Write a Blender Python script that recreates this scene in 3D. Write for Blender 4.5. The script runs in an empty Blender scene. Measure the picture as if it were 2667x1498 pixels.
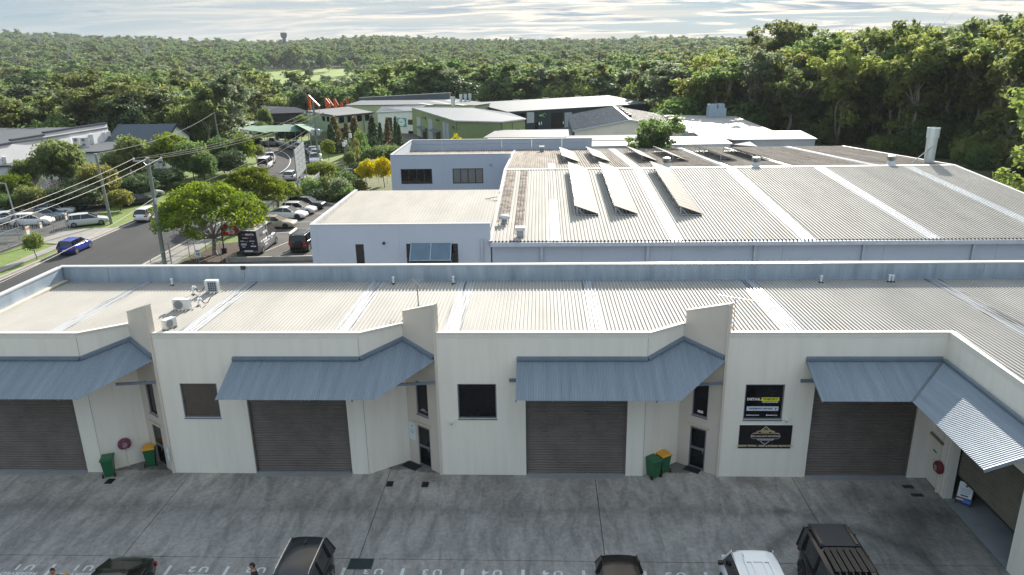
import bpy, bmesh, math, random
import numpy as np
from mathutils import Vector, Matrix, Euler
RND = random.Random(11)
scene = bpy.context.scene
col = scene.collection
# ---------------------------------------------------------------- camera
PW, PH, FPX = 2667.0, 1498.0, 1938.0
CAM = Vector((16.98, -29.45, 18.45))
_y, _p, _r = (math.radians(a) for a in (-2.48, 17.9, -0.968))
FW = Vector((math.sin(_y) * math.cos(_p), math.cos(_y) * math.cos(_p), -math.sin(_p)))
_R = Vector((math.cos(_y), -math.sin(_y), 0)); _U = _R.cross(FW)
RT = _R * math.cos(_r) + _U * math.sin(_r); UP = -_R * math.sin(_r) + _U * math.cos(_r)
cd = bpy.data.cameras.new('camera'); cam = bpy.data.objects.new('camera', cd); col.objects.link(cam)
cd.sensor_width = 36; cd.lens = FPX / PW * 36; cd.clip_start = 0.5; cd.clip_end = 20000
cam.matrix_world = Matrix(((RT.x, UP.x, -FW.x, CAM.x), (RT.y, UP.y, -FW.y, CAM.y), (RT.z, UP.z, -FW.z, CAM.z), (0, 0, 0, 1)))
scene.camera = cam
def ray(x, y): return FW + RT * ((x - PW / 2) / FPX) - UP * ((y - PH / 2) / FPX)
def G(x, y, z=0.0):            # where the sight line of a pixel meets the level z
    d = ray(x, y); return CAM + d * ((z - CAM.z) / d.z)
def AY(x, y, Y):               # ... meets the plane at depth Y
    d = ray(x, y); return CAM + d * ((Y - CAM.y) / d.y)
# ---------------------------------------------------------------- light
SUN_AZ, SUN_EL = 14.7, 26.5    # azimuth from +Y towards +X
sd = Vector((math.sin(math.radians(SUN_AZ)) * math.cos(math.radians(SUN_EL)), math.cos(math.radians(SUN_AZ)) * math.cos(math.radians(SUN_EL)), math.sin(math.radians(SUN_EL))))
sl = bpy.data.lights.new('sun', 'SUN'); sl.energy = 4.8; sl.angle = math.radians(0.6); sl.color = (1.0, 0.935, 0.83)
so = bpy.data.objects.new('sun', sl); col.objects.link(so); so.rotation_euler = sd.to_track_quat('Z', 'Y').to_euler(); so.location = (0, 0, 60)
w = bpy.data.worlds.new('World'); scene.world = w; w.use_nodes = True
nt = w.node_tree; nt.nodes.clear()
def WN(t, **k):
    n = nt.nodes.new(t)
    for a, b in k.items(): setattr(n, a, b)
    return n
def wl(a, b): nt.links.new(a, b)
def wmath(op, a, b=None, c=None):
    n = WN('ShaderNodeMath', operation=op)
    for i, v in enumerate((a, b, c)):
        if v is None: continue
        if isinstance(v, (int, float)): n.inputs[i].default_value = v
        else: wl(v, n.inputs[i])
    return n.outputs[0]
def wmix(f, a, b):
    n = WN('ShaderNodeMix', data_type='RGBA')
    for i, v in ((0, f), (6, a), (7, b)):
        if isinstance(v, (int, float)): n.inputs[i].default_value = v
        elif isinstance(v, tuple): n.inputs[i].default_value = v
        else: wl(v, n.inputs[i])
    return n.outputs[2]
def wramp(f, stops):
    n = WN('ShaderNodeValToRGB'); wl(f, n.inputs[0]); e = n.color_ramp.elements
    while len(e) < len(stops): e.new(0.5)
    for q, (p, c) in zip(e, stops): q.position = p; q.color = c if len(c) == 4 else (*c, 1)
    return n.outputs[0]
sky = WN('ShaderNodeTexSky', sky_type='NISHITA'); sky.sun_disc = False
sky.sun_elevation = math.radians(SUN_EL); sky.sun_rotation = math.radians(SUN_AZ)
sky.altitude = 20; sky.air_density = 1.0; sky.dust_density = 0.4; sky.ozone_density = 2.0
tc = WN('ShaderNodeTexCoord'); sp = WN('ShaderNodeSeparateXYZ'); wl(tc.outputs['Generated'], sp.inputs[0])
X, Y, Z = sp.outputs
zc = wmath('ADD', wmath('MAXIMUM', Z, 0.0), 0.08)
cv = WN('ShaderNodeCombineXYZ'); wl(wmath('DIVIDE', X, zc), cv.inputs[0]); wl(wmath('DIVIDE', Y, zc), cv.inputs[1])
def wnoise(scale, detail, rough, off, dist=0.0, stretch=(1, 1, 1)):
    m = WN('ShaderNodeMapping'); wl(cv.outputs[0], m.inputs[0]); m.inputs['Location'].default_value = off; m.inputs['Scale'].default_value = stretch
    n = WN('ShaderNodeTexNoise'); wl(m.outputs[0], n.inputs['Vector']); n.inputs['Scale'].default_value = scale
    n.inputs['Detail'].default_value = detail; n.inputs['Roughness'].default_value = rough; n.inputs['Distortion'].default_value = dist
    return n.outputs[0]
# high streaked veil, broken mid banks with lit edges and blue-grey undersides
veil = wramp(wnoise(0.34, 8, 0.55, (3.1, 7.7, 0), 0.5, (0.6, 1.5, 1)), [(0.40, (0, 0, 0)), (0.60, (1, 1, 1))])
bank = wramp(wnoise(0.85, 10, 0.62, (11.3, 2.2, 0), 0.5, (0.6, 1.4, 1)), [(0.47, (0, 0, 0)), (0.54, (1, 1, 1))])
dark = wramp(wnoise(0.85, 10, 0.62, (11.27, 2.32, 0), 0.5, (0.6, 1.4, 1)), [(0.53, (0, 0, 0)), (0.62, (1, 1, 1))])
dn = WN('ShaderNodeVectorMath', operation='DOT_PRODUCT'); wl(tc.outputs['Generated'], dn.inputs[0]); dn.inputs[1].default_value = sd
near = wramp(dn.outputs['Value'], [(0.62, (0, 0, 0)), (0.95, (1, 1, 1))])
skyc = WN('ShaderNodeMix', data_type='RGBA'); skyc.blend_type = 'MULTIPLY'; skyc.inputs[0].default_value = 1.0
wl(sky.outputs[0], skyc.inputs[6]); skyc.inputs[7].default_value = (0.055, 0.062, 0.072, 1)
base = wmix(0.7, skyc.outputs[2], (0.34, 0.52, 0.68, 1))
vcol = wmix(near, (0.66, 0.69, 0.70, 1), (1.22, 1.04, 0.84, 1))
c1 = wmix(wmath('MULTIPLY', veil, 0.72), base, vcol)
bcol = wmix(near, (0.80, 0.79, 0.77, 1), (1.70, 1.46, 1.16, 1))
c2 = wmix(wmath('MULTIPLY', bank, wmath('ADD', wmath('MULTIPLY', near, 0.6), 0.3)), c1, bcol)
c3 = wmix(wmath('MULTIPLY', wmath('MULTIPLY', dark, wmath('ADD', near, 0.25)), 0.95), c2, (0.40, 0.50, 0.60, 1))
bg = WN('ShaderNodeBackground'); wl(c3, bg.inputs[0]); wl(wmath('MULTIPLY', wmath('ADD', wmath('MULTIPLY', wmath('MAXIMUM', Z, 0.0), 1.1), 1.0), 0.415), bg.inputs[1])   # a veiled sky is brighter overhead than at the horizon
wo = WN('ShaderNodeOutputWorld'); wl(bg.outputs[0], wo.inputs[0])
vs = scene.view_settings
vs.view_transform = 'Standard'; vs.look = 'None'; vs.gamma = 1.0; vs.exposure = 1.12; vs.use_curve_mapping = False
scene.render.engine = 'CYCLES'
cy = scene.cycles
cy.use_denoising = True; cy.max_bounces = 6; cy.diffuse_bounces = 3; cy.glossy_bounces = 3; cy.transmission_bounces = 4; cy.transparent_max_bounces = 6; cy.volume_bounces = 0
cy.sample_clamp_indirect = 6; cy.caustics_reflective = False; cy.caustics_refractive = False
try: cy.denoiser = 'OPENIMAGEDENOISE'
except Exception: pass

# ---------------------------------------------------------------- helpers
class MB:
    def __init__(s): s.v = []; s.f = []; s.m = []
    def add(s, vs, fs, mi=0):
        n = len(s.v); s.v += [tuple(p) for p in vs]; s.f += [tuple(i + n for i in f) for f in fs]; s.m += [mi] * len(fs); return s
    def box(s, x0, x1, y0, y1, z0, z1, mi=0):
        return s.add([(x0, y0, z0), (x1, y0, z0), (x1, y1, z0), (x0, y1, z0), (x0, y0, z1), (x1, y0, z1), (x1, y1, z1), (x0, y1, z1)],
                     [(0, 3, 2, 1), (4, 5, 6, 7), (0, 1, 5, 4), (1, 2, 6, 5), (2, 3, 7, 6), (3, 0, 4, 7)], mi)
    def tbox(s, c, sx, sy, sz, M, mi=0):      # box of half sizes under a matrix
        vs = [M @ Vector((c[0] + i * sx, c[1] + j * sy, c[2] + k * sz)) for k in (-1, 1) for i, j in ((-1, -1), (1, -1), (1, 1), (-1, 1))]
        return s.add(vs, [(0, 3, 2, 1), (4, 5, 6, 7), (0, 1, 5, 4), (1, 2, 6, 5), (2, 3, 7, 6), (3, 0, 4, 7)], mi)
    def bar(s, a, b, r0, r1=None, n=6, cap=True, mi=0):
        a = Vector(a); b = Vector(b); r1 = r0 if r1 is None else r1; d = (b - a)
        if d.length < 1e-6: return s
        q = d.to_track_quat('Z', 'Y'); vs = []
        for p, r in ((a, r0), (b, r1)):
            for i in range(n):
                t = 2 * math.pi * i / n; vs.append(p + q @ Vector((r * math.cos(t), r * math.sin(t), 0)))
        fs = [(i, (i + 1) % n, n + (i + 1) % n, n + i) for i in range(n)]
        if cap: fs += [tuple(range(n - 1, -1, -1)), tuple(range(n, 2 * n))]
        return s.add(vs, fs, mi)
    def sbar(s, a, b, w, h, mi=0):            # square section beam
        a = Vector(a); b = Vector(b); d = b - a; q = d.to_track_quat('Y', 'Z')
        M = Matrix.Translation((a + b) / 2) @ q.to_matrix().to_4x4()
        return s.tbox((0, 0, 0), w / 2, d.length / 2, h / 2, M, mi)
    def tube(s, pts, r, n=6, mi=0):
        for a, b in zip(pts[:-1], pts[1:]): s.bar(a, b, r, r, n, True, mi)
        return s
    def lathe(s, prof, n=14, c=(0, 0, 0), mi=0, M=None):
        vs = []
        for r, z in prof:
            for i in range(n):
                t = 2 * math.pi * i / n; p = Vector((c[0] + r * math.cos(t), c[1] + r * math.sin(t), c[2] + z)); vs.append(M @ p if M else p)
        fs = [(k * n + i, k * n + (i + 1) % n, (k + 1) * n + (i + 1) % n, (k + 1) * n + i) for k in range(len(prof) - 1) for i in range(n)]
        fs += [tuple(range(n - 1, -1, -1)), tuple((len(prof) - 1) * n + i for i in range(n))]
        return s.add(vs, fs, mi)
    def prism(s, pts, z0, z1, mi=0):          # z0, z1 numbers or lists
        n = len(pts); a = z0 if isinstance(z0, (list, tuple)) else [z0] * n; b = z1 if isinstance(z1, (list, tuple)) else [z1] * n
        vs = [(p[0], p[1], a[i]) for i, p in enumerate(pts)] + [(p[0], p[1], b[i]) for i, p in enumerate(pts)]
        return s.add(vs, [tuple(range(n - 1, -1, -1)), tuple(range(n, 2 * n))] + [(i, (i + 1) % n, n + (i + 1) % n, n + i) for i in range(n)], mi)
    def xform(s, M): s.v = [tuple(M @ Vector(p)) for p in s.v]; return s
    def mesh(s, name, mats, smooth=False):
        me = bpy.data.meshes.new(name); me.from_pydata(s.v, [], s.f); me.update()
        for m in (mats if isinstance(mats, (list, tuple)) else [mats]): me.materials.append(m)
        if any(s.m): me.polygons.foreach_set('material_index', s.m)
        if smooth: me.polygons.foreach_set('use_smooth', [True] * len(me.polygons))
        return me
    def obj(s, name, mats, parent=None, smooth=False, world=True):
        if parent is not None and world:
            o = parent.get('_org', None); o = Vector(o) if o is not None else Vector((0, 0, 0))
            if o.length: s.v = [(a - o.x, b - o.y, c - o.z) for a, b, c in s.v]
        return link(name, s.mesh(name, mats, smooth), parent)
def link(name, me, parent=None, M=None):
    o = bpy.data.objects.new(name, me); col.objects.link(o)
    if parent is not None: o.parent = parent
    if M is not None: o.matrix_local = M
    return o
def tag(o, label=None, cat=None, group=None, kind=None):
    if label: o['label'] = label
    if cat: o['category'] = cat
    if group: o['group'] = group
    if kind: o['kind'] = kind
    return o
ROOTS = []
def thing(name, label, cat, loc=(0, 0, 0), rz=0.0, group=None, scale=1.0):
    o = bpy.data.objects.new(name, None); col.objects.link(o); o.empty_display_size = 0.3
    o.location = loc; o.rotation_euler = (0, 0, rz)
    if scale != 1.0: o.scale = (scale, scale, scale)
    if rz == 0.0 and scale == 1.0: o['_org'] = tuple(loc); ROOTS.append(o)
    return tag(o, label, cat, group)
def copy_tree(root, loc, rz=0.0, label=None, scale=None, group=None):
    def cp(o, par):
        c = o.copy(); col.objects.link(c); c.parent = par
        for ch in o.children: cp(ch, c)
        return c
    r = cp(root, None); r.location = loc; r.rotation_euler = (0, 0, rz)
    if scale: r.scale = (scale,) * 3
    if label: r['label'] = label
    if group: r['group'] = group
    return r
def struct(o): o['kind'] = 'structure'; return o
def text_mesh(txt, size, name='lettering', mat=None, bold=0.0, extrude=0.004, align='CENTER', shear=0.0, sx=1.0):
    c = bpy.data.curves.new('t', 'FONT'); c.body = txt; c.size = size; c.align_x = align; c.align_y = 'CENTER'; c.offset = bold; c.extrude = extrude; c.shear = shear; c.resolution_u = 2
    o = bpy.data.objects.new('t', c); col.objects.link(o); dg = bpy.context.evaluated_depsgraph_get()
    me = bpy.data.meshes.new_from_object(o.evaluated_get(dg)); bpy.data.objects.remove(o); bpy.data.curves.remove(c)
    me.name = name; me.materials.clear()
    if mat: me.materials.append(mat)
    if sx != 1.0: me.transform(Matrix.Diagonal((sx, 1, 1, 1)))
    return me

# ---------------------------------------------------------------- materials
MATS = {}
def M_(name, c, rough=0.6, metal=0.0, var=0.12, scale=2.0, bump=0.0, bscale=40.0, spec=0.5, coat=0.0, trans=0.0, c2=None, detail=6, stretch=None, hard=None, rand=0.0):
    """principled material: colour broken up by noise in place, optional second colour, fine bump"""
    if name in MATS: return MATS[name]
    m = bpy.data.materials.new(name); m.use_nodes = True; t = m.node_tree; t.nodes.clear(); N = t.nodes.new; L = t.links.new
    b = N('ShaderNodeBsdfPrincipled'); out = N('ShaderNodeOutputMaterial'); L(b.outputs[0], out.inputs[0])
    b.inputs['Roughness'].default_value = rough; b.inputs['Metallic'].default_value = metal; b.inputs['Specular IOR Level'].default_value = spec
    b.inputs['Coat Weight'].default_value = coat; b.inputs['Coat Roughness'].default_value = 0.06
    g = N('ShaderNodeNewGeometry'); mp = N('ShaderNodeMapping'); L(g.outputs['Position'], mp.inputs[0])
    if stretch: mp.inputs['Scale'].default_value = stretch
    n = N('ShaderNodeTexNoise'); L(mp.outputs[0], n.inputs['Vector']); n.inputs['Scale'].default_value = scale; n.inputs['Detail'].default_value = detail; n.inputs['Roughness'].default_value = 0.62
    r = N('ShaderNodeValToRGB'); L(n.outputs[0], r.inputs[0]); e = r.color_ramp.elements
    lo = c2 if c2 else tuple(max(0, x * (1 - var)) for x in c); hi = c if c2 else tuple(min(1, x * (1 + var)) for x in c)
    e[0].position, e[1].position = hard if hard else (0.3, 0.7); e[0].color = (*lo, 1); e[1].color = (*hi, 1)
    colr = r.outputs[0]
    if rand:
        oi = N('ShaderNodeObjectInfo'); h = N('ShaderNodeHueSaturation'); L(colr, h.inputs['Color'])
        mr = N('ShaderNodeMapRange'); L(oi.outputs['Random'], mr.inputs[0]); mr.inputs[3].default_value = 1 - rand; mr.inputs[4].default_value = 1 + rand; L(mr.outputs[0], h.inputs['Value']); colr = h.outputs[0]
    L(colr, b.inputs['Base Color'])
    if bump:
        n2 = N('ShaderNodeTexNoise'); L(g.outputs['Position'], n2.inputs['Vector']); n2.inputs['Scale'].default_value = bscale; n2.inputs['Detail'].default_value = 4
        bp = N('ShaderNodeBump'); L(n2.outputs[0], bp.inputs['Height']); bp.inputs['Strength'].default_value = bump; bp.inputs['Distance'].default_value = 0.02; L(bp.outputs[0], b.inputs['Normal'])
    if trans: b.inputs['Transmission Weight'].default_value = trans
    MATS[name] = m; return m
def leaf_mat(name, c, c2, tr=0.62, rand=0.18, scale=0.5):
    if name in MATS: return MATS[name]
    m = bpy.data.materials.new(name); m.use_nodes = True; t = m.node_tree; t.nodes.clear(); N = t.nodes.new; L = t.links.new
    out = N('ShaderNodeOutputMaterial'); g = N('ShaderNodeNewGeometry'); n = N('ShaderNodeTexNoise'); L(g.outputs['Position'], n.inputs['Vector']); n.inputs['Scale'].default_value = scale; n.inputs['Detail'].default_value = 5
    r = N('ShaderNodeValToRGB'); L(n.outputs[0], r.inputs[0]); e = r.color_ramp.elements; e[0].position = 0.32; e[1].position = 0.68; e[0].color = (*c, 1); e[1].color = (*c2, 1)
    oi = N('ShaderNodeObjectInfo'); h = N('ShaderNodeHueSaturation'); L(r.outputs[0], h.inputs['Color'])
    mr = N('ShaderNodeMapRange'); L(oi.outputs['Random'], mr.inputs[0]); mr.inputs[3].default_value = 1 - rand; mr.inputs[4].default_value = 1 + rand; L(mr.outputs[0], h.inputs['Value'])
    mh = N('ShaderNodeMapRange'); ml = N('ShaderNodeMath'); ml.operation = 'FRACT'; mm = N('ShaderNodeMath'); mm.operation = 'MULTIPLY'; L(oi.outputs['Random'], mm.inputs[0]); mm.inputs[1].default_value = 7.31; L(mm.outputs[0], ml.inputs[0])
    L(ml.outputs[0], mh.inputs[0]); mh.inputs[3].default_value = 0.5 - rand * 0.06; mh.inputs[4].default_value = 0.5 + rand * 0.06; L(mh.outputs[0], h.inputs['Hue'])
    d = N('ShaderNodeBsdfPrincipled'); L(h.outputs[0], d.inputs['Base Color']); d.inputs['Roughness'].default_value = 0.6; d.inputs['Specular IOR Level'].default_value = 0.18
    tl = N('ShaderNodeBsdfTranslucent'); h2 = N('ShaderNodeHueSaturation'); L(h.outputs[0], h2.inputs['Color']); h2.inputs['Value'].default_value = 1.5; h2.inputs['Saturation'].default_value = 1.1; h2.inputs['Hue'].default_value = 0.497; L(h2.outputs[0], tl.inputs[0])
    mx = N('ShaderNodeMixShader'); mx.inputs[0].default_value = tr; L(d.outputs[0], mx.inputs[1]); L(tl.outputs[0], mx.inputs[2]); L(mx.outputs[0], out.inputs[0])
    MATS[name] = m; return m
cream = M_('cream_paint', (0.84, 0.79, 0.70), 0.75, var=0.0, c2=(0.78, 0.73, 0.64), scale=1.0, stretch=(2.6, 2.6, .22), hard=(.32, .56), bump=0.06, bscale=25)
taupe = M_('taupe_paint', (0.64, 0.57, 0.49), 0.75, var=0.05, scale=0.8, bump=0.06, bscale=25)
creamtrim = M_('cream_trim', (0.74, 0.70, 0.62), 0.6, var=0.04)
whitemetal = M_('white_metal', (0.8, 0.81, 0.82), 0.4, var=0.05, scale=3)
roofcream = M_('roof_sheet', (0.405, 0.392, 0.37), 0.7, 0.0, spec=.12, var=0.09, scale=0.7, stretch=(1, 0.35, 1))
skyl = M_('skylight_fibreglass', (0.46, 0.47, 0.48), 0.35, var=0.3, scale=2.2, c2=(0.11, 0.11, 0.115), hard=(0.38, 0.52), stretch=(6, .10, 1))
galv = M_('galvanised_sheet', (0.44, 0.52, 0.60), 0.42, 0.35, var=0.0, c2=(0.27, 0.335, 0.41), scale=0.9, stretch=(2.2, 1, 0.35))
galvcap = M_('parapet_cap', (0.52, 0.53, 0.54), 0.35, 0.1, var=0.05)
awnblue = M_('awning_sheet', (0.215, 0.26, 0.31), 0.5, 0.1, var=0.0, c2=(0.16, 0.198, 0.243), scale=1.6, stretch=(2.5, 0.15, 0.15))
awntrim = M_('awning_flashing', (0.17, 0.215, 0.27), 0.45, 0.2, var=0.1)
rollbrown = M_('roller_steel', (0.185, 0.155, 0.135), 0.5, 0.1, var=0.0, c2=(0.125, 0.105, 0.093), scale=1.1)
glassd = M_('tinted_glass', (0.007, 0.008, 0.010), 0.06, var=0.2, spec=0.3)
glassb = M_('blind_glass', (0.10, 0.08, 0.065), 0.12, var=0.15, spec=0.5)
alframe = M_('window_frame_grey', (0.19, 0.21, 0.25), 0.4, 0.4, var=0.08)
blackm = M_('black_plastic', (0.012, 0.012, 0.013), 0.4, var=0.2)
rubber = M_('rubber', (0.016, 0.016, 0.017), 0.75, var=0.25)
white = M_('white_plastic', (0.78, 0.78, 0.76), 0.45, var=0.05)
whitepaint = M_('white_line_paint', (0.52, 0.53, 0.53), 0.8, var=0.0, c2=(.30, .30, .30), scale=5, hard=(.22, .45))
chrome = M_('chrome', (0.6, 0.6, 0.6), 0.15, 1.0, var=0.05)
steel = M_('steel_grey', (0.40, 0.42, 0.44), 0.4, 0.6, var=0.12, scale=4)
# ---------------------------------------------------------------- terrain and paving
def sstep(a, b, x):
    t = min(1.0, max(0.0, (x - a) / (b - a))); return t * t * (3 - 2 * t)
def terrain(x, y):
    dx, dy = x - CAM.x, y - CAM.y; r = math.hypot(dx, dy); th = math.degrees(math.atan2(dx, dy)) + 2.5   # bearing from the view axis
    if r < 200: return -0.06
    zl = np.interp(r, [200, 260, 300, 400, 500, 700, 850], [0, -5, -8, -10, -11, -7.5, -1])
    zm = np.interp(r, [200, 260, 300, 400, 500, 700, 850], [0, -3, -6, -8, -8.5, -7, -5])
    zr = np.interp(r, [200, 400, 700, 850], [0, -2, -3, -2.5])
    a, b = sstep(-12, -4, th), sstep(11, 20, th)
    h = (zl * (1 - a) + zm * a) * (1 - b) + zr * b
    if r > 850:      # the far ridge, uneven along the skyline
        rd = np.interp(th, [-40, -34.5, -28, -20.7, -17, -12.6, -9.8, -6, -2.5, 10.7, 20, 40], [52, 50, 40, 27, 21, 28, 34, 28, 21, 17, 7, 8]); h += (rd - h) * min(1.0, (r - 850) / 1150) ** .95
    h += 1.6 * math.sin(x * 0.011 + 1.3) * math.sin(y * 0.009) * sstep(800, 1200, r)
    return h - 0.06
def ground_mesh():
    rs = [0, 60, 120, 170] + list(np.arange(200, 520, 20)) + list(np.arange(540, 1300, 60)) + [1400, 1550, 1700, 1900, 2200, 2700, 3500, 5000, 8000, 14000]
    na = 120; m = MB(); vs = []; fs = []
    for r in rs[1:]:
        for i in range(na):
            t = 2 * math.pi * i / na; x = CAM.x + r * math.sin(t); y = CAM.y + r * math.cos(t)
            rr = min(r, 2600); vs.append((x, y, terrain(CAM.x + rr * math.sin(t), CAM.y + rr * math.cos(t))))
    c = len(vs); vs.append((CAM.x, CAM.y, -0.06)); k = len(rs) - 1
    for i in range(na): fs.append((c, (i + 1) % na, i))
    for a in range(k - 1):
        for i in range(na): fs.append((a * na + i, a * na + (i + 1) % na, (a + 1) * na + (i + 1) % na, (a + 1) * na + i))
    m.add(vs, fs); return m
forestfloor = M_('forest_floor', (0.10, 0.105, 0.045), 0.9, var=0.0, c2=(0.055, 0.05, 0.028), scale=0.12, bump=0.3, bscale=3)
struct(ground_mesh().obj('ground', forestfloor, smooth=True))
def grass_material():
    m = M_('lawn_grass', (0.155, 0.215, 0.035), 0.85, var=0.0, c2=(0.085, 0.135, 0.022), scale=0.9, bump=0.6, bscale=18); return m
lawn = grass_material()
asph = M_('road_asphalt', (0.062, 0.062, 0.065), 0.85, spec=.2, var=0.0, c2=(0.045, 0.045, 0.048), scale=0.35, bump=0.25, bscale=30, stretch=(1, 0.25, 1))
asph2 = M_('car_park_asphalt', (0.125, 0.118, 0.108), 0.9, spec=.2, var=0.0, c2=(0.075, 0.072, 0.07), scale=0.5, bump=0.25, bscale=30)
conc = M_('footpath_concrete', (0.28, 0.265, 0.245), 0.85, var=0.0, c2=(0.20, 0.19, 0.178), scale=0.9, bump=0.1)
kerbm = M_('kerb_concrete', (0.30, 0.285, 0.26), 0.85, var=0.15, scale=2)
mulch = M_('bark_mulch', (0.085, 0.058, 0.042), 0.95, var=0.0, c2=(0.03, 0.022, 0.018), scale=4, bump=0.8, bscale=12)
def concrete_yard():
    """weathered slab concrete: brushed streaks, old oil and tyre marks"""
    m = bpy.data.materials.new('yard_concrete'); m.use_nodes = True; t = m.node_tree; t.nodes.clear(); N = t.nodes.new; L = t.links.new
    b = N('ShaderNodeBsdfPrincipled'); o = N('ShaderNodeOutputMaterial'); L(b.outputs[0], o.inputs[0]); b.inputs['Roughness'].default_value = 0.8; b.inputs['Specular IOR Level'].default_value = 0.35
    g = N('ShaderNodeNewGeometry')
    def noise(sc, det, rough, stretch=(1, 1, 1), rot=0.0, loc=(0, 0, 0), dist=0.0):
        mp = N('ShaderNodeMapping'); L(g.outputs['Position'], mp.inputs[0]); mp.inputs['Scale'].default_value = stretch; mp.inputs['Rotation'].default_value = (0, 0, rot); mp.inputs['Location'].default_value = loc
        n = N('ShaderNodeTexNoise'); L(mp.outputs[0], n.inputs['Vector']); n.inputs['Scale'].default_value = sc; n.inputs['Detail'].default_value = det; n.inputs['Roughness'].default_value = rough; n.inputs['Distortion'].default_value = dist
        return n.outputs[0]
    def ramp(f, st):
        r = N('ShaderNodeValToRGB'); L(f, r.inputs[0]); e = r.color_ramp.elements
        while len(e) < len(st): e.new(0.5)
        for q, (p, c) in zip(e, st): q.position = p; q.color = (*c, 1)
        return r.outputs[0]
    def mix(mode, f, a, c):
        x = N('ShaderNodeMix'); x.data_type = 'RGBA'; x.blend_type = mode
        for i, v in ((0, f), (6, a), (7, c)):
            if isinstance(v, (int, float)): x.inputs[i].default_value = v
            elif isinstance(v, tuple): x.inputs[i].default_value = v
            else: L(v, x.inputs[i])
        return x.outputs[2]
    base = ramp(noise(0.5, 8, 0.65), [(0.3, (0.25, 0.243, 0.237)), (0.7, (0.345, 0.333, 0.322))])
    streak = ramp(noise(1.6, 7, 0.7, (1, 0.28, 1), 0.5, dist=0.8), [(0.34, (0.50, 0.51, 0.51)), (0.58, (1.1, 1.09, 1.07))])
    c = mix('MULTIPLY', 0.75, base, streak)
    fine = ramp(noise(5, 7, 0.75), [(0.34, (0.62, 0.62, 0.63)), (0.66, (1.2, 1.19, 1.17))]); c = mix('MULTIPLY', 0.7, c, fine)
    sx = N('ShaderNodeSeparateXYZ'); L(g.outputs['Position'], sx.inputs[0])
    def mth(op, a, b2=None):
        x = N('ShaderNodeMath'); x.operation = op
        for i, v in enumerate((a, b2)):
            if v is None: continue
            if isinstance(v, (int, float)): x.inputs[i].default_value = v
            else: L(v, x.inputs[i])
        return x.outputs[0]
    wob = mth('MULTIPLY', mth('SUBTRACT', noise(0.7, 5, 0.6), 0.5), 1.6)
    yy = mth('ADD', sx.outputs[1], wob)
    # a dirty drip line about 2.6 m out, and grime running along the foot of the wall
    band = ramp(mth('ABSOLUTE', mth('ADD', yy, 2.7)), [(0.0, (0.74, 0.74, 0.73)), (0.35, (0.9, 0.9, 0.9)), (0.8, (1, 1, 1))]); c = mix('MULTIPLY', 0.8, c, band)
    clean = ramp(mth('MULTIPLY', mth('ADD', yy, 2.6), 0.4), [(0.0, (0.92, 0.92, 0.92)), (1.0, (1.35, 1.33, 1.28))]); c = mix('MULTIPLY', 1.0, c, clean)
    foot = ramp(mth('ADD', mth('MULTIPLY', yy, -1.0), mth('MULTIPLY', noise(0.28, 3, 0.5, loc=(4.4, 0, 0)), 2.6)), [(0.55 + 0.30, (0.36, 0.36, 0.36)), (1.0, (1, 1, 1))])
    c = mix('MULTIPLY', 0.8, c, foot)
    # tyre arc and oily ground in the right-hand corner
    def arc(cx, cy, rad, wd, strength):
        vx = mth('SUBTRACT', sx.outputs[0], cx); vy = mth('SUBTRACT', sx.outputs[1], cy); rr = mth('SQRT', mth('ADD', mth('MULTIPLY', vx, vx), mth('MULTIPLY', vy, vy)))
        rr = mth('ADD', rr, mth('MULTIPLY', wob, 0.35))
        return ramp(mth('DIVIDE', mth('ABSOLUTE', mth('SUBTRACT', rr, rad)), wd), [(0.0, (strength,) * 3), (1.0, (1, 1, 1))])
    def blob(cx, cy, rad, dk):
        vx = mth('SUBTRACT', sx.outputs[0], cx); vy = mth('SUBTRACT', sx.outputs[1], cy); rr = mth('SQRT', mth('ADD', mth('MULTIPLY', vx, vx), mth('MULTIPLY', vy, vy)))
        return ramp(mth('DIVIDE', mth('ADD', rr, mth('MULTIPLY', wob, 1.2)), rad), [(0.0, (dk,) * 3), (1.0, (1, 1, 1))])
    for a in ((28.3, -6.9, 3.2, 0.55, 0.5), (29.9, -7.6, 1.6, 0.5, 0.6)): c = mix('MULTIPLY', 0.9, c, arc(*a))
    for a in ((31.2, -4.6, 2.6, 0.42), (30.2, -1.2, 1.3, 0.45), (26.2, -0.3, 1.2, 0.4), (14.5, -0.3, 2.2, 0.45), (-0.3, 0.0, 1.6, 0.35), (3.2, -0.2, 1.5, 0.45), (11.9, -0.3, 1.0, 0.5), (32.2, -3.0, 2.0, 0.55), (26.9, -2.6, 0.35, 0.5), (28.6, -6.2, 1.6, 0.7)): c = mix('MULTIPLY', 0.85, c, blob(*a))
    L(c, b.inputs['Base Color'])
    bp = N('ShaderNodeBump'); L(noise(22, 5, 0.6), bp.inputs['Height']); bp.inputs['Strength'].default_value = 0.25; bp.inputs['Distance'].default_value = 0.02; L(bp.outputs[0], b.inputs['Normal'])
    return m
yardm = concrete_yard()
cyd = struct(MB().box(-60, 70, -45, 8.25, -0.3, -0.03).obj('courtyard', M_('joint_filler', (0.03, 0.03, 0.03), 0.9)))
xs = [-60, -26.8, -17.6, -8.4, 0.76, 9.95, 19.3, 28.05, 33.86, 70]; ys = [-45, -24.5, -15.2, -5.9, 8.25]
for i in range(len(xs) - 1):
    for j in range(len(ys) - 1):
        MB().box(xs[i] + .014, xs[i + 1] - .014, ys[j] + .014, ys[j + 1] - .014, -0.2, 0.0).obj('slab', yardm, cyd)
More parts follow.
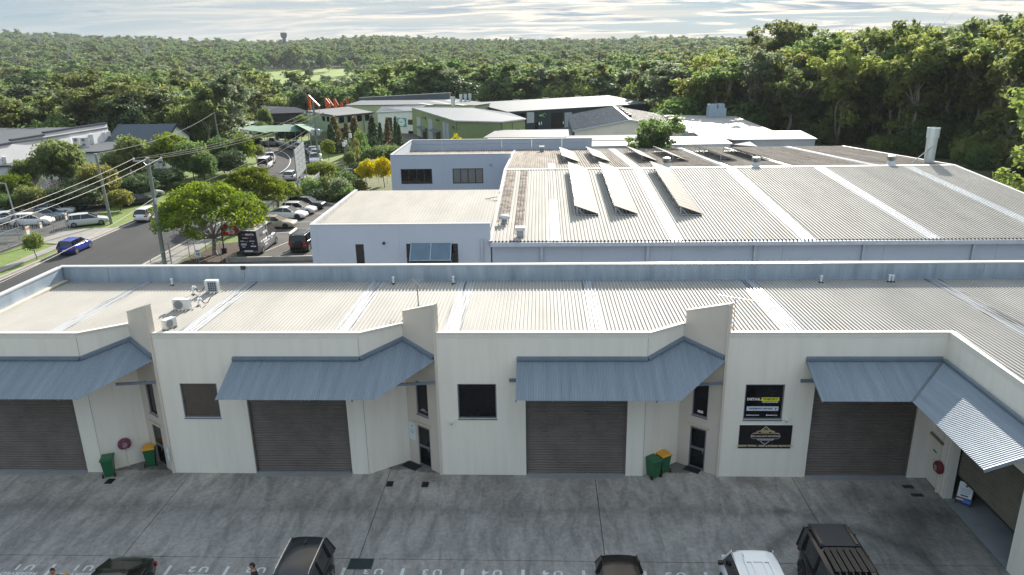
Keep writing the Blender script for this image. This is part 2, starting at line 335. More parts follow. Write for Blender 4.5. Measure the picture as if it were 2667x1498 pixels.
def sweep(cl, o0, o1, z0, z1=None, name='road', mat=None, parent=None):
    """ribbon (or kerb when z1 is given) between two offsets of a centre line"""
    L_, R_ = [], []
    for i, p in enumerate(cl):
        a = Vector(cl[max(0, i - 1)]); b = Vector(cl[min(len(cl) - 1, i + 1)]); d = (b - a).normalized(); n = Vector((d.y, -d.x))
        L_.append(Vector(p) + n * o0); R_.append(Vector(p) + n * o1)
    m = MB(); k = len(cl)
    if z1 is None:
        m.add([(v.x, v.y, z0) for v in L_] + [(v.x, v.y, z0) for v in R_], [(i, k + i, k + i + 1, i + 1) for i in range(k - 1)])
    else:
        for i in range(k - 1): m.prism([L_[i], R_[i], R_[i + 1], L_[i + 1]], z0, z1)
    return m.obj(name, mat, parent)
def smooth_line(pts, n=6):
    out = []
    for i in range(len(pts) - 1):
        p0 = Vector(pts[max(0, i - 1)]); p1 = Vector(pts[i]); p2 = Vector(pts[i + 1]); p3 = Vector(pts[min(len(pts) - 1, i + 2)])
        for k in range(n):
            t = k / n; out.append(0.5 * ((2 * p1) + (-p0 + p2) * t + (2 * p0 - 5 * p1 + 4 * p2 - p3) * t * t + (-p0 + 3 * p1 - 3 * p2 + p3) * t ** 3))
    out.append(Vector(pts[-1])); return out
RC = smooth_line([(-24.8, -60), (-24.8, -20), (-24.8, 10), (-24.8, 40), (-24.8, 64), (-24.6, 80), (-25.0, 90), (-26.6, 98), (-29.6, 106.5), (-34, 114.5), (-41, 121), (-52, 125.5), (-70, 128), (-110, 130)])
struct(MB().add([(-260, -140, -0.035), (-15.5, -140, -0.035), (-15.5, 200, -0.035), (-260, 200, -0.035)], [(0, 1, 2, 3)]).obj('grass_verge', lawn))
road = struct(sweep(RC, -5.25, 5.25, 0.0, None, 'road', asph))
ci = [i for i, p in enumerate(RC) if p.y > 84]
sweep(RC[ci[0]:], -0.07, 0.07, 0.006, None, 'centre_line', whitepaint, road)
for s in (-1, 1):
    struct(sweep(RC, s * 5.25, s * 5.55, -0.05, 0.14, 'kerb', kerbm))
    sweep(RC, s * 4.95, s * 5.25, 0.005, None, 'gutter', kerbm, road)
struct(sweep([(-32.1, -60), (-32.1, 42.4)], -0.6, 0.6, 0.012, None, 'footpath', conc))
struct(MB().prism([(-36.2, 43.2), (-30.35, 42.2), (-30.35, 49.6), (-35.6, 49.2)], -0.02, 0.05).obj('driveway', conc))
struct(MB().add([(-19.3, 26, 0.02), (-16.6, 26, 0.02), (-16.6, 78, 0.02), (-19.3, 78, 0.02)], [(0, 1, 2, 3)]).obj('footpath', conc))
struct(MB().add([(-16.4, 8.3, -0.01), (80, 8.3, -0.01), (80, 75, -0.01), (-13.0, 75, -0.01), (-13.0, 41, -0.01), (-16.4, 34.5, -0.01)], [(0, 1, 2, 3, 4, 5)]).obj('car_park', asph2))
struct(MB().add([(-120, 20, -0.02), (-36.4, 20, -0.02), (-36.0, 50, -0.02), (-39, 75, -0.02), (-120, 75, -0.02)], [(0, 1, 2, 3, 4)]).obj('car_yard', asph2))
struct(MB().add([(-20, 112, -0.015), (70, 75.2, -0.015), (70, 170, -0.015), (-26, 170, -0.015), (-22, 130, -0.015)], [(0, 1, 2, 3, 4)]).obj('forecourt', asph2))
struct(MB().prism([(-16.3, 34.6), (-12.2, 34.2), (-12.2, 41.5), (-13.6, 43), (-15.8, 42.0)], -0.1, 0.06).obj('garden_bed', mulch))
struct(MB().prism([(-15.4, 66), (-9.4, 62), (-4, 61.6), (0.2, 60), (0.2, 90), (-10, 118), (-20, 112), (-18.2, 92)], -0.1, 0.05).obj('garden_bed', M_('garden_soil', (0.10, 0.11, 0.04), 0.9, var=0.3, scale=1, bump=0.5, bscale=8)))
# low retaining wall beside the service lane, with its painted bays
rw = thing('retaining_wall', 'low concrete retaining wall below the parked van', 'wall', (-8, 36.2, 0))
pa, pb = Vector((-11.9, 35.55)), Vector((2, 36.4))
for i in range(5):
    a = pa.lerp(pb, i / 5); b = pa.lerp(pb, (i + 1) / 5); a = a + (b - a) * 0.006; n = Vector((0, 0.22))
    MB().prism([a, b, b + n, a + n], -0.1, 0.42).obj('panel', kerbm, rw)
MB().prism([(-12.15, 35.4), (-11.9, 35.4), (-11.9, 37.4), (-12.15, 37.4)], -0.1, 0.42).obj('return_panel', kerbm, rw)
cp = bpy.data.objects['car_park']
for x0, y0, x1, y1 in [(-10.6, 36.9, -8.4, 44.5), (-8.2, 36.9, -5.6, 44.7), (-5.2, 30.0, -3.6, 34.6), (-13, 46.9, -8.4, 47.2), (-13, 51.8, -8.4, 52.2), (-13, 56.2, -8.6, 56.6), (-2.4, 30, -1, 34.8)]:
    d = Vector((x1 - x0, y1 - y0)); n = Vector((d.y, -d.x)).normalized() * 0.05; a = Vector((x0, y0)); b = Vector((x1, y1))
    MB().add([(*(a - n), -.002), (*(a + n), -.002), (*(b + n), -.002), (*(b - n), -.002)], [(0, 1, 2, 3)]).obj('bay_line', whitepaint, cp)
struct(MB().prism([(-10.6, 62.6), (-9.4, 61.3), (0.2, 60.2), (0.2, 60.5), (-9.3, 61.7), (-10.3, 62.8)], -0.05, 0.14).obj('kerb', kerbm))
struct(MB().add([(-15.4, 42.5, 0.0), (-13.05, 42.5, 0.0), (-13.05, 66, 0.0), (-15.4, 66, 0.0)], [(0, 1, 2, 3)]).obj('grass_strip', lawn))
# parking bays of the courtyard: short white strokes, unit numbers and RESERVED, painted to be read from the other side
for i, (x, r) in enumerate([(-1.59, 0), (0.62, 0), (2.9, 0), (5.12, 0), (7.33, 0), (9.53, 0), (11.75, 0), (13.98, 0), (16.22, 0), (18.45, 0), (20.69, 0), (22.9, 0), (-3.8, 0)]):
    for y0, y1 in ((-7.25, -6.42), (-11.4, -10.6)):
        MB().add([(x - .06, y0, .004), (x + .06, y0, .004), (x + .06, y1, .004), (x - .06, y1, .004)], [(0, 1, 2, 3)]).obj('bay_line', whitepaint, cyd)
Rz180 = Matrix.Rotation(math.pi, 4, 'Z')
umesh = {u: text_mesh('U ' + u, 0.42, 'unit_number', whitepaint, 0.012, 0.0, sx=1.25) for u in '12345'}
resm = text_mesh('RESERVED', 0.26, 'bay_lettering', whitepaint, 0.006, 0.0, sx=1.2)
for x, u in ((-2.66, '1'), (-0.38, '1'), (1.8, '2'), (4.05, '2'), (6.23, '2'), (8.45, '3'), (10.66, '3'), (12.85, '3'), (15.07, '4'), (17.31, '4'), (19.55, '5'), (21.8, '5')):
    link('unit_number', umesh[u], cyd, Matrix.Translation((x, -6.6, .005)) @ Rz180)
    link('bay_lettering', resm, cyd, Matrix.Translation((x, -6.98, .005)) @ Rz180)
# ---------------------------------------------------------------- front row of industrial units
def wall(A, B, z0, z1, openings=(), t=0.2, zt1=None, parent=None, mat=cream, name='wall_panel'):
    """upright panel from A to B, inside on the left, with rectangular openings (u0, u1, z0, z1)"""
    A = Vector(A); B = Vector(B); d = B - A; Ln = d.length; d.normalize(); n = Vector((-d.y, d.x))
    us = sorted({0.0, Ln, *[u for o in openings for u in o[:2]]}); zs = sorted({z0, z1, *[z for o in openings for z in o[2:]]})
    m = MB()
    for i in range(len(us) - 1):
        for j in range(len(zs) - 1):
            uc, zc_ = (us[i] + us[i + 1]) / 2, (zs[j] + zs[j + 1]) / 2
            if any(o[0] < uc < o[1] and o[2] < zc_ < o[3] for o in openings): continue
            a = A + d * us[i]; b = A + d * us[i + 1]; m.prism([a, b, b + n * t, a + n * t], zs[j], zs[j + 1])
    return m.obj(name, mat, parent)
def frame_of(A, B):
    A = Vector(A); B = Vector(B); d = (B - A).normalized(); n = Vector((-d.y, d.x))
    return Matrix(((d.x, n.x, 0, A.x), (d.y, n.y, 0, A.y), (0, 0, 1, 0), (0, 0, 0, 1)))
def window(parent, F, u0, u1, z0, z1, pane=glassd, fr=alframe, depth=0.09, fw=0.05, mull=0, name='window', sill=True, bars=0):
    """frame in the opening with one pane per light, set back from the wall face; F is the wall frame (u, depth, z)"""
    m = MB(); y0, y1 = depth - 0.05, depth + 0.03
    for a in ((u0, u1, z0, z0 + fw), (u0, u1, z1 - fw, z1), (u0, u0 + fw, z0 + fw, z1 - fw), (u1 - fw, u1, z0 + fw, z1 - fw)): m.box(a[0], a[1], y0, y1, a[2], a[3])
    n = mull + 1; W = (u1 - u0 - fw) / n
    for i in range(1, n): m.box(u0 + i * W, u0 + i * W + fw, y0, y1, z0 + fw, z1 - fw)
    if sill: m.box(u0 - .02, u1 + .02, -0.03, y1, z0 - 0.05, z0 - 0.003)
    o = m.xform(F).obj(name, fr, parent)
    org = parent.get('_org', (0, 0, 0))
    for i in range(n):
        p = MB().box(u0 + fw + i * W, u0 + (i + 1) * W, depth, depth + 0.012, z0 + fw, z1 - fw).xform(F)
        p.v = [(a - org[0], b - org[1], c - org[2]) for a, b, c in p.v]; p.obj('pane', pane, o, world=False)
    return o
def ribbed(x0, x1, fy0, fy1, fz, pitch, ribw, ribh, dz=0.0, flip=False):
    """trapezoidal roof sheeting with ribs running along Y (or along X when flip)"""
    m = MB(); xs = []; n0 = math.ceil((x0 - ribw) / pitch); k = n0
    pts = [(x0, 0.0)]
    while k * pitch < x1:
        c = k * pitch
        for dx, h in ((-ribw / 2, 0), (-ribw / 4, ribh), (ribw / 4, ribh), (ribw / 2, 0)):
            if x0 < c + dx < x1: pts.append((c + dx, h))
        k += 1
    pts.append((x1, 0.0)); vs = []
    for x, h in pts:
        for f in (fy0, fy1):
            y = f(x) if callable(f) else f; z = fz(x, y) + h + dz; vs.append((y, x, z) if flip else (x, y, z))
    fs = [((2 * i + 1, 2 * i + 3, 2 * i + 2, 2 * i) if flip else (2 * i, 2 * i + 2, 2 * i + 3, 2 * i + 1)) for i in range(len(pts) - 1)]
    m.add(vs, fs); return m
def corrugated(us, f, pitch, amp, nseg=4):
    """f(u) -> (inner point, outer point) ; sine profile lifted in z"""
    vs = []; n = int((us[1] - us[0]) / pitch * nseg)
    for i in range(n + 1):
        u = us[0] + (us[1] - us[0]) * i / n; w_ = amp * math.sin(2 * math.pi * u / pitch)
        a, b = f(u); vs += [(a[0], a[1], a[2] + w_), (b[0], b[1], b[2] + w_)]
    return MB().add(vs, [(2 * i, 2 * i + 1, 2 * i + 3, 2 * i + 2) for i in range(n)])
P = 12.4; H = 6.88; DL, DR, PR = 3.81, 8.27, 9.04; VA = (10.74, 1.2); ZA, SA, WA = 5.68, 0.39, 2.2
bld = thing('industrial_units', 'long cream concrete row of industrial units with blue awnings and brown roller doors', 'building', (12, 0, 0))
roofz = lambda x, y: 6.86 - 0.02 * y
def roof_front(x):
    if x > 33.98: return -30.0
    k = math.floor(x / P); u = x - k * P
    if k >= 2 + 1e-9 and x > 24.8: return 0.12
    if u < PR: return 0.12
    if u < VA[0]: return 0.12 + (u - PR) / (VA[0] - PR) * VA[1]
    return 0.16 + (P - u) / (P - VA[0]) * VA[1]
strips = [(-4.75, -3.95), (1.12, 1.93), (7.92, 8.70), (12.64, 13.46), (18.95, 19.64), (27.1, 27.98), (36.5, 37.4)]
edges = [-8.85] + [v for s in strips for v in s] + [56]
for i in range(0, len(edges), 2):   # sheeting between the translucent strips
    a, b = edges[i], edges[i + 1]; cuts = [a] + [c for c in (33.98,) if a < c < b] + [b]
    for c0, c1 in zip(cuts[:-1], cuts[1:]):
        ribbed(c0, c1, roof_front if c1 <= 34 else (lambda x: -30.0), 8.0, roofz, 0.172, 0.085, 0.065).obj('roof_sheeting', roofcream, bld)
for a, b in strips: ribbed(a, b, roof_front, 8.0, roofz, 0.172, 0.085, 0.065, 0.006).obj('skylight_strip', skyl, bld)
MB().box(-8.85, 33.9, 1.7, 8.0, 6.45, 6.55).obj('ceiling_lining', M_('dark_lining', (0.05, 0.05, 0.05), 0.9), bld)
# back parapet: sheet panels, seams, cap
x = -8.8; i = 0
pw = 2.42
while x < 56:
    b_ = min(56, x + pw); MB().box(x + .006, b_ - .006, 7.98 - (0.004 if i % 2 else 0), 8.02, 6.62, 7.56).obj('parapet_panel', galv, bld)
    MB().box(b_ - .045, b_ + .045, 7.955, 7.975, 6.62, 7.545).obj('seam_cover', galv, bld); x = b_; i += 1
MB().box(-8.85, 56, 7.90, 7.978, 6.64, 6.80).obj('box_gutter_flashing', galv, bld)
MB().box(-9.0, 56, 7.94, 8.26, 7.56, 7.63).obj('parapet_cap', galvcap, bld)
MB().box(-9.0, 56, 8.03, 8.22, 0, 7.555).obj('wall_panel', M_('rear_wall_grey', (.30, .31, .33), .8, var=.06), bld)
yv = 0.2
for j, y0 in enumerate(np.arange(0.3, 7.9, 2.53)):
    MB().box(-8.86, -8.82 + (0.004 if j % 2 else 0), y0 + .006, min(7.97, y0 + 2.53) - .006, 6.62, 7.56).obj('parapet_panel', galv, bld)
MB().box(-9.06, -8.78, 0.0, 7.935, 7.56, 7.63).obj('parapet_cap', galvcap, bld)
MB().box(-9.04, -8.87, 0.21, 8.02, 0, 7.555).obj('wall_panel', cream, bld)
MB().box(-8.82, -8.6, 0.2, 7.9, 6.83, 6.915).obj('barge_flashing', M_('flashing_beige', (0.62, 0.55, 0.44), 0.45), bld)
# front walls, recesses, doors
wins = {0: None, 1: (0.89, 2.55), 2: (0.84, 2.54), 3: (0.88, 2.55)}
mat_g = M_('dark_gasket', (0.03, 0.03, 0.03), 0.7)
for k in range(4):
    X0 = P * (k - 1); a = X0 if k else -9.04; end = X0 + PR if k < 3 else 33.85
    ops = [(X0 + DL - a, X0 + DR - a, 0.0, 4.45)]
    if wins[k]: ops.append((wins[k][0] + X0 - a, wins[k][1] + X0 - a, 2.84, 4.52))
    wall((a, 0), (end, 0), 0, H, ops, 0.2, parent=bld)
    MB().box(a, end, -0.035, 0.16, H, H + 0.05).obj('wall_cap', creamtrim, bld)
    MB().box(a, end, -0.012, -0.001, H - 0.2, H - 0.004).obj('fascia', creamtrim, bld)
    F = frame_of((X0, 0), (X0 + 1, 0))
    if wins[k]:
        wd = window(bld, F, wins[k][0], wins[k][1], 2.84, 4.52, glassb if k == 1 else glassd)
        if k == 3:   # shop sign printed on the inside of the pane
            org = Vector(bld['_org']); ZW = 0.077
            def on_glass(me, u, z): link('lettering', me, wd, Matrix.Translation(Vector((X0 + u, ZW, z)) - org) @ Matrix.Rotation(math.pi / 2, 4, 'X'))
            wl_ = M_('print_white', (0.85, 0.85, 0.85), 0.5); yl_ = M_('print_yellow', (0.85, 0.83, 0.02), 0.5); bl_ = M_('print_black', (0.01, 0.01, 0.012), 0.5); lg_ = M_('print_pale_blue', (0.62, 0.66, 0.78), 0.5)
            on_glass(text_mesh('DETAIL', 0.155, mat=wl_, bold=0.006, sx=1.15), 1.30, 3.78)
            MB().box(X0 + 1.62, X0 + 2.38, ZW - .004, ZW, 3.70, 3.87).obj('sign_print', yl_, wd, world=False).location = -org
            on_glass(text_mesh('THEORY', 0.14, mat=bl_, bold=0.004, sx=1.2, extrude=0.008), 2.0, 3.785)
            on_glass(text_mesh('CAR CARE SUPPLIES', 0.075, mat=wl_, bold=0.004, sx=1.0), 2.0, 3.645)
            MB().box(X0 + 1.02, X0 + 2.38, ZW - .004, ZW, 3.23, 3.44).obj('sign_print', lg_, wd, world=False).location = -org
            on_glass(text_mesh('SHOPFRONT UPSTAIRS', 0.095, mat=bl_, bold=0.003, extrude=0.008, sx=1.02), 1.62, 3.335)
            ar = MB(); ar.add([(-.04, 0, 0), (0.04, 0, 0), (0, 0, .06)], [(0, 1, 2)]); ar.add([(-.015, 0, -.06), (.015, 0, -.06), (.015, 0, 0), (-.015, 0, 0)], [(0, 1, 2, 3)])
            ar.xform(Matrix.Translation((X0 + 2.27, ZW - 0.009, 3.335))).obj('arrow', bl_, wd, world=False).location = -org
            on_glass(text_mesh('detailtheory.com.au', 0.07, mat=wl_, bold=0.002), 1.30, 3.02)
            on_glass(text_mesh('@detailtheory.au', 0.07, mat=wl_, bold=0.002), 2.12, 3.02)
    # roller door: ribbed curtain, bottom rail, guides
    m = corrugated((0.03, 4.45), lambda z: ((X0 + DL, 0.15, z), (X0 + DR, 0.15, z)), 0.13, 0.0, 6)
    m.v = [(p[0], p[1] + 0.036 * math.sin(2 * math.pi * p[2] / 0.13), p[2]) for p in m.v]
    m.f = [tuple(reversed(f)) for f in m.f]
    rd = m.obj('roller_door', rollbrown, bld, smooth=True)
    MB().box(X0 + DL, X0 + DR, 0.115, 0.185, 0.004, 0.055).obj('bottom_rail', steel, bld)
    for gx in (X0 + DL, X0 + DR - 0.06): MB().box(gx, gx + 0.06, 0.06, 0.11, 0.05, 4.44).obj('door_guide', rollbrown, bld)
    MB().box(X0 + DL + .01, X0 + DR - .01, -0.28, 0.112, 0.0, 0.018).obj('threshold', M_('threshold_concrete', (0.30, 0.31, 0.32), 0.8, var=0.1), bld)
    # awning
    zp = lambda y: ZA + SA * y
    if k < 3:
        xa, xb = max(X0 + 3.46, -8.9), X0 + 12.3
        def f(u, X0=X0):
            v = u - X0
            yi = -0.02 if v < PR else (-0.02 + (v - PR) / (VA[0] - PR) * VA[1] if v < VA[0] else (P - v) / (P - VA[0]) * VA[1] - 0.02)
            yo = -WA if v < 10.1 else -WA + (v - 10.1) / (12.3 - 10.1) * (WA - 0.1)
            return ((u, yi, zp(yi)), (u, min(yo, yi - .01), zp(min(yo, yi - .01))))
        aw = corrugated((xa, xb), f, 0.105, 0.014).obj('awning', awnblue, bld)
        for p, q in (((xa, 0), (X0 + PR, 0)), ((X0 + PR, 0), (X0 + VA[0], VA[1])), ((X0 + VA[0], VA[1]), (X0 + 12.3, 0.07))):
            d = (Vector(q) - Vector(p)).normalized(); n = Vector((d.y, -d.x)); off = n * 0.07
            MB().sbar((p[0] + off.x, p[1] + off.y, zp(p[1]) + 0.045), (q[0] + off.x, q[1] + off.y, zp(q[1]) + 0.045), 0.13, 0.10).obj('awning_flashing', awntrim, bld)
            MB().sbar((p[0] + off.x * .3, p[1] + off.y * .3, zp(p[1]) + 0.12), (q[0] + off.x * .3, q[1] + off.y * .3, zp(q[1]) + 0.12), 0.03, 0.06).obj('awning_flashing', M_('flashing_pale', (0.26, 0.31, 0.37), 0.4, 0.2), bld)
        MB().sbar((xa + .02, -0.02, zp(0) - .05), (xa + .02, -WA + .02, zp(-WA) - .05), 0.05, 0.08).obj('awning_rafter', awntrim, bld)
        MB().sbar((X0 + 10.6, -0.3, 4.62), (X0 + 12.28, -0.1, 4.62), 0.06, 0.12).obj('awning_bracket', awntrim, bld)
        if k: MB().sbar((xa - .35, -0.05, 4.72), (xa + .3, -0.05, 4.72), 0.06, 0.14).obj('awning_bracket', awntrim, bld)
        for rx in np.arange(xa + 1.5, X0 + 10, 2.1): MB().sbar((rx, -0.02, zp(0) - .07), (rx, -WA + .03, zp(-WA) - .07), 0.05, 0.08).obj('awning_rafter', awntrim, bld)
        # splayed recess with the entrance of the next unit
        A_, B_, C_ = (X0 + PR, 0), (X0 + VA[0], VA[1]), (X0 + P, 0.0)
        wall(A_, B_, 0, H, (), 0.2, parent=bld)
        MB().sbar((A_[0], A_[1], H + .025), (B_[0], B_[1], H + .025), 0.16, 0.05).obj('wall_cap', creamtrim, bld)
        MB().box(A_[0] - .012, A_[0] + .012, -0.012, -0.002, 0, H - 0.2).obj('panel_joint', M_('joint_sealant', (0.5, 0.47, 0.41), 0.8), bld)
        F2 = frame_of(B_, C_); ux = lambda X: (X - VA[0]) / (P - VA[0]) * math.hypot(P - VA[0], VA[1])
        w0, w1 = ux(11.24), ux(11.83)
        if k == 0: w0, w1 = ux(11.2), ux(11.8)
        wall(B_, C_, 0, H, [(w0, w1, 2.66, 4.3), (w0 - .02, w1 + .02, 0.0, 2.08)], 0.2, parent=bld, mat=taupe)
        wd = window(bld, F2, w0, w1, 2.66, 4.3, glassd, fw=0.045)
        org = Vector(bld['_org'])
        if k:
            wp = M_('print_white', (0.85, 0.85, 0.85), 0.5); um = (w0 + w1) / 2; mm = MB()
            if k == 1:
                for i, (a_, z_, h_) in enumerate(((-.10, 2.90, .03), (-.05, 2.90, .03), (.01, 2.90, .03), (.06, 2.90, .03), (-.20, 2.83, .024), (-.14, 2.832, .028), (-.07, 2.83, .024), (-.01, 2.83, .024), (.06, 2.832, .028), (.13, 2.83, .024), (.18, 2.83, .024))): mm.box(um + a_, um + a_ + .042, .074, .081, z_, z_ + h_)
            else: mm.box(um - .13, um + .13, .074, .081, 2.80, 2.92)
            mm.xform(F2); mm.v = [(p[0] - org.x, p[1], p[2]) for p in mm.v]; mm.obj('window_sticker', wp, wd, world=False)
        # glazed door: frame, two panes, mid rail with handle
        m = MB(); u0, u1 = w0 - .02, w1 + .02
        for q in ((u0, u1, 2.0, 2.08), (u0, u0 + .06, 0, 2.0), (u1 - .06, u1, 0, 2.0), (u0 + .06, u1 - .06, 0.0, 0.1), (u0 + .06, u1 - .06, 0.98, 1.1)): m.box(q[0], q[1], 0.02, 0.09, q[2], q[3])
        dr = m.xform(F2).obj('entrance_door', alframe, bld)
        for z0, z1 in ((0.1, 0.98), (1.1, 2.0)):
            q = MB().box(u0 + .06, u1 - .06, 0.045, 0.06, z0, z1).xform(F2); q.v = [(p[0] - org.x, p[1], p[2]) for p in q.v]; q.obj('pane', glassd, dr, world=False)
        q = MB().tube([(u1 - .1, 0.02, .9), (u1 - .1, -.05, .9), (u1 - .1, -.05, 1.18), (u1 - .1, 0.02, 1.18)], 0.014); q.box(u1 - .3, u1 - .1, 0.0, 0.018, 1.03, 1.06).xform(F2); q.v = [(p[0] - org.x, p[1], p[2]) for p in q.v]; q.obj('handle', chrome, dr, world=False)
        MB().bar((w0 - .2, -0.06, 2.2), (w1 + .12, -0.06, 2.2), 0.045, n=8).xform(F2).obj('door_head_light', M_('batten_beige', (0.62, 0.56, 0.42), 0.5), bld)
        # blade wall above the roof line
        b0, b1 = ux(10.8), ux(P) - 0.0; t = 0.2
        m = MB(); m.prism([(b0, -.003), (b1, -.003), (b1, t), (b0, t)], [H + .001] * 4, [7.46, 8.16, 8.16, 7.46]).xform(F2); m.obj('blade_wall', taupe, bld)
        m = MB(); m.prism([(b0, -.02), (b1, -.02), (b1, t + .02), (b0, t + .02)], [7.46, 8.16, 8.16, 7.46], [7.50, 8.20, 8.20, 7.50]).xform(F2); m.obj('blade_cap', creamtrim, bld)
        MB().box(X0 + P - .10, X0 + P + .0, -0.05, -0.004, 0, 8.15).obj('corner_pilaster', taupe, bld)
    else:
        xa, xb = X0 + 3.3, 33.78
        def f(u):
            yo = -WA if u < 33.8 - WA else -(33.8 - u)
            return ((u, -0.0, zp(0)), (u, min(yo, -.01), zp(min(yo, -.01))))
        corrugated((xa, xb), f, 0.105, 0.014).obj('awning', awnblue, bld)
        def f2(v):                       # along the side wing
            xo = 33.8 - WA if v > WA else 33.8 - v
            xo = min(xo, 33.79); return ((33.8, -v, ZA), (xo, -v, ZA - SA * (33.8 - xo)))
        corrugated((0.03, 7.2), f2, 0.105, 0.014).obj('awning', awnblue, bld)
        MB().sbar((33.75, -0.06, ZA + .0), (33.8 - WA, -WA, zp(-WA) + .0), 0.10, 0.05).obj('valley_gutter', M_('valley_dark', (0.10, 0.12, 0.15), 0.5), bld)
        MB().sbar((xa, -.07, ZA + .045), (33.73, -.07, ZA + .045), 0.13, 0.1).obj('awning_flashing', awntrim, bld)
        MB().sbar((xa, -.02, ZA + .12), (33.73, -.02, ZA + .12), 0.03, 0.06).obj('awning_flashing', MATS['flashing_pale'], bld)
        MB().sbar((33.73, -.14, ZA + .045), (33.73, -7.2, ZA + .045), 0.13, 0.1).obj('awning_flashing', awntrim, bld)
        MB().sbar((33.78, -7.22, ZA - .02), (33.8 - WA, -7.22, ZA - SA * WA - .02), 0.05, 0.14).obj('awning_flashing', MATS['flashing_pale'], bld)
        MB().sbar((xa + .02, -0.02, zp(0) - .05), (xa + .02, -WA + .02, zp(-WA) - .05), 0.05, 0.08).obj('awning_rafter', awntrim, bld)
        MB().sbar((xa - .15, -0.05, 4.72), (xa + .5, -0.05, 4.72), 0.06, 0.14).obj('awning_bracket', awntrim, bld)
        for rx in np.arange(xa + 1.5, 32, 1.6): MB().sbar((rx, -0.02, zp(0) - .07), (rx, -2.0, zp(-2.0) - .07), 0.05, 0.08).obj('awning_rafter', awntrim, bld)
# side wing towards the camera
wall((33.85, 0.2), (33.85, -1.62), 0, H, [(0.22, 1.12, 0.0, 2.1)], 0.35, parent=bld)
wall((33.85, -1.62), (33.85, -30), 3.9, H, (), 0.35, parent=bld)
MB().box(33.85, 34.2, -8.6, -6.1, 0, 3.899).obj('wall_pier', cream, bld)
MB().box(33.83, 34.02, -30, 0.16, H + .001, H + .052).obj('wall_cap', creamtrim, bld)
MB().box(33.835, 33.849, -30, -0.015, H - .2, H - .004).obj('fascia', creamtrim, bld)
m = corrugated((1.22, 4.0), lambda z: ((34.28, -1.62, z), (34.28, -6.1, z)), 0.13, 0.0, 6); m.v = [(p[0] - 0.036 * math.sin(2 * math.pi * p[2] / 0.13), p[1], p[2]) for p in m.v]
m.obj('roller_door', M_('roller_khaki', (0.15, 0.138, 0.105), 0.55, var=0.15, scale=2), bld, smooth=True)
MB().box(34.24, 34.32, -6.08, -1.64, 1.17, 1.218).obj('bottom_rail', MATS['black_plastic'], bld)
dkl = MATS['dark_lining']
MB().box(34.22, 39, -8.55, -8.45, 0, 4.2).obj('inner_wall', dkl, bld); MB().box(38.9, 39, -8.4, 0.0, 0, 4.2).obj('inner_wall', dkl, bld); MB().box(34.22, 38.9, -0.9, -0.8, 0, 4.2).obj('inner_wall', dkl, bld); MB().box(34.22, 39, -8.4, -0.95, 4.2, 4.3).obj('inner_ceiling', dkl, bld)
MB().box(33.87, 38.9, -8.44, -1.6, 0.002, 0.02).obj('bay_floor', M_('bay_concrete', (0.33, 0.36, 0.38), 0.6, var=0.0, c2=(0.24, 0.27, 0.29), scale=1.2), bld)
m = MB(); m.box(33.87, 33.9, -0.9, -0.03, 0.03, 2.08); sdoor = m.obj('side_door', creamtrim, bld)
org = Vector(bld['_org'])
MB().box(33.868 - org.x, 33.872 - org.x, -0.55, -0.25, 1.52, 1.62).obj('exit_notice', M_('notice_green', (0.02, 0.28, 0.1), 0.5), sdoor, world=False)
MB().bar((33.82 - org.x, -.48, 1.2), (33.87 - org.x, -.48, 1.2), 0.02).obj('lock', chrome, sdoor, world=False)
MB().box(33.76, 33.84, -1.02, 0.06, 2.2, 2.3).obj('door_head', M_('lintel_brown', (0.22, 0.18, 0.10), 0.6), bld)
for yy in (-0.93, -1.3, -1.56): MB().box(33.84, 33.849, yy - .01, yy + .01, 0, 4).obj('panel_joint', MATS['joint_sealant'], bld)
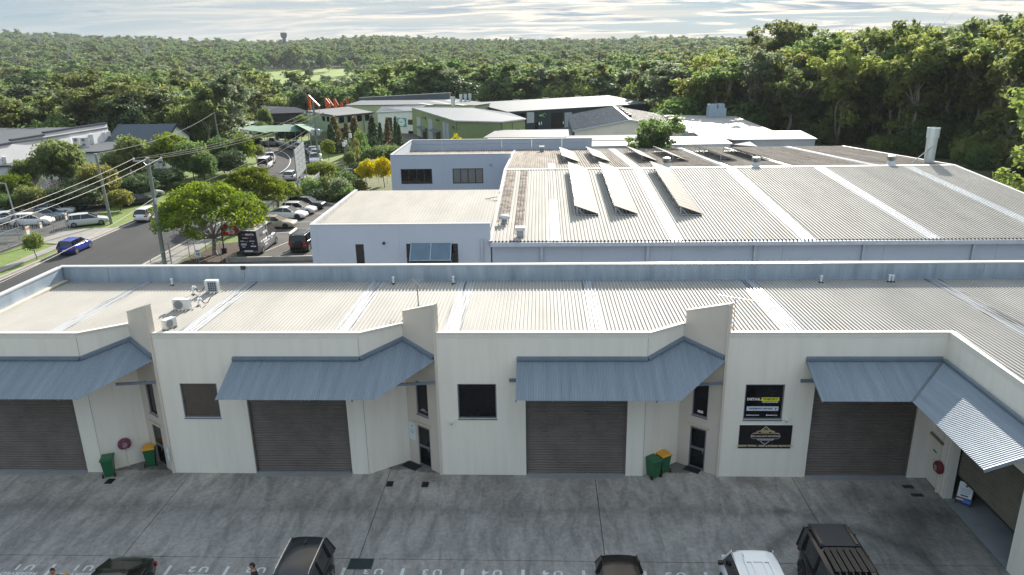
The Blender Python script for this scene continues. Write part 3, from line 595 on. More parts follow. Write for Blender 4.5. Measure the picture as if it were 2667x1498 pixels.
# ---------------------------------------------------------------- things on the roof of the units
acgrey = M_('ac_casing', (0.60, 0.61, 0.60), 0.45, var=0.06); acgrille = M_('ac_grille', (0.10, 0.12, 0.15), 0.5, var=0.2); coilm = M_('condenser_coil', (0.03, 0.07, 0.11), 0.4, 0.3, var=0.2)
def ac_unit(name, label, loc, rz, w=0.80, d=0.32, h=0.56, back=False, fans=1, group='air conditioners on the cream roof'):
    t = thing(name, label, 'air conditioner', loc, rz, group)
    c = MB().box(-w / 2, w / 2, -d / 2, d / 2, 0.07, 0.07 + h).obj('casing', acgrey, t, world=False)
    bv = c.modifiers.new('b', 'BEVEL'); bv.width = 0.02; bv.segments = 2
    for s in (-1, 1): MB().box(s * w * .36 - .04, s * w * .36 + .04, -d / 2 - .03, d / 2 + .03, 0, 0.072).obj('foot', steel, t, world=False)
    if back:
        m = MB().box(-w / 2 + .17, w / 2 - .05, -d / 2 - .012, -d / 2 + .01, 0.14, h + .0); m.obj('coil', coilm, t, world=False)
        m = MB()
        for i in range(5): xx = -w / 2 + .17 + (w - .22) * i / 4; m.box(xx - .006, xx + .006, -d / 2 - .022, -d / 2 - .013, .13, h)
        for i in range(6): zz = .14 + (h - .15) * i / 5; m.box(-w / 2 + .17, w / 2 - .05, -d / 2 - .030, -d / 2 - .023, zz - .005, zz + .005)
        m.obj('guard', acgrey, t, world=False)
    else:
        for f in range(fans):
            zc_ = 0.07 + h * (f + .5) / fans; r = min(.23, h / fans * .42); m = MB(); Mx = Matrix.Translation((-w * .14, -d / 2 - .001, zc_)) @ Matrix.Rotation(math.pi / 2, 4, 'X')
            m.lathe([(r, 0), (r, .012)], 20, M=Mx); m.obj('fan_opening', acgrille, t, world=False)
            m = MB()
            for q in np.linspace(-.85, .85, 9): L_ = math.sqrt(1 - q * q) * r; m.box(-w * .14 + q * r - .004, -w * .14 + q * r + .004, -d / 2 - .024, -d / 2 - .014, zc_ - L_, zc_ + L_)
            m.obj('fan_guard', acgrey, t, world=False)
    m = MB()
    for i in range(5): m.box(w / 2 - .003, w / 2 + .006, -d / 2 + .05, d / 2 - .03, .16 + i * .085, .2 + i * .085)
    m.obj('side_louvres', acgrille, t, world=False)
    return t
RZ0 = 6.90
ac_unit('air_conditioner', 'air conditioner with its dark coil side showing, in the parapet shade of the cream roof', (0.2, 5.95, 6.78), 0.0, 0.66, 0.3, 0.62, True)
ac_unit('air_conditioner', 'air conditioner with a round fan grille in the middle of the cream roof', (-0.08, 3.2, 6.83), 0.0, 0.78, 0.3, 0.5)
ac_unit('air_conditioner', 'small air conditioner seen from its end, beside the leftmost blade wall', (0.55, 0.62, 6.88), math.radians(68), 0.62, 0.28, 0.42)
pvc = M_('vent_pipe_white', (0.74, 0.76, 0.78), 0.4, var=0.05)
def vent_pipe(x, y, h, label, r=0.05, cap=True):
    t = thing('vent_pipe', label, 'vent pipe', (x, y, 6.72), 0, 'white vent pipes along the back parapet')
    m = MB().lathe([(r, 0), (r, h)], 10); m.obj('pipe', pvc, t, world=False, smooth=False)
    if cap: MB().lathe([(r * 1.45, 0), (r * 1.45, .06)], 10, (0, 0, h)).obj('cowl', pvc, t, world=False)
    MB().lathe([(r * 2.6, 0), (r * 1.9, .045), (r * 1.05, .06)], 10, (0, 0, 0.03)).obj('rubber_boot', rubber, t, world=False)
vent_pipe(-2.57, 7.28, 0.36, 'white vent pipe left of the shaded air conditioner')
vent_pipe(9.18, 7.4, 0.36, 'white vent pipe behind the roof antenna, on its left')
vent_pipe(12.33, 7.42, 0.38, 'white vent pipe on the right of the roof antenna, by the parapet')
vent_pipe(31.19, 7.37, 0.34, 'single white vent pipe standing right of centre on the cream roof by the parapet')
vent_pipe(34.63, 7.43, 0.36, 'left one of the pair of white vent pipes by the parapet')
vent_pipe(34.79, 7.43, 0.34, 'right one of the pair of white vent pipes by the parapet')
def swan(x, y, z, label, h):
    t = thing('pipe_hood', label, 'pipe', (x, y, z))
    MB().tube([(0, 0, 0), (0, 0, h), (.05, 0, h + .07), (.14, 0, h + .07), (.18, 0, h - .02)], .045, 8).obj('duct', pvc, t, world=False)
    MB().lathe([(.12, 0), (.09, .05)], 10).obj('boot', rubber, t, world=False)
    MB().tube([(.16, 0, h - .02), (.22, .1, .12), (.35, .2, .1), (.5, .3, .35)], .02, 6).obj('cable', rubber, t, world=False)
swan(-0.68, 5.62, 6.78, 'white goose-neck pipe hood beside the shaded air conditioner', 0.38)
swan(0.40, 3.84, 6.8, 'thin bent white pipe hood beside the fan air conditioner', 0.32)
def antenna(x, y, z, h, rz, label, n=7):
    t = thing('roof_antenna', label, 'antenna', (x, y, z), rz, 'television antennas on the cream roof'); am = M_('antenna_metal', (0.22, 0.21, 0.20), 0.4, 0.6)
    MB().bar((0, 0, 0), (0, 0, h), .016, n=6).bar((0, 0, 0), (.2, .0, .0), .014).bar((0, 0, .0), (-.2, 0, .0), .014).bar((0, 0, .25), (.22, .1, 0), .01).bar((0, 0, .25), (-.2, -.1, 0), .01).obj('mast', am, t, world=False)
    m = MB().bar((0, -.75, h - .03), (0, .75, h + .06), .014)
    for i in range(n): q = -.7 + 1.4 * i / (n - 1); L_ = .55 - .05 * i; m.bar((-L_, q, h + .015 + q * .06), (L_, q, h + .015 + q * .06), .007, n=5)
    m.obj('boom', am, t, world=False)
    MB().tube([(0.02, 0, h - .1), (.03, 0, .4), (.02, .02, 0.02)], .008, 5).obj('lead', rubber, t, world=False)
antenna(11.14, 3.32, 6.80, 1.25, 0.5, 'roof antenna with long cross rods behind the middle blade wall')
antenna(25.06, 0.42, 6.87, 1.42, 1.2, 'roof antenna on a tall mast beside the right-hand blade wall', 6)
t = thing('flood_light', 'small black floodlight fixed on the galvanised parapet', 'light', (1.08, 7.9, 7.44)); MB().box(-.1, .1, -.09, .03, -.0, .2).obj('lamp_head', blackm, t, world=False); MB().tube([(0, .04, 0), (.02, .06, -.35), (-.06, .06, -.6)], .006, 5).obj('cable', rubber, t, world=False)
# ---------------------------------------------------------------- wheelie bins, hose reels, mats, boards
bing = M_('bin_green', (0.012, 0.115, 0.045), 0.42, var=0.15, scale=5); biny = M_('bin_lid_yellow', (0.72, 0.34, 0.015), 0.4, var=0.08)
def bin_(label, x, y, rz, lidm, hub=None):
    t = thing('wheelie_bin', label, 'bin', (x, y, 0.0), rz, 'wheelie bins by the entrances', 0.95)
    m = MB(); prof = [(.19, .22, .03), (.22, .26, .45), (.255, .31, .93)]
    vs = []
    for hx, hy, z in prof:
        for sx, sy in ((-1, -1), (-.8, -1.04), (.8, -1.04), (1, -1), (1.03, 0), (1, 1), (-1, 1), (-1.03, 0)): vs.append((sx * hx, sy * hy, z))
    n = 8; fs = [(k * n + i, k * n + (i + 1) % n, (k + 1) * n + (i + 1) % n, (k + 1) * n + i) for k in range(2) for i in range(n)] + [tuple(range(n - 1, -1, -1)), tuple(range(2 * n, 3 * n))]
    m.add(vs, fs); m.obj('body', bing, t, world=False)
    MB().box(-.28, .28, -.34, .33, .905, .935).obj('rim', bing, t, world=False)
    vs = []; 
    for hx, hy, z in ((.285, .35, .937), (.285, .35, .965), (.25, .30, 1.0), (.14, .2, 1.015)):
        vs += [(-hx, -hy, z), (hx, -hy, z), (hx, hy, z - .0), (-hx, hy, z)]
    m = MB().add(vs, [(k * 4 + i, k * 4 + (i + 1) % 4, k * 4 + 4 + (i + 1) % 4, k * 4 + 4 + i) for k in range(3) for i in range(4)] + [(12, 13, 14, 15)]); lid = m.obj('lid', lidm, t, world=False)
    MB().bar((-.24, .37, .95), (.24, .37, .95), .018).bar((-.24, .3, .93), (-.24, .37, .95), .018).bar((.24, .3, .93), (.24, .37, .95), .018).obj('handle', bing, t, world=False)
    for s in (-1, 1):
        Mx = Matrix.Translation((s * .26, .24, .1)) @ Matrix.Rotation(math.pi / 2, 4, 'Y'); wv = MB().lathe([(.1, -.025), (.1, .025)], 14, M=Mx).obj('wheel', rubber, t, world=False)
        MB().lathe([(.045, -.03), (.045, .03)], 10, M=Mx).obj('hub', hub or rubber, wv, world=False)
bin_('all-green wheelie bin standing near the left fire hose reel', -2.95, -0.22, math.radians(-160), bing)
bin_('green wheelie bin with a yellow lid beside the leftmost entrance door', -1.48, 0.72, math.radians(-158), biny, biny)
bin_('all-green wheelie bin in front of the yellow-lidded one, right of the middle roller door', 21.9, -0.02, math.radians(-150), bing)
bin_('green wheelie bin with a yellow lid in the recess right of the middle roller door', 22.38, 0.42, math.radians(-150), biny, biny)
reelm = M_('hose_cover_maroon', (0.17, 0.045, 0.075), 0.45, var=0.12); reelr = M_('hose_cover_red', (0.17, 0.012, 0.022), 0.4, var=0.12)
def hose(label, M4, mat, seed):
    t = thing('fire_hose_reel', label, 'hose reel', M4.translation, M4.to_euler().z, 'fire hose reels on the walls')
    # padded cover: rounded drum hung on the wall, flat at its foot
    vs = []; N = 20
    for r, dep in ((.26, 0.0), (.285, .05), (.285, .15), (.25, .21), (.14, .225)):
        for i in range(N):
            a = 2 * math.pi * i / N; cx, cz = r * math.cos(a), r * math.sin(a); cz = max(cz, -r * .82); vs.append((cx, -dep - .02, cz + 1.2))
    m = MB().add(vs, [(k * N + i, (k + 1) * N + i, (k + 1) * N + (i + 1) % N, k * N + (i + 1) % N) for k in range(4) for i in range(N)] + [tuple(4 * N + i for i in range(N)), tuple(range(N - 1, -1, -1))]); cv_ = m.obj('cover', mat, t, world=False, smooth=False)
    pm = M_('faded_print', (0.55, 0.42, 0.46), 0.6)
    for zz, s_ in ((1.27, 'FIRE'), (1.19, 'HOSE'), (1.11, 'REEL')): link('lettering', text_mesh(s_, .085, mat=pm, bold=.002), cv_, Matrix.Translation((0, -.249, zz)) @ Matrix.Rotation(math.pi / 2, 4, 'X'))
    MB().bar((0, -.03, 0.05), (0, -.03, 0.98), .022).box(-.04, .04, -.09, -.01, .0, .06).obj('riser_pipe', creamtrim, t, world=False)
d = Vector((VA[0] - PR, VA[1])).normalized()
hose('faded maroon fire hose reel cover on the wall between two bins', Matrix.Translation((-P + PR + d.x * 1.02, d.y * 1.02, 0)) @ Matrix.Rotation(math.atan2(d.y, d.x), 4, 'Z'), reelm, 1)
hose('dark red fire hose reel cover beside the cream side door', Matrix.Translation((33.85, -1.1, -.08)) @ Matrix.Rotation(-math.pi / 2, 4, 'Z'), reelr, 2)
bpy.data.objects['fire_hose_reel.001'].location.z = 0.0
for (x, y, w_, d_, rz, lab) in ((10.86, 0.72, .85, .5, -0.56, 'black door mat at the middle entrance recess'), (23.76, 0.55, .72, .45, -0.56, 'black door mat in front of the right-hand entrance door')):
    t = thing('door_mat', lab, 'mat', (x, y, 0.0), rz); MB().box(-w_ / 2, w_ / 2, -d_ / 2, d_ / 2, 0, .018).obj('mat', rubber, t, world=False); MB().box(-w_ / 2 + .05, w_ / 2 - .05, -d_ / 2 + .05, d_ / 2 - .05, .0181, .023).obj('pile', M_('mat_pile', (0.012, .012, .012), .95, bump=.5), t, world=False)
gr = M_('grate_iron', (0.012, 0.014, 0.016), 0.6, .3, var=.2)
for (x, y, w_, d_, lab, mt) in ((-2.67, -0.75, .34, .42, 'black drain grate in front of the all-green left bin', gr), (10.14, -0.8, .30, .42, 'left one of the two black drain covers before the middle entrance', gr), (11.73, -0.83, .30, .42, 'right one of the two black drain covers before the middle entrance', gr), (10.09, -6.2, .92, .62, 'large dark green grated pit cover near the painted bays', M_('pit_cover', (0.028, 0.05, 0.055), .5, .3, var=.2)), (32.81, -0.72, .45, .26, 'worn dark pit lid near the cream side door', M_('worn_lid', (.045, .05, .05), .6, var=.3)), (32.9, -1.36, .5, .22, 'worn dark pit lid nearest the courtyard corner', MATS.get('worn_lid'))):
    t = thing('drain_grate', lab, 'drain', (x, y, 0)); m = MB().box(-w_ / 2, w_ / 2, -d_ / 2, -d_ / 2 + .04, 0, .012).box(-w_ / 2, w_ / 2, d_ / 2 - .04, d_ / 2, 0, .012).box(-w_ / 2, -w_ / 2 + .04, -d_ / 2 + .04, d_ / 2 - .04, 0, .012).box(w_ / 2 - .04, w_ / 2, -d_ / 2 + .04, d_ / 2 - .04, 0, .012); m.obj('frame', mt, t, world=False)
    m = MB(); n = int((w_ - .08) / .045)
    for i in range(n): xx = -w_ / 2 + .04 + (i + .5) * (w_ - .08) / n; m.box(xx - .012, xx + .012, -d_ / 2 + .04, d_ / 2 - .04, 0.001, .010)
    m.obj('bars', mt, t, world=False); MB().box(-w_ / 2 + .04, w_ / 2 - .04, -d_ / 2 + .04, d_ / 2 - .04, 0.0005, .003).obj('pit', M_('pit_dark', (.006, .006, .007), .9), t, world=False)
# sandwich board in the open bay
sb = thing('sandwich_board', 'folding white sandwich board with a blue corner standing under the half-open roller door', 'sign', (34.58, -1.85, 0.02), math.radians(-38)); bdw = M_('board_white', (0.66, 0.72, 0.74), .5, var=.05); bdb = M_('board_blue', (.02, .16, .75), .5); bdr = M_('board_red', (.28, .02, .03), .5)
for s in (-1, 1):
    Mx = Matrix.Rotation(s * -0.36, 4, 'X'); Mt = Matrix.Translation((0, 0, .93)) @ Mx
    lf = MB().tbox((0, 0, -.46), .29, .012, .46, Mt).obj('leaf', blackm, sb, world=False)
    if s < 0:
        pass
    q = -.014 if s == 1 else .014
    def pn(x0, x1, z0, z1, m_, nm, e=0.0): MB().tbox(((x0 + x1) / 2, q + math.copysign(e, q), (z0 + z1) / 2), (x1 - x0) / 2, .0015, (z1 - z0) / 2, Mt).obj(nm, m_, lf, world=False)
    pn(-.26, .26, -.66, -.02, bdw, 'poster'); pn(-.26, .26, -.86, -.66, blackm, 'poster_foot')
    if s == 1:
        pn(-.02, .26, -.86, -.72, bdb, 'print', .003); pn(-.2, .05, -.72, -.665, bdr, 'print', .003); pn(-.26, .0, -.79, -.73, bdw, 'print', .003)
        for zz, wd_ in ((-.3, .2), (-.36, .18), (-.42, .2), (-.48, .15)): pn(-wd_, wd_, zz - .008, zz + .008, M_('print_grey', (.3, .33, .36), .6), 'print_line', .003)
        pn(-.14, .14, -.60, -.55, MATS['print_black'], 'print_line', .003)
        MB().lathe([(.055, -.0), (.055, .004)], 8, M=Mt @ Matrix.Translation((.02, q - .006, -.16)) @ Matrix.Rotation(math.pi / 2, 4, 'X')).obj('emblem', M_('emblem_grey', (.16, .12, .16), .6), lf, world=False)
for sx in (-.27, .27):
    for s in (-1, 1): MB().bar((sx, s * .32, 0), (sx, s * .325, .07), .02).obj('foot', blackm, sb, world=False)
# ---------------------------------------------------------------- signs and fittings on the front wall
sg = thing('wall_sign', 'black wall sign with a gold car emblem below the printed shop window', 'sign', (26.7, -0.002, 1.45)); gold = M_('gold_print', (0.58, 0.43, 0.19), .4, .3); silv = M_('silver_print', (.66, .66, .68), .4, .2); palegold = M_('pale_gold_print', (.68, .60, .42), .5)
bd = MB().box(-1.14, 1.14, -.035, 0, 0, 1.14).obj('board', M_('sign_black', (.008, .008, .009), .35), sg, world=False)
MB().box(-1.155, 1.155, -.03, -.001, 1.141, 1.155).box(-1.155, 1.155, -.03, -.001, -.015, -.001).box(-1.155, -1.141, -.03, -.001, -.001, 1.141).box(1.141, 1.155, -.03, -.001, -.001, 1.141).obj('edge_trim', white, sg, world=False)
def put(me, u, z, par=sg, nm='lettering', y=-.038): return link(nm, me, par, Matrix.Translation((u, y, z)) @ Matrix.Rotation(math.pi / 2, 4, 'X'))
put(text_mesh('WINDOW TINTING - PAINT & INTERIOR PROTECTION', .125, mat=palegold, bold=.004, shear=.12, sx=.80), 0, .12)
put(text_mesh('REDLANDS AUTO PROTECTION', .10, mat=M_('copper_print', (.72, .52, .42), .5), bold=.004, sx=.86), 0.02, .60)
m = MB()
for (x0, z0, x1, z1) in ((-.20, .90, 0, 1.08), (0, 1.08, .2, .90), (-.2, .36, 0, .20), (0, .20, .2, .36)): m.sbar((x0, -.038, z0), (x1, -.038, z1), .006, .022)
pts = [(-.62, .60), (-.6, .68), (-.53, .73), (.55, .73), (.62, .68), (.64, .60), (.62, .53), (.55, .48), (-.53, .48), (-.6, .53), (-.62, .60)]
for a_, b_ in zip(pts[:-1], pts[1:]): m.sbar((a_[0], -.038, a_[1]), (b_[0], -.038, b_[1]), .005, .012)
m.add([(-.36, -.04, .465), (.40, -.04, .465), (.32, -.04, .39), (-.28, -.04, .39)], [(0, 1, 2, 3)])
for q in (-.5, -.42, .46, .54): m.box(q - .05, q + .05, -.041, -.036, .735, .76)
for q, z in ((0, 1.0), (-.04, .965), (.045, .97), (.25, .89)): m.box(q - .012, q + .012, -.041, -.036, z - .012, z + .012)
m.obj('emblem_outline', silv, sg, world=False)
car_o = [(-.42, .76), (-.40, .84), (-.30, .88), (-.16, .91), (-.08, .96), (.10, .965), (.20, .90), (.36, .87), (.41, .82), (.41, .77), (.26, .765), (.22, .83), (.12, .765), (-.18, .765), (-.25, .84), (-.32, .765)]
MB().add([(a_, -.041, b_) for a_, b_ in car_o], [tuple(range(len(car_o)))]).obj('car_emblem', gold, sg, world=False)
MB().add([(-.1, -.0425, .90), (-.05, -.0425, .945), (.08, -.0425, .95), (.14, -.0425, .90)], [(0, 1, 2, 3)]).obj('car_emblem_glass', MATS['sign_black'], sg, world=False)
for i in range(7): MB().box(-.27 + i * .085, -.225 + i * .085, -.044, -.041, .405, .45).obj('emblem_mark', MATS['sign_black'], sg, world=False)
# plate beside the middle door
F2 = frame_of((VA[0], VA[1]), (P, 0)); pl = thing('wall_plate', 'pale white sign plate screwed to the wall beside the middle entrance door', 'sign', F2 @ Vector((.16, -.002, 1.2)), math.atan2(-VA[1], P - VA[0]))
MB().box(-.12, .30, -.02, 0, 0, .9).obj('plate', M_('plate_white', (.70, .74, .78), .4, var=.04), pl, world=False)
for sx in (-.095, .275):
    for sz in (.04, .86): MB().bar((sx, -.026, sz), (sx, -.02, sz), .012).obj('screw', steel, pl, world=False)
lp = M_('plate_print', (.30, .34, .38), .5); m = MB()
for i in range(9):
    a_ = math.pi * (.15 + .7 * i / 8); m.sbar((.09 + .02 * math.cos(a_), -.022, .66 + .02 * math.sin(a_)), (.09 + .09 * math.cos(a_), -.022, .66 + .1 * math.sin(a_)), .004, .008)
for z, w_ in ((.52, .15), (.42, .10), (.37, .09)): m.box(.09 - w_, .09 + w_, -.0235, -.021, z - .012, z + .012)
m.obj('print', lp, pl, world=False)
for x, z, lab, mt in ((12.4 + .53, 2.64, 'small beige motion sensor on the wall left of the middle window', creamtrim), (27.52, 2.82, 'white security sensor on the wall beside the printed shop window', white)):
    t = thing('wall_sensor', lab, 'sensor', (x, 0, z)); MB().box(-.05, .05, -.05, 0, 0, .1).obj('bracket', mt, t, world=False); MB().box(-.07, .07, -.14, -.05, -.02, .12).obj('housing', mt, t, world=False); MB().bar((0, -.13, .01), (0, -.15, -.02), .035).obj('lens', M_('lens_grey', (.1, .1, .11), .2), t, world=False)
t = thing('notice_holder', 'clipboard notice hanging beside the leftmost entrance door', 'notice', Vector((-.12, -.03, 0)) + Vector((0, 0, .62)), math.atan2(-VA[1], P - VA[0])); MB().box(-.1, .1, -.05, -.03, 0, .75).obj('holder', M_('pale_blue_plastic', (.55, .63, .70), .4), t, world=False); MB().box(-.08, .08, -.055, -.051, .1, .35).obj('sheet', white, t, world=False); MB().box(-.08, .08, -.055, -.051, .42, .68).obj('sheet', white, t, world=False)
# litter: dry leaves on the slab
lm = M_('dry_leaf', (.10, .06, .03), .8)
for i, (x, y) in enumerate([(13.3, -1.5), (13.7, -1.7), (17.3, -1.6), (18.9, -1.9), (20.2, -1.4), (22.6, -1.8), (24.4, -2.2), (29.1, -.9), (27.0, -1.8), (16.1, -3.0), (21.4, -3.9)]):
    m = MB(); a_ = RND.random() * 6; m.add([(-.07, 0, .012), (0, -.025, .004), (.07, 0, .014), (0, .025, .004)], [(0, 1, 2, 3)]); t = m.obj('fallen_leaf', lm, world=False); t.location = (x, y, 0); t.rotation_euler = (0, 0, a_); tag(t, 'small dry leaf lying on the courtyard concrete', 'leaf', 'dry leaves scattered on the courtyard')
# ---------------------------------------------------------------- pixel frames of the photograph's enlarged regions
def Z1(x, y): return (x / 2.862, y / 2.862)
def Z2(x, y): return (880 + x / 2.862, y / 2.862)
def Z3(x, y): return (1767 + x / 2.862, y / 2.862)
def Z4(x, y): return (x / 3.445, 300 + y / 3.445)
def Z5(x, y): return (550 + x / 2.954, 230 + y / 2.954)
def Z6(x, y): return (1000 + x / 5.152, 230 + y / 5.152)
def Z7(x, y): return (1480 + x / 3.903, 230 + y / 3.903)
def Z9(x, y): return (640 + x / 6.133, 230 + y / 6.133)
def on_wall(A, B, p):
    """(u, z) on the upright plane through A and B seen at pixel p"""
    A = Vector(A); B = Vector(B); d = (B - A).normalized(); n = Vector((-d.y, d.x)); r_ = ray(*p); t = (A - CAM.xy).dot(n) / r_.xy.dot(n); q = CAM + r_ * t
    return (q.xy - A).dot(d), q.z
# ---------------------------------------------------------------- the grey factory behind the units
fwall = M_('factory_wall_paint', (0.44, 0.49, 0.575), 0.7, var=0.04, scale=0.5, bump=.04); fwall2 = M_('factory_cladding', (0.38, 0.445, 0.54), 0.65, var=0.06, scale=0.5)
froof = M_('factory_roof_sheet', (0.45, 0.432, 0.402), 0.75, 0.0, spec=.12, var=0.0, c2=(0.36, 0.342, 0.315), scale=0.7, stretch=(1.5, .25, 1)); froofb = M_('factory_roof_worn', (0.33, 0.30, 0.265), .8, spec=.12, var=0.0, c2=(.15, .125, .105), scale=.9, stretch=(2, .2, 1))
fskyl = M_('factory_skylight', (0.55, 0.56, 0.57), 0.3, var=0.08, scale=1); lichen = M_('lichen_sheet', (0.30, 0.26, 0.22), .9, var=0, c2=(.065, .045, .038), scale=1.3, hard=(.40, .62), detail=9)
fac = thing('grey_factory', 'large pale grey factory with a low ridged metal roof, behind the cream units', 'building', (35, 45, 0))
YE, YR, YB, ZE, ZR, ZB = 20.5, 43.05, 70.0, 5.70, 7.06, 5.45; HX0, HX1 = 13.4, 56.1
zf = lambda x, y: ZE + (y - YE + .25) / (YR - YE) * (ZR - ZE); zb_ = lambda x, y: ZR - (y - YR) / (YB - YR) * (ZR - ZB)
fs_ = [(13.55, 14.45, lichen), (14.9, 15.6, lichen), (17.5, 18.25, fskyl), (25.7, 26.55, fskyl), (34.5, 35.5, fskyl), (42.9, 43.9, fskyl), (51.2, 52.1, fskyl)]
def strip_roof(x0, x1, ya, yb, fz, strips, base, pitch=.25, nm='roof_sheeting'):
    e = [x0] + [v for s in strips for v in s[:2]] + [x1]
    for i in range(0, len(e), 2): ribbed(e[i], e[i + 1], ya, yb, fz, pitch, .12, .075).obj(nm, base, fac)
    for s in strips: ribbed(s[0], s[1], s[3] if len(s) > 3 else ya, s[4] if len(s) > 4 else yb, fz, pitch, .12, .075, .008).obj('skylight_strip' if s[2] is not lichen else 'lichen_covered_strip', s[2], fac)
    for s in strips:
        if len(s) > 3:
            if s[3] > ya: ribbed(s[0], s[1], ya, s[3] - .01, fz, pitch, .12, .075).obj(nm, base, fac)
            if s[4] < yb: ribbed(s[0], s[1], s[4] + .01, yb, fz, pitch, .12, .075).obj(nm, base, fac)
strip_roof(HX0, HX1, YE - .25, YR - .12, zf, [fs_[0][:3] + (25.0, 42.4), fs_[1][:3] + (21.8, 42.4)] + [(17.5, 18.25, fskyl, YE - .25, 31.4)] + fs_[3:], froof)
strip_roof(HX0, HX1, YR + .12, YB + .2, zb_, [(17.6, 18.3, fskyl, 44.0, 49.5), (25.7, 26.55, fskyl), (34.5, 35.5, fskyl), (40.7, 41.5, fskyl), (48.5, 49.3, fskyl)], froofb)
MB().prism([(HX0, YR - .3), (HX1, YR - .3), (HX1, YR + .3), (HX0, YR + .3)], ZR + .03, ZR + .075).obj('ridge_cap', galvcap, fac)
for s, xx in ((-1, HX0), (1, HX1)):
    MB().sbar((xx + .02 * s, YE - .25, ZE + .05), (xx + .02 * s, YR, ZR + .06), .26, .06).sbar((xx + .02 * s, YR, ZR + .06), (xx + .02 * s, YB + .2, ZB + .05), .26, .06).obj('barge_cap', galvcap, fac)
MB().prism([(HX0 + .1, YE), (HX1 - .05, YE), (HX1 - .05, YE + .2), (HX0 + .1, YE + .2)], 0, ZE - .12).obj('front_wall', fwall2, fac)
MB().box(HX0, HX1, YE - .42, YE - .22, ZE - .32, ZE - .04).obj('gutter', M_('gutter_grey', (.42, .47, .54), .45, .2), fac)
for x_ in np.arange(16.92, 56, 7.3): MB().box(x_ - .1, x_ + .1, YE - .18, YE - .02, 0, ZE - .3).obj('downpipe', M_('downpipe_grey', (.36, .41, .48), .45, .2), fac)
for x_ in (19.7, 25.9, 33.4, 40.2, 47.7): MB().box(x_ - .012, x_ + .012, YE - .012, YE - .001, 0, ZE - .33).obj('panel_joint', M_('joint_dark', (.28, .32, .38), .8), fac)
for xx in (HX0 + .12, HX1 - .1):
    m = MB(); pts = [(YE, ZE - .05), (YR, ZR - .05), (YB, ZB - .05)]; vs = []
    for t_ in (-.1, .1):
        vs += [(xx + t_, YE + .21, 0), (xx + t_, YB, 0)] + [(xx + t_, YB, ZB - .05), (xx + t_, YR, ZR - .05), (xx + t_, YE + .21, ZE - .05)]
    m.add(vs, [(0, 1, 2, 3, 4), (9, 8, 7, 6, 5)] + [(i, (i + 1) % 5 + 0, (i + 1) % 5 + 5, i + 5) for i in range(5)]); m.obj('gable_wall', fwall, fac)
MB().box(HX0 + .3, HX1, YB - .2, YB, 0, ZB - .1).obj('back_wall', fwall, fac)
# front left wing with its flat roof
AX0 = 0.8
wall((AX0, YE), (HX0 - .02, YE), 0, 6.9, [(3.9 - AX0, 4.49 - AX0, 2.2, 5.52), (7.48 - AX0, 11.1 - AX0, 2.6, 5.53)], .2, parent=fac, mat=fwall)
Ff = frame_of((AX0, YE), (HX0, YE))
window(fac, Ff, 3.9 - AX0, 4.49 - AX0, 2.2, 5.52, glassd, M_('frame_black', (.02, .022, .026), .4), sill=False)
hw = window(fac, Ff, 7.48 - AX0, 11.1 - AX0, 2.6, 5.53, glassd, MATS['frame_black'], mull=1, sill=False)
hood = M_('hood_glass', (.07, .13, .19), .18, var=.2, scale=1.5, spec=.6); hf = M_('hood_frame', (.26, .36, .44), .4, .3)
for a_, b_ in ((7.87, 9.23), (9.27, 10.63)):
    MB().add([(a_, YE - .05, 5.58), (b_, YE - .05, 5.58), (b_, YE - .95, 4.62), (a_, YE - .95, 4.62), (a_, YE - .05, 5.55), (b_, YE - .05, 5.55), (b_, YE - .95, 4.59), (a_, YE - .95, 4.59)], [(0, 1, 2, 3), (7, 6, 5, 4)]).obj('hood_pane', hood, fac)
for xx in (7.85, 9.25, 10.65): MB().sbar((xx, YE - .02, 5.60), (xx, YE - .97, 4.62), .06, .06).obj('hood_rib', hf, fac)
MB().sbar((7.8, YE - .97, 4.60), (10.7, YE - .97, 4.60), .07, .07).obj('hood_rail', hf, fac); MB().sbar((7.8, YE - .97, 4.60), (7.8, YE - .02, 3.6), .04, .04).sbar((10.7, YE - .97, 4.60), (10.7, YE - .02, 3.6), .04, .04).obj('hood_stay', hf, fac)
MB().box(AX0, HX0 - .02, YE - .03, YE + .23, 6.902, 6.96).obj('wall_cap', galvcap, fac)
wall((AX0, 33.8), (AX0, YE + .22), 0, 6.9, (), .2, parent=fac, mat=fwall); MB().box(AX0 - .03, AX0 + .23, YE + .24, 33.8, 6.902, 6.96).obj('wall_cap', galvcap, fac)
MB().box(AX0 + .2, AX0 + .24, YE + .24, 33.7, 6.3, 6.898).obj('parapet_lining', M_('lining_pale', (.60, .60, .58), .5, .1, var=0, c2=(.38, .38, .37), scale=1.2, stretch=(1, 2.5, .4)), fac)
ribbed(AX0 + .24, HX0 - .05, YE + .22, 33.9, lambda x, y: 6.42 + (y - YE) * .028, .25, .1, .055).obj('roof_sheeting', M_('wing_roof_sheet', (.36, .345, .315), .75, spec=.12, var=.1, scale=.6, stretch=(1, .3, 1)), fac)
MB().box(AX0 + .24, HX0 - .05, 33.9, 33.98, 6.5, 6.80).obj('roof_edge', galvcap, fac); wall((HX0 - .02, 33.8), (AX0 + .2, 33.8), 0, 6.72, (), .2, parent=fac, mat=fwall)
for xx in (1.25, 7.0): MB().box(xx - .012, xx + .012, YE - .012, YE - .001, 0, 6.88).obj('panel_joint', M_('joint_pale', (.42, .47, .54), .8), fac)
MB().box(12.69, 12.88, YE - .12, YE - .01, 0, 5.85).obj('downpipe', MATS['downpipe_grey'], fac); MB().lathe([(.09, 0), (.11, .1), (.06, .18)], 10, (5.94, YE - .1, 5.52)).obj('dome_camera', blackm, fac)
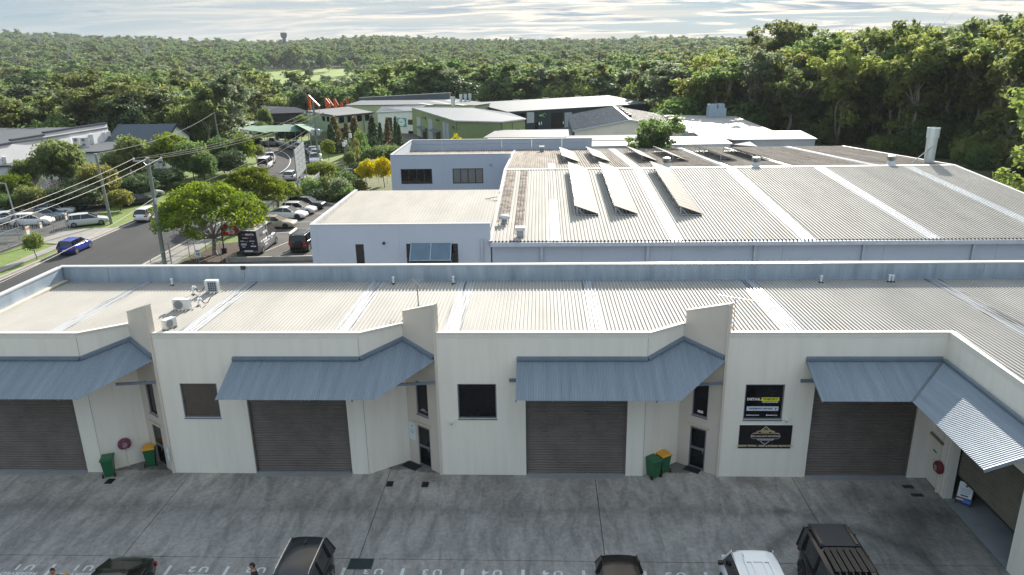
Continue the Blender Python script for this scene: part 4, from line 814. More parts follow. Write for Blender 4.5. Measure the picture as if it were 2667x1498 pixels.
# rear wing with strip windows
BX0, YW, YK = -0.5, 56.0, 70.0
wall((BX0, YW), (HX0, YW), 0, 6.85, [(.62 - BX0, 4.26 - BX0, 3.5, 5.25), (6.64 - BX0, 10.18 - BX0, 3.5, 5.25)], .2, parent=fac, mat=fwall)
Fw = frame_of((BX0, YW), (HX0, YW)); blind = M_('blind_grey', (.13, .135, .13), .3, var=.1)
window(fac, Fw, .62 - BX0, 4.26 - BX0, 3.5, 5.25, glassd, MATS['frame_black'], mull=3, sill=False, fw=.09); window(fac, Fw, 6.64 - BX0, 10.18 - BX0, 3.5, 5.25, blind, MATS['frame_black'], mull=3, sill=False, fw=.09)
MB().box(10.9, 11.25, YW - .05, YW - .01, 5.45, 5.75).obj('wall_vent', M_('vent_grey', (.30, .36, .44), .5), fac)
for xx in (BX0 + .35, 5.5, 11.4): MB().box(xx - .015, xx + .015, YW - .012, YW - .001, 0, 6.83).obj('panel_joint', MATS['joint_pale'], fac)
MB().box(BX0, HX0, YW - .04, YW + .24, 6.852, 6.92).obj('wall_cap', galvcap, fac)
wall((BX0, YK), (BX0, YW + .22), 0, 6.85, (), .2, parent=fac, mat=fwall); MB().box(BX0 - .04, BX0 + .24, YW + .25, YK, 6.852, 6.92).obj('wall_cap', galvcap, fac)
ribbed(BX0 + .2, HX0, YW + .2, YK, lambda x, y: 6.28 - (y - YW) * .06, .3, .13, .07).obj('roof_sheeting', froofb, fac)
for i in range(6):
    a_ = BX0 + .2 + i * 3.98; MB().box(a_, a_ + 3.95, YK + .22, YK + .4, 5.3, 6.3).obj('parapet_panel', fwall, fac); MB().box(a_, a_ + 3.95, YK + .2, YK + .42, 6.32, 6.85).obj('parapet_panel', fwall, fac)
MB().box(BX0, 23.5, YK + .16, YK + .48, 6.852, 6.92).obj('wall_cap', galvcap, fac)
# solar arrays: every panel its own piece
solm = M_('solar_glass', (.27, .25, .225), .6, .0, var=.06, scale=.8, spec=.03); solf = M_('solar_frame', (.45, .47, .5), .4, .7)
pmesh = MB().box(-.965, .965, -.475, .475, -.018, .018).mesh('panel', solm)
pfm = MB().box(-.975, .975, -.485, .485, -.022, -.0185).mesh('panel_frame', solf)
def solar(xr, y0, y1, fz, label, tilt=20):
    z0 = fz(xr, (y0 + y1) / 2); t = thing('solar_array', label, 'solar array', (xr, (y0 + y1) / 2, z0 + .06), 0, 'tilted solar arrays on the factory roof'); sl_ = (fz(xr, y1) - fz(xr, y0)) / (y1 - y0)
    n = int((y1 - y0) / 1.0); a = math.radians(tilt); L0 = 1.95
    for i in range(n):
        yy = -(y1 - y0) / 2 + (i + .5) * (y1 - y0) / n; M = Matrix.Translation((-math.cos(a) * L0 / 2, yy, math.sin(a) * L0 / 2 + .1 + yy * sl_)) @ Matrix.Rotation(math.atan(sl_), 4, 'X') @ Matrix.Rotation(a, 4, 'Y')
        p_ = link('panel', pmesh, t, M); link('panel_frame', pfm, p_)
    hl = (y1 - y0) / 2 - .1; m = MB()
    for fx in (.1, .85): m.sbar((-math.cos(a) * L0 * fx, -hl, math.sin(a) * L0 * fx + .055 - hl * sl_), (-math.cos(a) * L0 * fx, hl, math.sin(a) * L0 * fx + .055 + hl * sl_), .05, .05)
    m.obj('rail', solf, t, world=False); k = max(3, n // 2)
    for i in range(k):
        yy = -hl + 2 * hl * i / (k - 1); zz = yy * sl_; m = MB(); xl = -math.cos(a) * L0 * .92
        m.sbar((-.05, yy, zz + .05), (xl, yy, zz + .05), .05, .04).sbar((xl, yy, zz + .05), (xl, yy, zz + math.sin(a) * L0 * .92 + .06), .05, .05).sbar((xl, yy, zz + math.sin(a) * L0 * .85), (xl + .55, yy, zz + .06), .035, .035)
        m.obj('leg', solf, t, world=False)
for xr, y0, y1, lab in ((21.3, 26.4, 47.0, 'leftmost of the three long solar arrays on the sunlit front slope of the factory'), (24.25, 26.4, 47.0, 'middle one of the three long solar arrays on the front slope of the factory'), (29.1, 26.2, 47.2, 'rightmost of the three long solar arrays on the front slope, beside a bright skylight strip')): solar(xr, y0, min(y1, 42.6) if False else 42.5, zf, lab)
for i, (xr, y0, y1) in enumerate(((20.9, 49.4, 63.2), (24.15, 49.4, 63.2), (29.1, 49.4, 63.4), (32.3, 49.4, 63.2), (37.3, 49.4, 63.0), (40.7, 49.6, 62.8))):
    solar(xr, y0, y1, zb_, ('first', 'second', 'third', 'fourth', 'fifth', 'sixth')[i] + ' solar array from the left on the back slope of the factory')
def whirly(x, y, z, label):
    t = thing('roof_ventilator', label, 'roof vent', (x, y, z), 0, 'spinning roof ventilators along the factory ridge')
    MB().lathe([(.52, 0), (.42, .12), (.3, .42), (.3, .48)], 14).obj('base', M_('ventilator_base', (.50, .55, .58), .45, .3), t, world=False); m = MB()
    for i in range(22):
        a_ = 2 * math.pi * i / 22; ca, sa = math.cos(a_), math.sin(a_); m.sbar((.30 * ca, .30 * sa, .5), (.42 * math.cos(a_ + .12), .42 * math.sin(a_ + .12), .68), .02, .06).sbar((.42 * math.cos(a_ + .12), .42 * math.sin(a_ + .12), .68), (.36 * ca, .36 * sa, .9), .02, .06)
    m.obj('vane', M_('vane_beige', (.52, .49, .42), .45, .3), t, world=False); MB().lathe([(.40, .88), (.36, .95), (.15, 1.0)], 16).obj('cap', M_('cap_pale', (.72, .72, .70), .4, .2), t, world=False); MB().lathe([(.28, .44), (.28, .9)], 12).obj('throat', M_('throat_dark', (.05, .05, .05), .7), t, world=False)
whirly(29.14, 44.2, 6.98, 'roof ventilator on the factory ridge nearest the solar arrays'); whirly(37.71, 43.8, 7.0, 'roof ventilator in the middle of the factory ridge'); whirly(50.58, 43.8, 7.0, 'roof ventilator on the ridge left of the tall flue')
fl = thing('exhaust_flue', 'tall pale metal flue standing at the right end of the factory ridge', 'flue', (55.02, 45.6, 6.9)); flm = M_('flue_metal', (.55, .62, .64), .35, .45, var=.12, scale=1.5, stretch=(3, 3, .3))
MB().lathe([(.46, 0), (.5, 2.55)], 20).obj('shaft', flm, fl, world=False, smooth=False); MB().lathe([(.57, 2.5), (.58, 3.45), (.53, 3.45), (.52, 3.2)], 20).obj('collar', flm, fl, world=False); MB().lathe([(.47, 0.02), (.49, .1)], 20).obj('foot_flashing', blackm, fl, world=False)
MB().bar((-1.55, .15, .05), (-.05, -.5, 1.75), .055).obj('stay', steel, fl, world=False); MB().bar((-1.75, -.2, .03), (-.3, -.4, 1.5), .03).obj('stay', steel, fl, world=False)
for x_, y_, z_, lab, sq in ((14.15, 24.6, 5.98, 'mushroom roof vent at the end of the lichen strip, near the factory corner', 0), (15.42, 21.3, 5.78, 'square roof vent just above the front gutter of the factory', 1), (G(*Z2(1520, 1120), 6.0).x, 66.0, 5.72, 'square roof vent on the rear slope near the back parapet', 1)):
    t = thing('roof_vent', lab, 'roof vent', (x_, y_, z_))
    if sq: MB().box(-.24, .24, -.24, .24, 0, .42).obj('shaft', M_('vent_shaft', (.30, .33, .36), .5, .2), t, world=False); MB().box(-.34, .34, -.34, .34, .5, .72).box(-.2, .2, -.2, .2, .42, .5).obj('hood', galvcap, t, world=False)
    else: MB().lathe([(.3, 0), (.2, .1), (.2, .4)], 12).obj('shaft', M_('vent_shaft', (.30, .33, .36), .5, .2), t, world=False); MB().lathe([(.42, .4), (.42, .55), (.3, .66), (.1, .7)], 14).obj('hood', galvcap, t, world=False)
# ---------------------------------------------------------------- buildings further back
def block(name, label, pts, zt, wallm, roofm, cat='building', over=.25, base=-.3, thick=.16, trim=None, group=None):
    """polygon building: one wall per side, a roof slab that may slope (zt list)"""
    c = sum((Vector(p[:2]) for p in pts), Vector((0, 0))) / len(pts); zt = zt if isinstance(zt, (list, tuple)) else [zt] * len(pts)
    ar = sum(pts[i][0] * pts[(i + 1) % len(pts)][1] - pts[(i + 1) % len(pts)][0] * pts[i][1] for i in range(len(pts)))
    if ar < 0: pts = pts[::-1]; zt = zt[::-1]
    t = thing(name, label, cat, (c.x, c.y, 0), 0, group); n = len(pts)
    for i in range(n):
        a = Vector(pts[i][:2]); b = Vector(pts[(i + 1) % n][:2]); d = (b - a).normalized(); nn = Vector((-d.y, d.x)) * .2
        a2 = a + d * .205; MB().prism([a2, b, b + nn, a2 + nn], base, [zt[i] - .02, zt[(i + 1) % n] - .02, zt[(i + 1) % n] - .02, zt[i] - .02]).obj('wall', wallm, t)
    out = []
    for p in pts: v = Vector(p[:2]); out.append(v + (v - c).normalized() * over)
    MB().prism(out, [z - .012 for z in zt], [z + thick for z in zt]).obj('roof', roofm, t)
    if trim:
        for i in range(n):
            a = out[i]; b = out[(i + 1) % n]; MB().sbar((a.x, a.y, zt[i] + thick * .4), (b.x, b.y, zt[(i + 1) % n] + thick * .4), .1, .22).obj('fascia', trim, t)
    return t
def opening(t, A, B, p0, p1, mat, nm='window', out=.06, fr=None, zmin=None):
    """flat fitting on an upright wall A-B, its two opposite corners at pixels p0 and p1"""
    u0, z1 = on_wall(A, B, p0); u1, z0 = on_wall(A, B, p1); z0 = zmin if zmin is not None else z0
    if u0 > u1: u0, u1 = u1, u0
    if z0 > z1: z0, z1 = z1, z0
    F = frame_of(A, B); org = Vector(t['_org'])
    if fr:
        o = MB().box(u0, u1, -out, -.005, z0, z1).xform(F).obj(nm, fr, t); q = MB().box(u0 + .09, u1 - .09, -out - .01, -out + .0, z0 + .09, z1 - .09).xform(F); q.v = [tuple(Vector(p) - org) for p in q.v]; q.obj('pane', mat, o, world=False); return o
    return MB().box(u0, u1, -out, -.005, z0, z1).xform(F).obj(nm, mat, t)
rgrey = M_('roof_grey', (.125, .137, .152), .7, .0, spec=.15, var=.1, scale=.25); rshade = M_('roof_shade_blue', (.09, .11, .135), .65, .0, spec=.2, var=.12, scale=.3); rwhite = M_('roof_white', (.40, .40, .39), .6, spec=.15, var=.06, scale=.5); rsunlit = M_('roof_sunlit_warm', (.20, .18, .155), .55, .0, var=.1, scale=.3)
gwall = M_('wall_green', (.22, .275, .12), .75, var=.06, scale=.4); gwall2 = M_('wall_sage', (.40, .46, .29), .75, var=.06, scale=.4); dwall = M_('wall_dark_teal', (.022, .045, .055), .6, var=.15, scale=.4); bwall = M_('wall_beige', (.66, .63, .54), .75, var=.08, scale=.5); wwall = M_('wall_white', (.72, .73, .76), .7, var=.04, scale=.5); greyclad = M_('cladding_grey', (.36, .38, .39), .6, var=.08, scale=.5); rollg = M_('roller_grey_blue', (.36, .42, .48), .55, var=.06)
# beige gable
gb = thing('gable_warehouse', 'beige gabled warehouse with one roof slope coloured as shaded, one as sunlit', 'building', (31.6, 112, 0)); gx0, gx1, gy0, gy1, ge, gr_ = 22.4, 40.6, 97, 127, 5.0, 6.62; gm = 31.6
MB().add([(gx0, gy0, 0), (gx1, gy0, 0), (gx1, gy0, ge), (gm, gy0, gr_), (gx0, gy0, ge), (gx0, gy0 + .2, 0), (gx1, gy0 + .2, 0), (gx1, gy0 + .2, ge), (gm, gy0 + .2, gr_), (gx0, gy0 + .2, ge)], [(0, 1, 2, 3, 4), (9, 8, 7, 6, 5), (2, 7, 8, 3), (3, 8, 9, 4)]).obj('gable_wall', bwall, gb)
for xx in (gx0, gx1 - .2): MB().box(xx, xx + .2, gy0 + .21, gy1, 0, ge - .06).obj('wall', dwall if xx == gx0 else bwall, gb)
MB().box(gx0 + .2, gx1 - .2, gy1 - .2, gy1, 0, ge).obj('wall', bwall, gb)
sl_ = (gr_ - ge) / (gm - gx0)
ribbed(gy0 - .3, gy1 + .3, gx0 - .35, gm, lambda y, x: ge + (x - gx0) * sl_ + .03, .5, .12, .05, flip=True).obj('roof_sheeting', rshade, gb)  # left slope: its shade is put into the sheet colour
sr = (gr_ - ge) / (gx1 - gm); ribbed(gy0 - .3, gy1 + .3, gm, gx1 + .35, lambda y, x: gr_ - (x - gm) * sr + .03, .5, .12, .05, flip=True).obj('roof_sheeting', rsunlit, gb)  # right slope: sunlight is put into the sheet colour
for a_, b_ in (((gx0 - .35, ge - .35 * sl_), (gm, gr_)), ((gm, gr_), (gx1 + .35, ge - .35 * sr))): MB().sbar((a_[0], gy0 - .32, a_[1] + .02), (b_[0], gy0 - .32, b_[1] + .02), .08, .2).obj('barge_board', M_('barge_teal', (.30, .38, .42), .5), gb)
MB().box(gm - .25, gm + .25, gy0 - .2, gy1, gr_ + .08, gr_ + .13).obj('ridge_cap', galvcap, gb)
for i in range(6): MB().box(gm + .3, gm + .9, gy0 + 6 + i * 3.3, gy0 + 6.9 + i * 3.3, gr_ - .05, gr_ + .42).obj('ridge_vent', blackm, gb)
wa = block('white_roofed_shed', 'wide shed with a dazzling white flat roof behind the factory, left of the beige gable', [(9, 74.8), (43.3, 76.8), (43.4, 84.2), (9, 84.5)], [5.0, 5.0, 5.15, 5.2], greyclad, rwhite)
MB().prism([(20.5, 80.5), (32, 80.5), (32, 84.6), (20.5, 84.7)], [5.24] * 4, [5.34, 5.34, 5.62, 5.62]).obj('roof_sheeting', rgrey, wa)
wb = block('white_roofed_hall', 'broad white-roofed hall with a rooftop plant box, next to the forest', [(40.4, 92.3), (53.7, 91.6), (53.9, 117), (41.0, 122.5)], [4.9, 4.9, 5.05, 5.05], greyclad, M_('roof_off_white', (.36, .355, .34), .6, spec=.15, var=.08, scale=.4))  # even off-white, slightly darker than the shed roofs
p_ = G(*Z7(1500, 300), 5.1); pb = thing('rooftop_plant', 'pale blue-grey cooling plant box on the broad white roof', 'plant box', (p_.x, p_.y, 5.18)); pbm = M_('plant_blue_grey', (.34, .42, .48), .5, .2, var=.1)
MB().box(-1.6, 1.6, -1.2, 1.2, .1, 1.75).obj('cabinet', pbm, pb, world=False); MB().box(-1.55, -.1, -1.0, 1.1, 1.752, 2.45).obj('fan_box', pbm, pb, world=False); MB().box(.1, 1.3, -1.0, 1.1, 1.752, 2.5).obj('fan_box', pbm, pb, world=False); MB().box(-1.7, 1.7, -1.3, 1.3, 0, .1).obj('frame', steel, pb, world=False)
wc = block('white_ribbed_shed', 'low shed with a bright ribbed white roof and grey cladding at the forest edge', [(45.2, 82.4), (56.8, 82.1), (57.3, 90.8), (41.1, 91.4), (41.2, 87.5)], [4.9, 4.9, 5.1, 5.1, 4.95], greyclad, rwhite)
MB().prism([(40.9, 84.4), (47.6, 78.6), (47.2, 82.2), (41.0, 90.5)], 4.3, [4.5, 4.45, 4.85, 4.9]).obj('shaded_roof_slope', rgrey, wc)  # left slope of the white roof, its shade painted as grey
wd_ = block('grey_lean_to', 'low grey metal shed between the white roof and the green warehouse', [(7.2, 98.4), (22.0, 98.0), (21.9, 106.3), (8.9, 106.8)], [3.75, 3.75, 4.1, 4.1], greyclad, M_('shed_roof_grey', (.16, .17, .18), .6, spec=.2, var=.08, scale=.6))
# green warehouse
GA, GB_, GC, GD = (-12.3, 142), (0.95, 111), (9.5, 108.7), (13.8, 112)
gwh = block('green_warehouse', 'olive green concrete warehouse with grey roller doors and a pale roof', [GA, GB_, GC, GD, (10.2, 121.5), (1.4, 136)], [5.75, 5.55, 5.45, 5.6, 5.9, 5.9], gwall, M_('roof_blue_grey', (.16, .177, .20), .65, .0, spec=.2, var=.08, scale=.3), trim=M_('fascia_pale', (.55, .57, .6), .5))
MB().sbar((*GA[:2], 5.98), (1.4, 136, 6.1), .15, .1).obj('roof_ridge', galvcap, gwh)
for (x0, y0, x1, y1) in ((440, 382, 502, 640), (593, 408, 662, 668), (787, 445, 835, 700), (836, 468, 878, 700)): opening(gwh, GA, GB_, Z6(x0, y0), Z6(x1, y1), rollg, 'roller_door', zmin=0.0)
for (x0, y0, x1, y1) in ((514, 372, 530, 415), (548, 377, 566, 425), (697, 400, 745, 452), (922, 497, 945, 556)): opening(gwh, GA, GB_, Z6(x0, y0), Z6(x1, y1), glassd, 'window', fr=alframe)
for (x0, y0, x1, y1) in ((520, 530, 580, 650), (700, 570, 760, 700)):
    opening(gwh, GA, GB_, Z6(x0, y0), Z6(x1, y1), glassd, 'door', zmin=0.0)
    u0, z1 = on_wall(GA, GB_, Z6(x0 - 40, y0 - 10)); u1, _ = on_wall(GA, GB_, Z6(x1, y0)); F = frame_of(GA, GB_); MB().add([(u0, -.02, z1 + .35), (u1, -.02, z1 + .35), (u1, -1.0, z1), (u0, -1.0, z1), (u0, -.02, z1 + .27), (u1, -.02, z1 + .27), (u1, -1.0, z1 - .06), (u0, -1.0, z1 - .06)], [(0, 1, 2, 3), (7, 6, 5, 4), (0, 3, 7, 4), (1, 5, 6, 2), (3, 2, 6, 7)]).xform(F).obj('door_awning', rgrey, gwh)
opening(gwh, GC, GD, Z6(1755, 545), Z6(1822, 575), glassd, 'window', fr=alframe); u_, _ = on_wall(GC, GD, Z6(1722, 500)); MB().box(u_ - .06, u_ + .06, -.1, -.01, 0, 5.3).xform(frame_of(GC, GD)).obj('downpipe', M_('downpipe_green', (.12, .16, .08), .5), gwh)
# dark teal warehouse
DA = G(*Z2(1270, 838), 4.3); DB = G(*Z2(2315, 776), 4.3); DC = G(*Z2(2010, 716), 5.5); DD = G(*Z2(1005, 770), 5.5)
dk = block('dark_warehouse', 'long dark teal warehouse with an open doorway and a slate-blue roof', [DA.xy, DB.xy, DC.xy, DD.xy], [4.3, 4.3, 5.5, 5.5], dwall, M_('roof_teal_grey', (.10, .125, .14), .65, .0, spec=.2, var=.15, scale=.12), trim=M_('fascia_dark', (.10, .13, .15), .5))
fa, fb = DA.xy, DB.xy
opening(dk, fa, fb, Z2(1590, 843), Z2(1676, 965), M_('doorway_dark', (.018, .014, .012), .9), 'open_doorway', zmin=0.0); opening(dk, fa, fb, Z2(1690, 840), Z2(1742, 965), rollg, 'roller_door', zmin=0.0); opening(dk, fa, fb, Z2(1408, 838), Z2(1462, 915), M_('strip_curtain', (.45, .50, .53), .4), 'strip_curtain'); opening(dk, fa, fb, Z2(1320, 850), Z2(1400, 915), glassd, 'window')
so_ = opening(dk, fa, fb, Z2(1490, 845), Z2(1560, 876), M_('sign_board_dark', (.02, .03, .03), .4), 'sign_board', .12)
us0, zs0 = on_wall(fa, fb, Z2(1498, 866)); us1, _ = on_wall(fa, fb, Z2(1535, 866)); F = frame_of(fa, fb); org = Vector(dk['_org'])
m = MB().box(us0, us0 + (us1 - us0) * .75, -.15, -.125, zs0 - .05, zs0 + .35); uc_ = us1 + .1
for i in range(12): a_ = math.pi * 2 * i / 14; m.sbar((uc_ + .42 * math.cos(a_), -.14, zs0 + .15 + .42 * math.sin(a_)), (uc_ + .42 * math.cos(a_ + .45), -.14, zs0 + .15 + .42 * math.sin(a_ + .45)), .02, .12)
m.xform(F); m.v = [tuple(Vector(p) - org) for p in m.v]; m.obj('emblem', M_('sign_green', (.22, .50, .20), .5), so_, world=False)
u1_, z1_ = on_wall(fa, fb, Z2(1517, 920)); link('door_number', text_mesh('1', 1.0, mat=M_('print_white', (.85, .85, .85), .5), bold=.03), dk, Matrix.Translation(-org) @ F @ Matrix.Translation((u1_, -.07, z1_)) @ Matrix.Rotation(math.pi / 2, 4, 'X'))
opening(dk, fa, fb, Z2(1496, 912), Z2(1506, 932), white, 'notice'); opening(dk, fa, fb, Z2(1675, 905), Z2(1684, 924), white, 'notice'); opening(dk, fa, fb, Z2(1470, 912), Z2(1494, 965), glassd, 'door', zmin=0.0)
for px_ in ((1330, 752), (1550, 740), (1790, 727)): q = G(*Z2(*px_), 5.2); MB().box(q.x - .9, q.x + .9, q.y - .6, q.y + .6, 4.9, 5.55).obj('roof_vent', blackm, dk)
# rear factory with flues, sage office, teal-signed shop
br = block('rear_factory', 'wide low factory with grey roof and white skylight strips behind the office', [(-30, 152), (-9, 151.5), (1.6, 146), (4.5, 152), (-6.5, 171), (-30, 171)], 5.7, gwall2, rgrey)
for x0, y0, x1, y1 in ((610, 768, 700, 783), (700, 752, 830, 775), (800, 745, 900, 762), (880, 775, 950, 785)):
    a = G(*Z2(x0, y0), 5.88); b = G(*Z2(x1, y1), 5.88); d = (b - a).normalized(); n = Vector((-d.y, d.x, 0)) * .7; MB().add([a - n, b - n, b + n, a + n], [(0, 1, 2, 3)]).obj('skylight_strip', fskyl, br)
MB().prism([(-31, 169.5), (-7, 169.5), (-7, 171), (-31, 171)], 5.88, [6.5, 7.4, 7.4, 6.5]).obj('ridge_monitor', rgrey, br)
for i, (px_, py0, py1, Yd) in enumerate(((930, 255, 110, 146), (1035, 178, 80, 160), (1095, 178, 76, 160), (1155, 185, 72, 160))):
    a = AY(*Z6(px_, py0), Yd); b = AY(*Z6(px_, py1), Yd); t = thing('chimney_flue', ('nearest and thickest', 'left one of the three thin', 'middle one of the three thin', 'right one of the three thin')[i] + ' silver flue' + ('' if i == 0 else 's') + ' on the rear factory roof', 'flue', (a.x, Yd, 5.8), 0, 'silver flues on the rear factory'); h_ = b.z - 5.8; r_ = .42 if i == 0 else .33
    MB().lathe([(r_, 0), (r_, h_)], 14).obj('pipe', flm, t, world=False); MB().lathe([(r_ * 1.25, h_ - 1.0), (r_ * 1.25, h_)], 14).obj('sleeve', flm, t, world=False)
OC, OL, OR_ = (-23.6, 119.7), (-33.4, 132.3), (-17.8, 126.5)
of = block('sage_office', 'two-storey sage green office block with dark square windows beside the bend', [OL, OC, OR_, (-26.5, 140)], [6.0, 5.95, 6.0, 6.2], gwall2, M_('office_roof', (.16, .168, .175), .65, spec=.2, var=.1, scale=.3), trim=M_('fascia_charcoal', (.06, .07, .07), .5))
for (x0, y0, x1, y1) in ((1480, 455, 1578, 552), (1612, 440, 1712, 540), (1768, 430, 1862, 525), (1895, 418, 1992, 515)): opening(of, OC, OR_, Z9(x0, y0), Z9(x1, y1), glassd, 'window', fr=alframe)
for (x0, y0, x1, y1) in ((1220, 440, 1275, 530), (1292, 445, 1342, 540), (1365, 455, 1415, 545)): opening(of, OL, OC, Z9(x0, y0), Z9(x1, y1), glassd, 'window', fr=alframe)
for q in (1600, 1750, 1880): u_, _ = on_wall(OC, OR_, Z9(q, 500)); MB().box(u_ - .05, u_ + .05, -.09, -.01, 0, 5.6).xform(frame_of(OC, OR_)).obj('downpipe', MATS['downpipe_green'], of)
opening(of, OC, OR_, Z9(1490, 640), Z9(1600, 700), glassd, 'window', fr=alframe); opening(of, OC, OR_, Z9(1620, 555), Z9(1655, 590), acgrey, 'wall_air_conditioner', .4)
SA_, SB_ = G(*Z6(-70, 590), 0).xy, G(*Z6(400, 610), 0).xy
ts = block('shop_with_round_sign', 'white gabled shop with a teal square sign bearing a white circle', [SA_, SB_, (-10.5, 150), (-20.5, 150)], [4.4, 5.0, 5.6, 5.4], wwall, M_('shop_roof', (.13, .15, .175), .65, spec=.2, var=.08, scale=.4), trim=M_('fascia_teal_grey', (.30, .37, .42), .5))
sgn = opening(ts, SA_, SB_, Z6(180, 395), Z6(302, 518), M_('sign_teal', (.05, .33, .36), .5), 'sign_board', .15)
u0, z1 = on_wall(SA_, SB_, Z6(180, 395)); u1, z0 = on_wall(SA_, SB_, Z6(302, 518)); F = frame_of(SA_, SB_); org = Vector(ts['_org']); cu, cz_ = (u0 + u1) / 2, (z0 + z1) / 2; rr = (z1 - z0) * .44
for i, (ra, rb, mt) in enumerate(((rr, rr * .66, M_('sign_white', (.75, .78, .78), .5)), (rr * .60, 0.01, MATS['sign_white']))):
    m = MB(); N = 28
    for k in range(N):
        a_, b_ = 2 * math.pi * k / N, 2 * math.pi * (k + 1) / N; m.add([(cu + r_ * math.cos(q), -.165 - .002 * i, cz_ + r_ * math.sin(q)) for r_, q in ((ra, a_), (ra, b_), (rb, b_), (rb, a_))], [(0, 1, 2, 3)])
    m.xform(F); m.v = [tuple(Vector(p) - org) for p in m.v]; m.obj('sign_ring', mt, sgn, world=False)
m = MB()
for q in (-.3, -.1, .12, .3): m.box(cu + q * rr - .09, cu + q * rr + .09, -.172, -.169, cz_ - .1 * rr, cz_ + (.25 - abs(q) * .4) * rr)
m.xform(F); m.v = [tuple(Vector(p) - org) for p in m.v]; m.obj('sign_emblem', MATS['sign_teal'], sgn, world=False)
opening(ts, SA_, SB_, Z6(20, 390), Z6(120, 600), glassd, 'shop_window', fr=MATS['frame_black'], zmin=.2); opening(ts, SA_, SB_, Z6(322, 420), Z6(392, 490), glassd, 'window', fr=MATS['frame_black']); opening(ts, SA_, SB_, Z6(330, 572), Z6(395, 620), glassd, 'door', zmin=0)
# left side: navy hall, white office buildings
nva = [G(*Z5(450, 200), 4.4), G(*Z5(770, 190), 4.4), G(*Z5(640, 152), 5.2), G(*Z5(378, 140), 5.2)]
nv = block('navy_roofed_hall', 'dark open-sided hall under a navy roof beyond the bend', [p.xy for p in nva], [4.4, 4.4, 5.2, 5.2], M_('wall_charcoal', (.02, .022, .026), .7), M_('roof_navy', (.022, .026, .045), .7, .0, spec=.12, var=.12, scale=.3))
m = MB()
for i in range(6):
    for j in range(2):
        c_ = [nva[3].lerp(nva[2], u).lerp(nva[0].lerp(nva[1], u), v) + Vector((0, 0, .22)) for u, v in ((.05 + i * .1, .12 + j * .3), (.14 + i * .1, .12 + j * .3), (.14 + i * .1, .38 + j * .3), (.05 + i * .1, .38 + j * .3))]; m.add(c_, [(0, 1, 2, 3)])
m.obj('solar_panels', M_('pv_navy', (.008, .012, .03), .35), nv)['kind'] = 'stuff'
ltrim = M_('navy_trim', (.018, .022, .05), .5); lroof = M_('left_roof_grey', (.095, .105, .115), .65, spec=.2, var=.08, scale=.3)
lw_ = block('white_office', 'long white office building with a grey roof and stepped navy trim on the far left', [(-100, 66), (-58.6, 70.5), (-57.6, 78), (-56.0, 95), (-100, 97)], 6.6, wwall, lroof)
for a, b, z in (((-58.6, 66.5), (-57.9, 74), 6.6), ((-57.9, 74), (-57.3, 80.5), 7.0), ((-57.3, 80.5), (-55.9, 95), 7.35)):
    A_, B_ = Vector(a), Vector(b); d = (B_ - A_).normalized(); n = Vector((-d.y, d.x)) * .3; B2 = B_ - d * .01
    MB().prism([A_, B2, B2 + n, A_ + n], -.2, z).obj('parapet', wwall, lw_); MB().sbar((*(A_ + n * .3), z + .1), (*(B2 + n * .3), z + .1), .45, .26).obj('parapet_trim', ltrim, lw_)
an = block('white_annex', 'low white annex with a flat grey roof carrying air conditioners, left background', [(-56.0, 79.8), (-49.6, 81.2), (-48.9, 84.5), (-50, 98), (-55.7, 98)], 4.35, wwall, lroof, trim=ltrim)
an2 = block('stepped_annex', 'white annex with stepped navy trim at the far left edge', [(-66, 69), (-55.5, 71), (-54.4, 79.5), (-57.2, 80), (-66, 80)], 3.9, wwall, lroof, trim=ltrim)
for i, (px_, py_) in enumerate(((700, 292), (768, 292), (715, 252), (812, 262), (870, 243), (922, 240), (968, 232))):
    q = G(*Z4(px_, py_), 4.5); ac_unit('rooftop_condenser', ('front left', 'front right', 'rear left', 'rear middle', 'left of the far three', 'middle of the far three', 'right of the far three')[i] + ' white condenser on the white annex roof', (q.x, q.y, 4.52), math.radians(35), 1.15, .45, 1.5, False, 2, 'condensers on the white annex roof')
for i, (px_, py_) in enumerate(((25, 440), (70, 415), (110, 410))):
    q = G(*Z4(px_, py_), 4.05); ac_unit('rooftop_condenser', ('left', 'middle', 'right')[i] + ' condenser behind the stepped navy trim at the left edge', (q.x, q.y, 4.07), math.radians(40), 1.0, .4, .9, False, 1, 'condensers on the stepped annex')
pv_ = thing('navy_gabled_pavilion', 'small white pavilion with a grey-blue gabled roof and navy trim', 'building', (-50.5, 98, 0)); px0, px1, py0, py1 = -55.3, -46.0, 93.5, 103
MB().box(px0, px1, py0, py1, -.2, 4.3).obj('wall', wwall, pv_)
for s in (-1, 1): MB().add([(px0 - .4, (py0 + py1) / 2, 6.9), (px1 + .4, (py0 + py1) / 2, 6.9), (px1 + .4, (py0 + py1) / 2 + s * 5.4, 4.2), (px0 - .4, (py0 + py1) / 2 + s * 5.4, 4.2), (px0 - .4, (py0 + py1) / 2, 6.75), (px1 + .4, (py0 + py1) / 2, 6.75), (px1 + .4, (py0 + py1) / 2 + s * 5.4, 4.05), (px0 - .4, (py0 + py1) / 2 + s * 5.4, 4.05)], [(0, 1, 2, 3), (7, 6, 5, 4), (0, 3, 7, 4), (1, 5, 6, 2), (3, 2, 6, 7)]).obj('roof_slope', M_('pavilion_roof', (.07, .09, .115), .6, spec=.2, var=.08), pv_)
for s in (-1, 1): MB().sbar((px1 + .42, (py0 + py1) / 2, 6.85), (px1 + .42, (py0 + py1) / 2 + s * 5.4, 4.15), .14, .35).obj('barge_board', ltrim, pv_); MB().sbar((px0 - .42, (py0 + py1) / 2, 6.85), (px0 - .42, (py0 + py1) / 2 + s * 5.4, 4.15), .14, .35).obj('barge_board', ltrim, pv_)
MB().add([(px1, py0, 4.3), (px1, py1, 4.3), (px1, (py0 + py1) / 2, 6.7)], [(0, 1, 2)]).obj('gable', wwall, pv_)
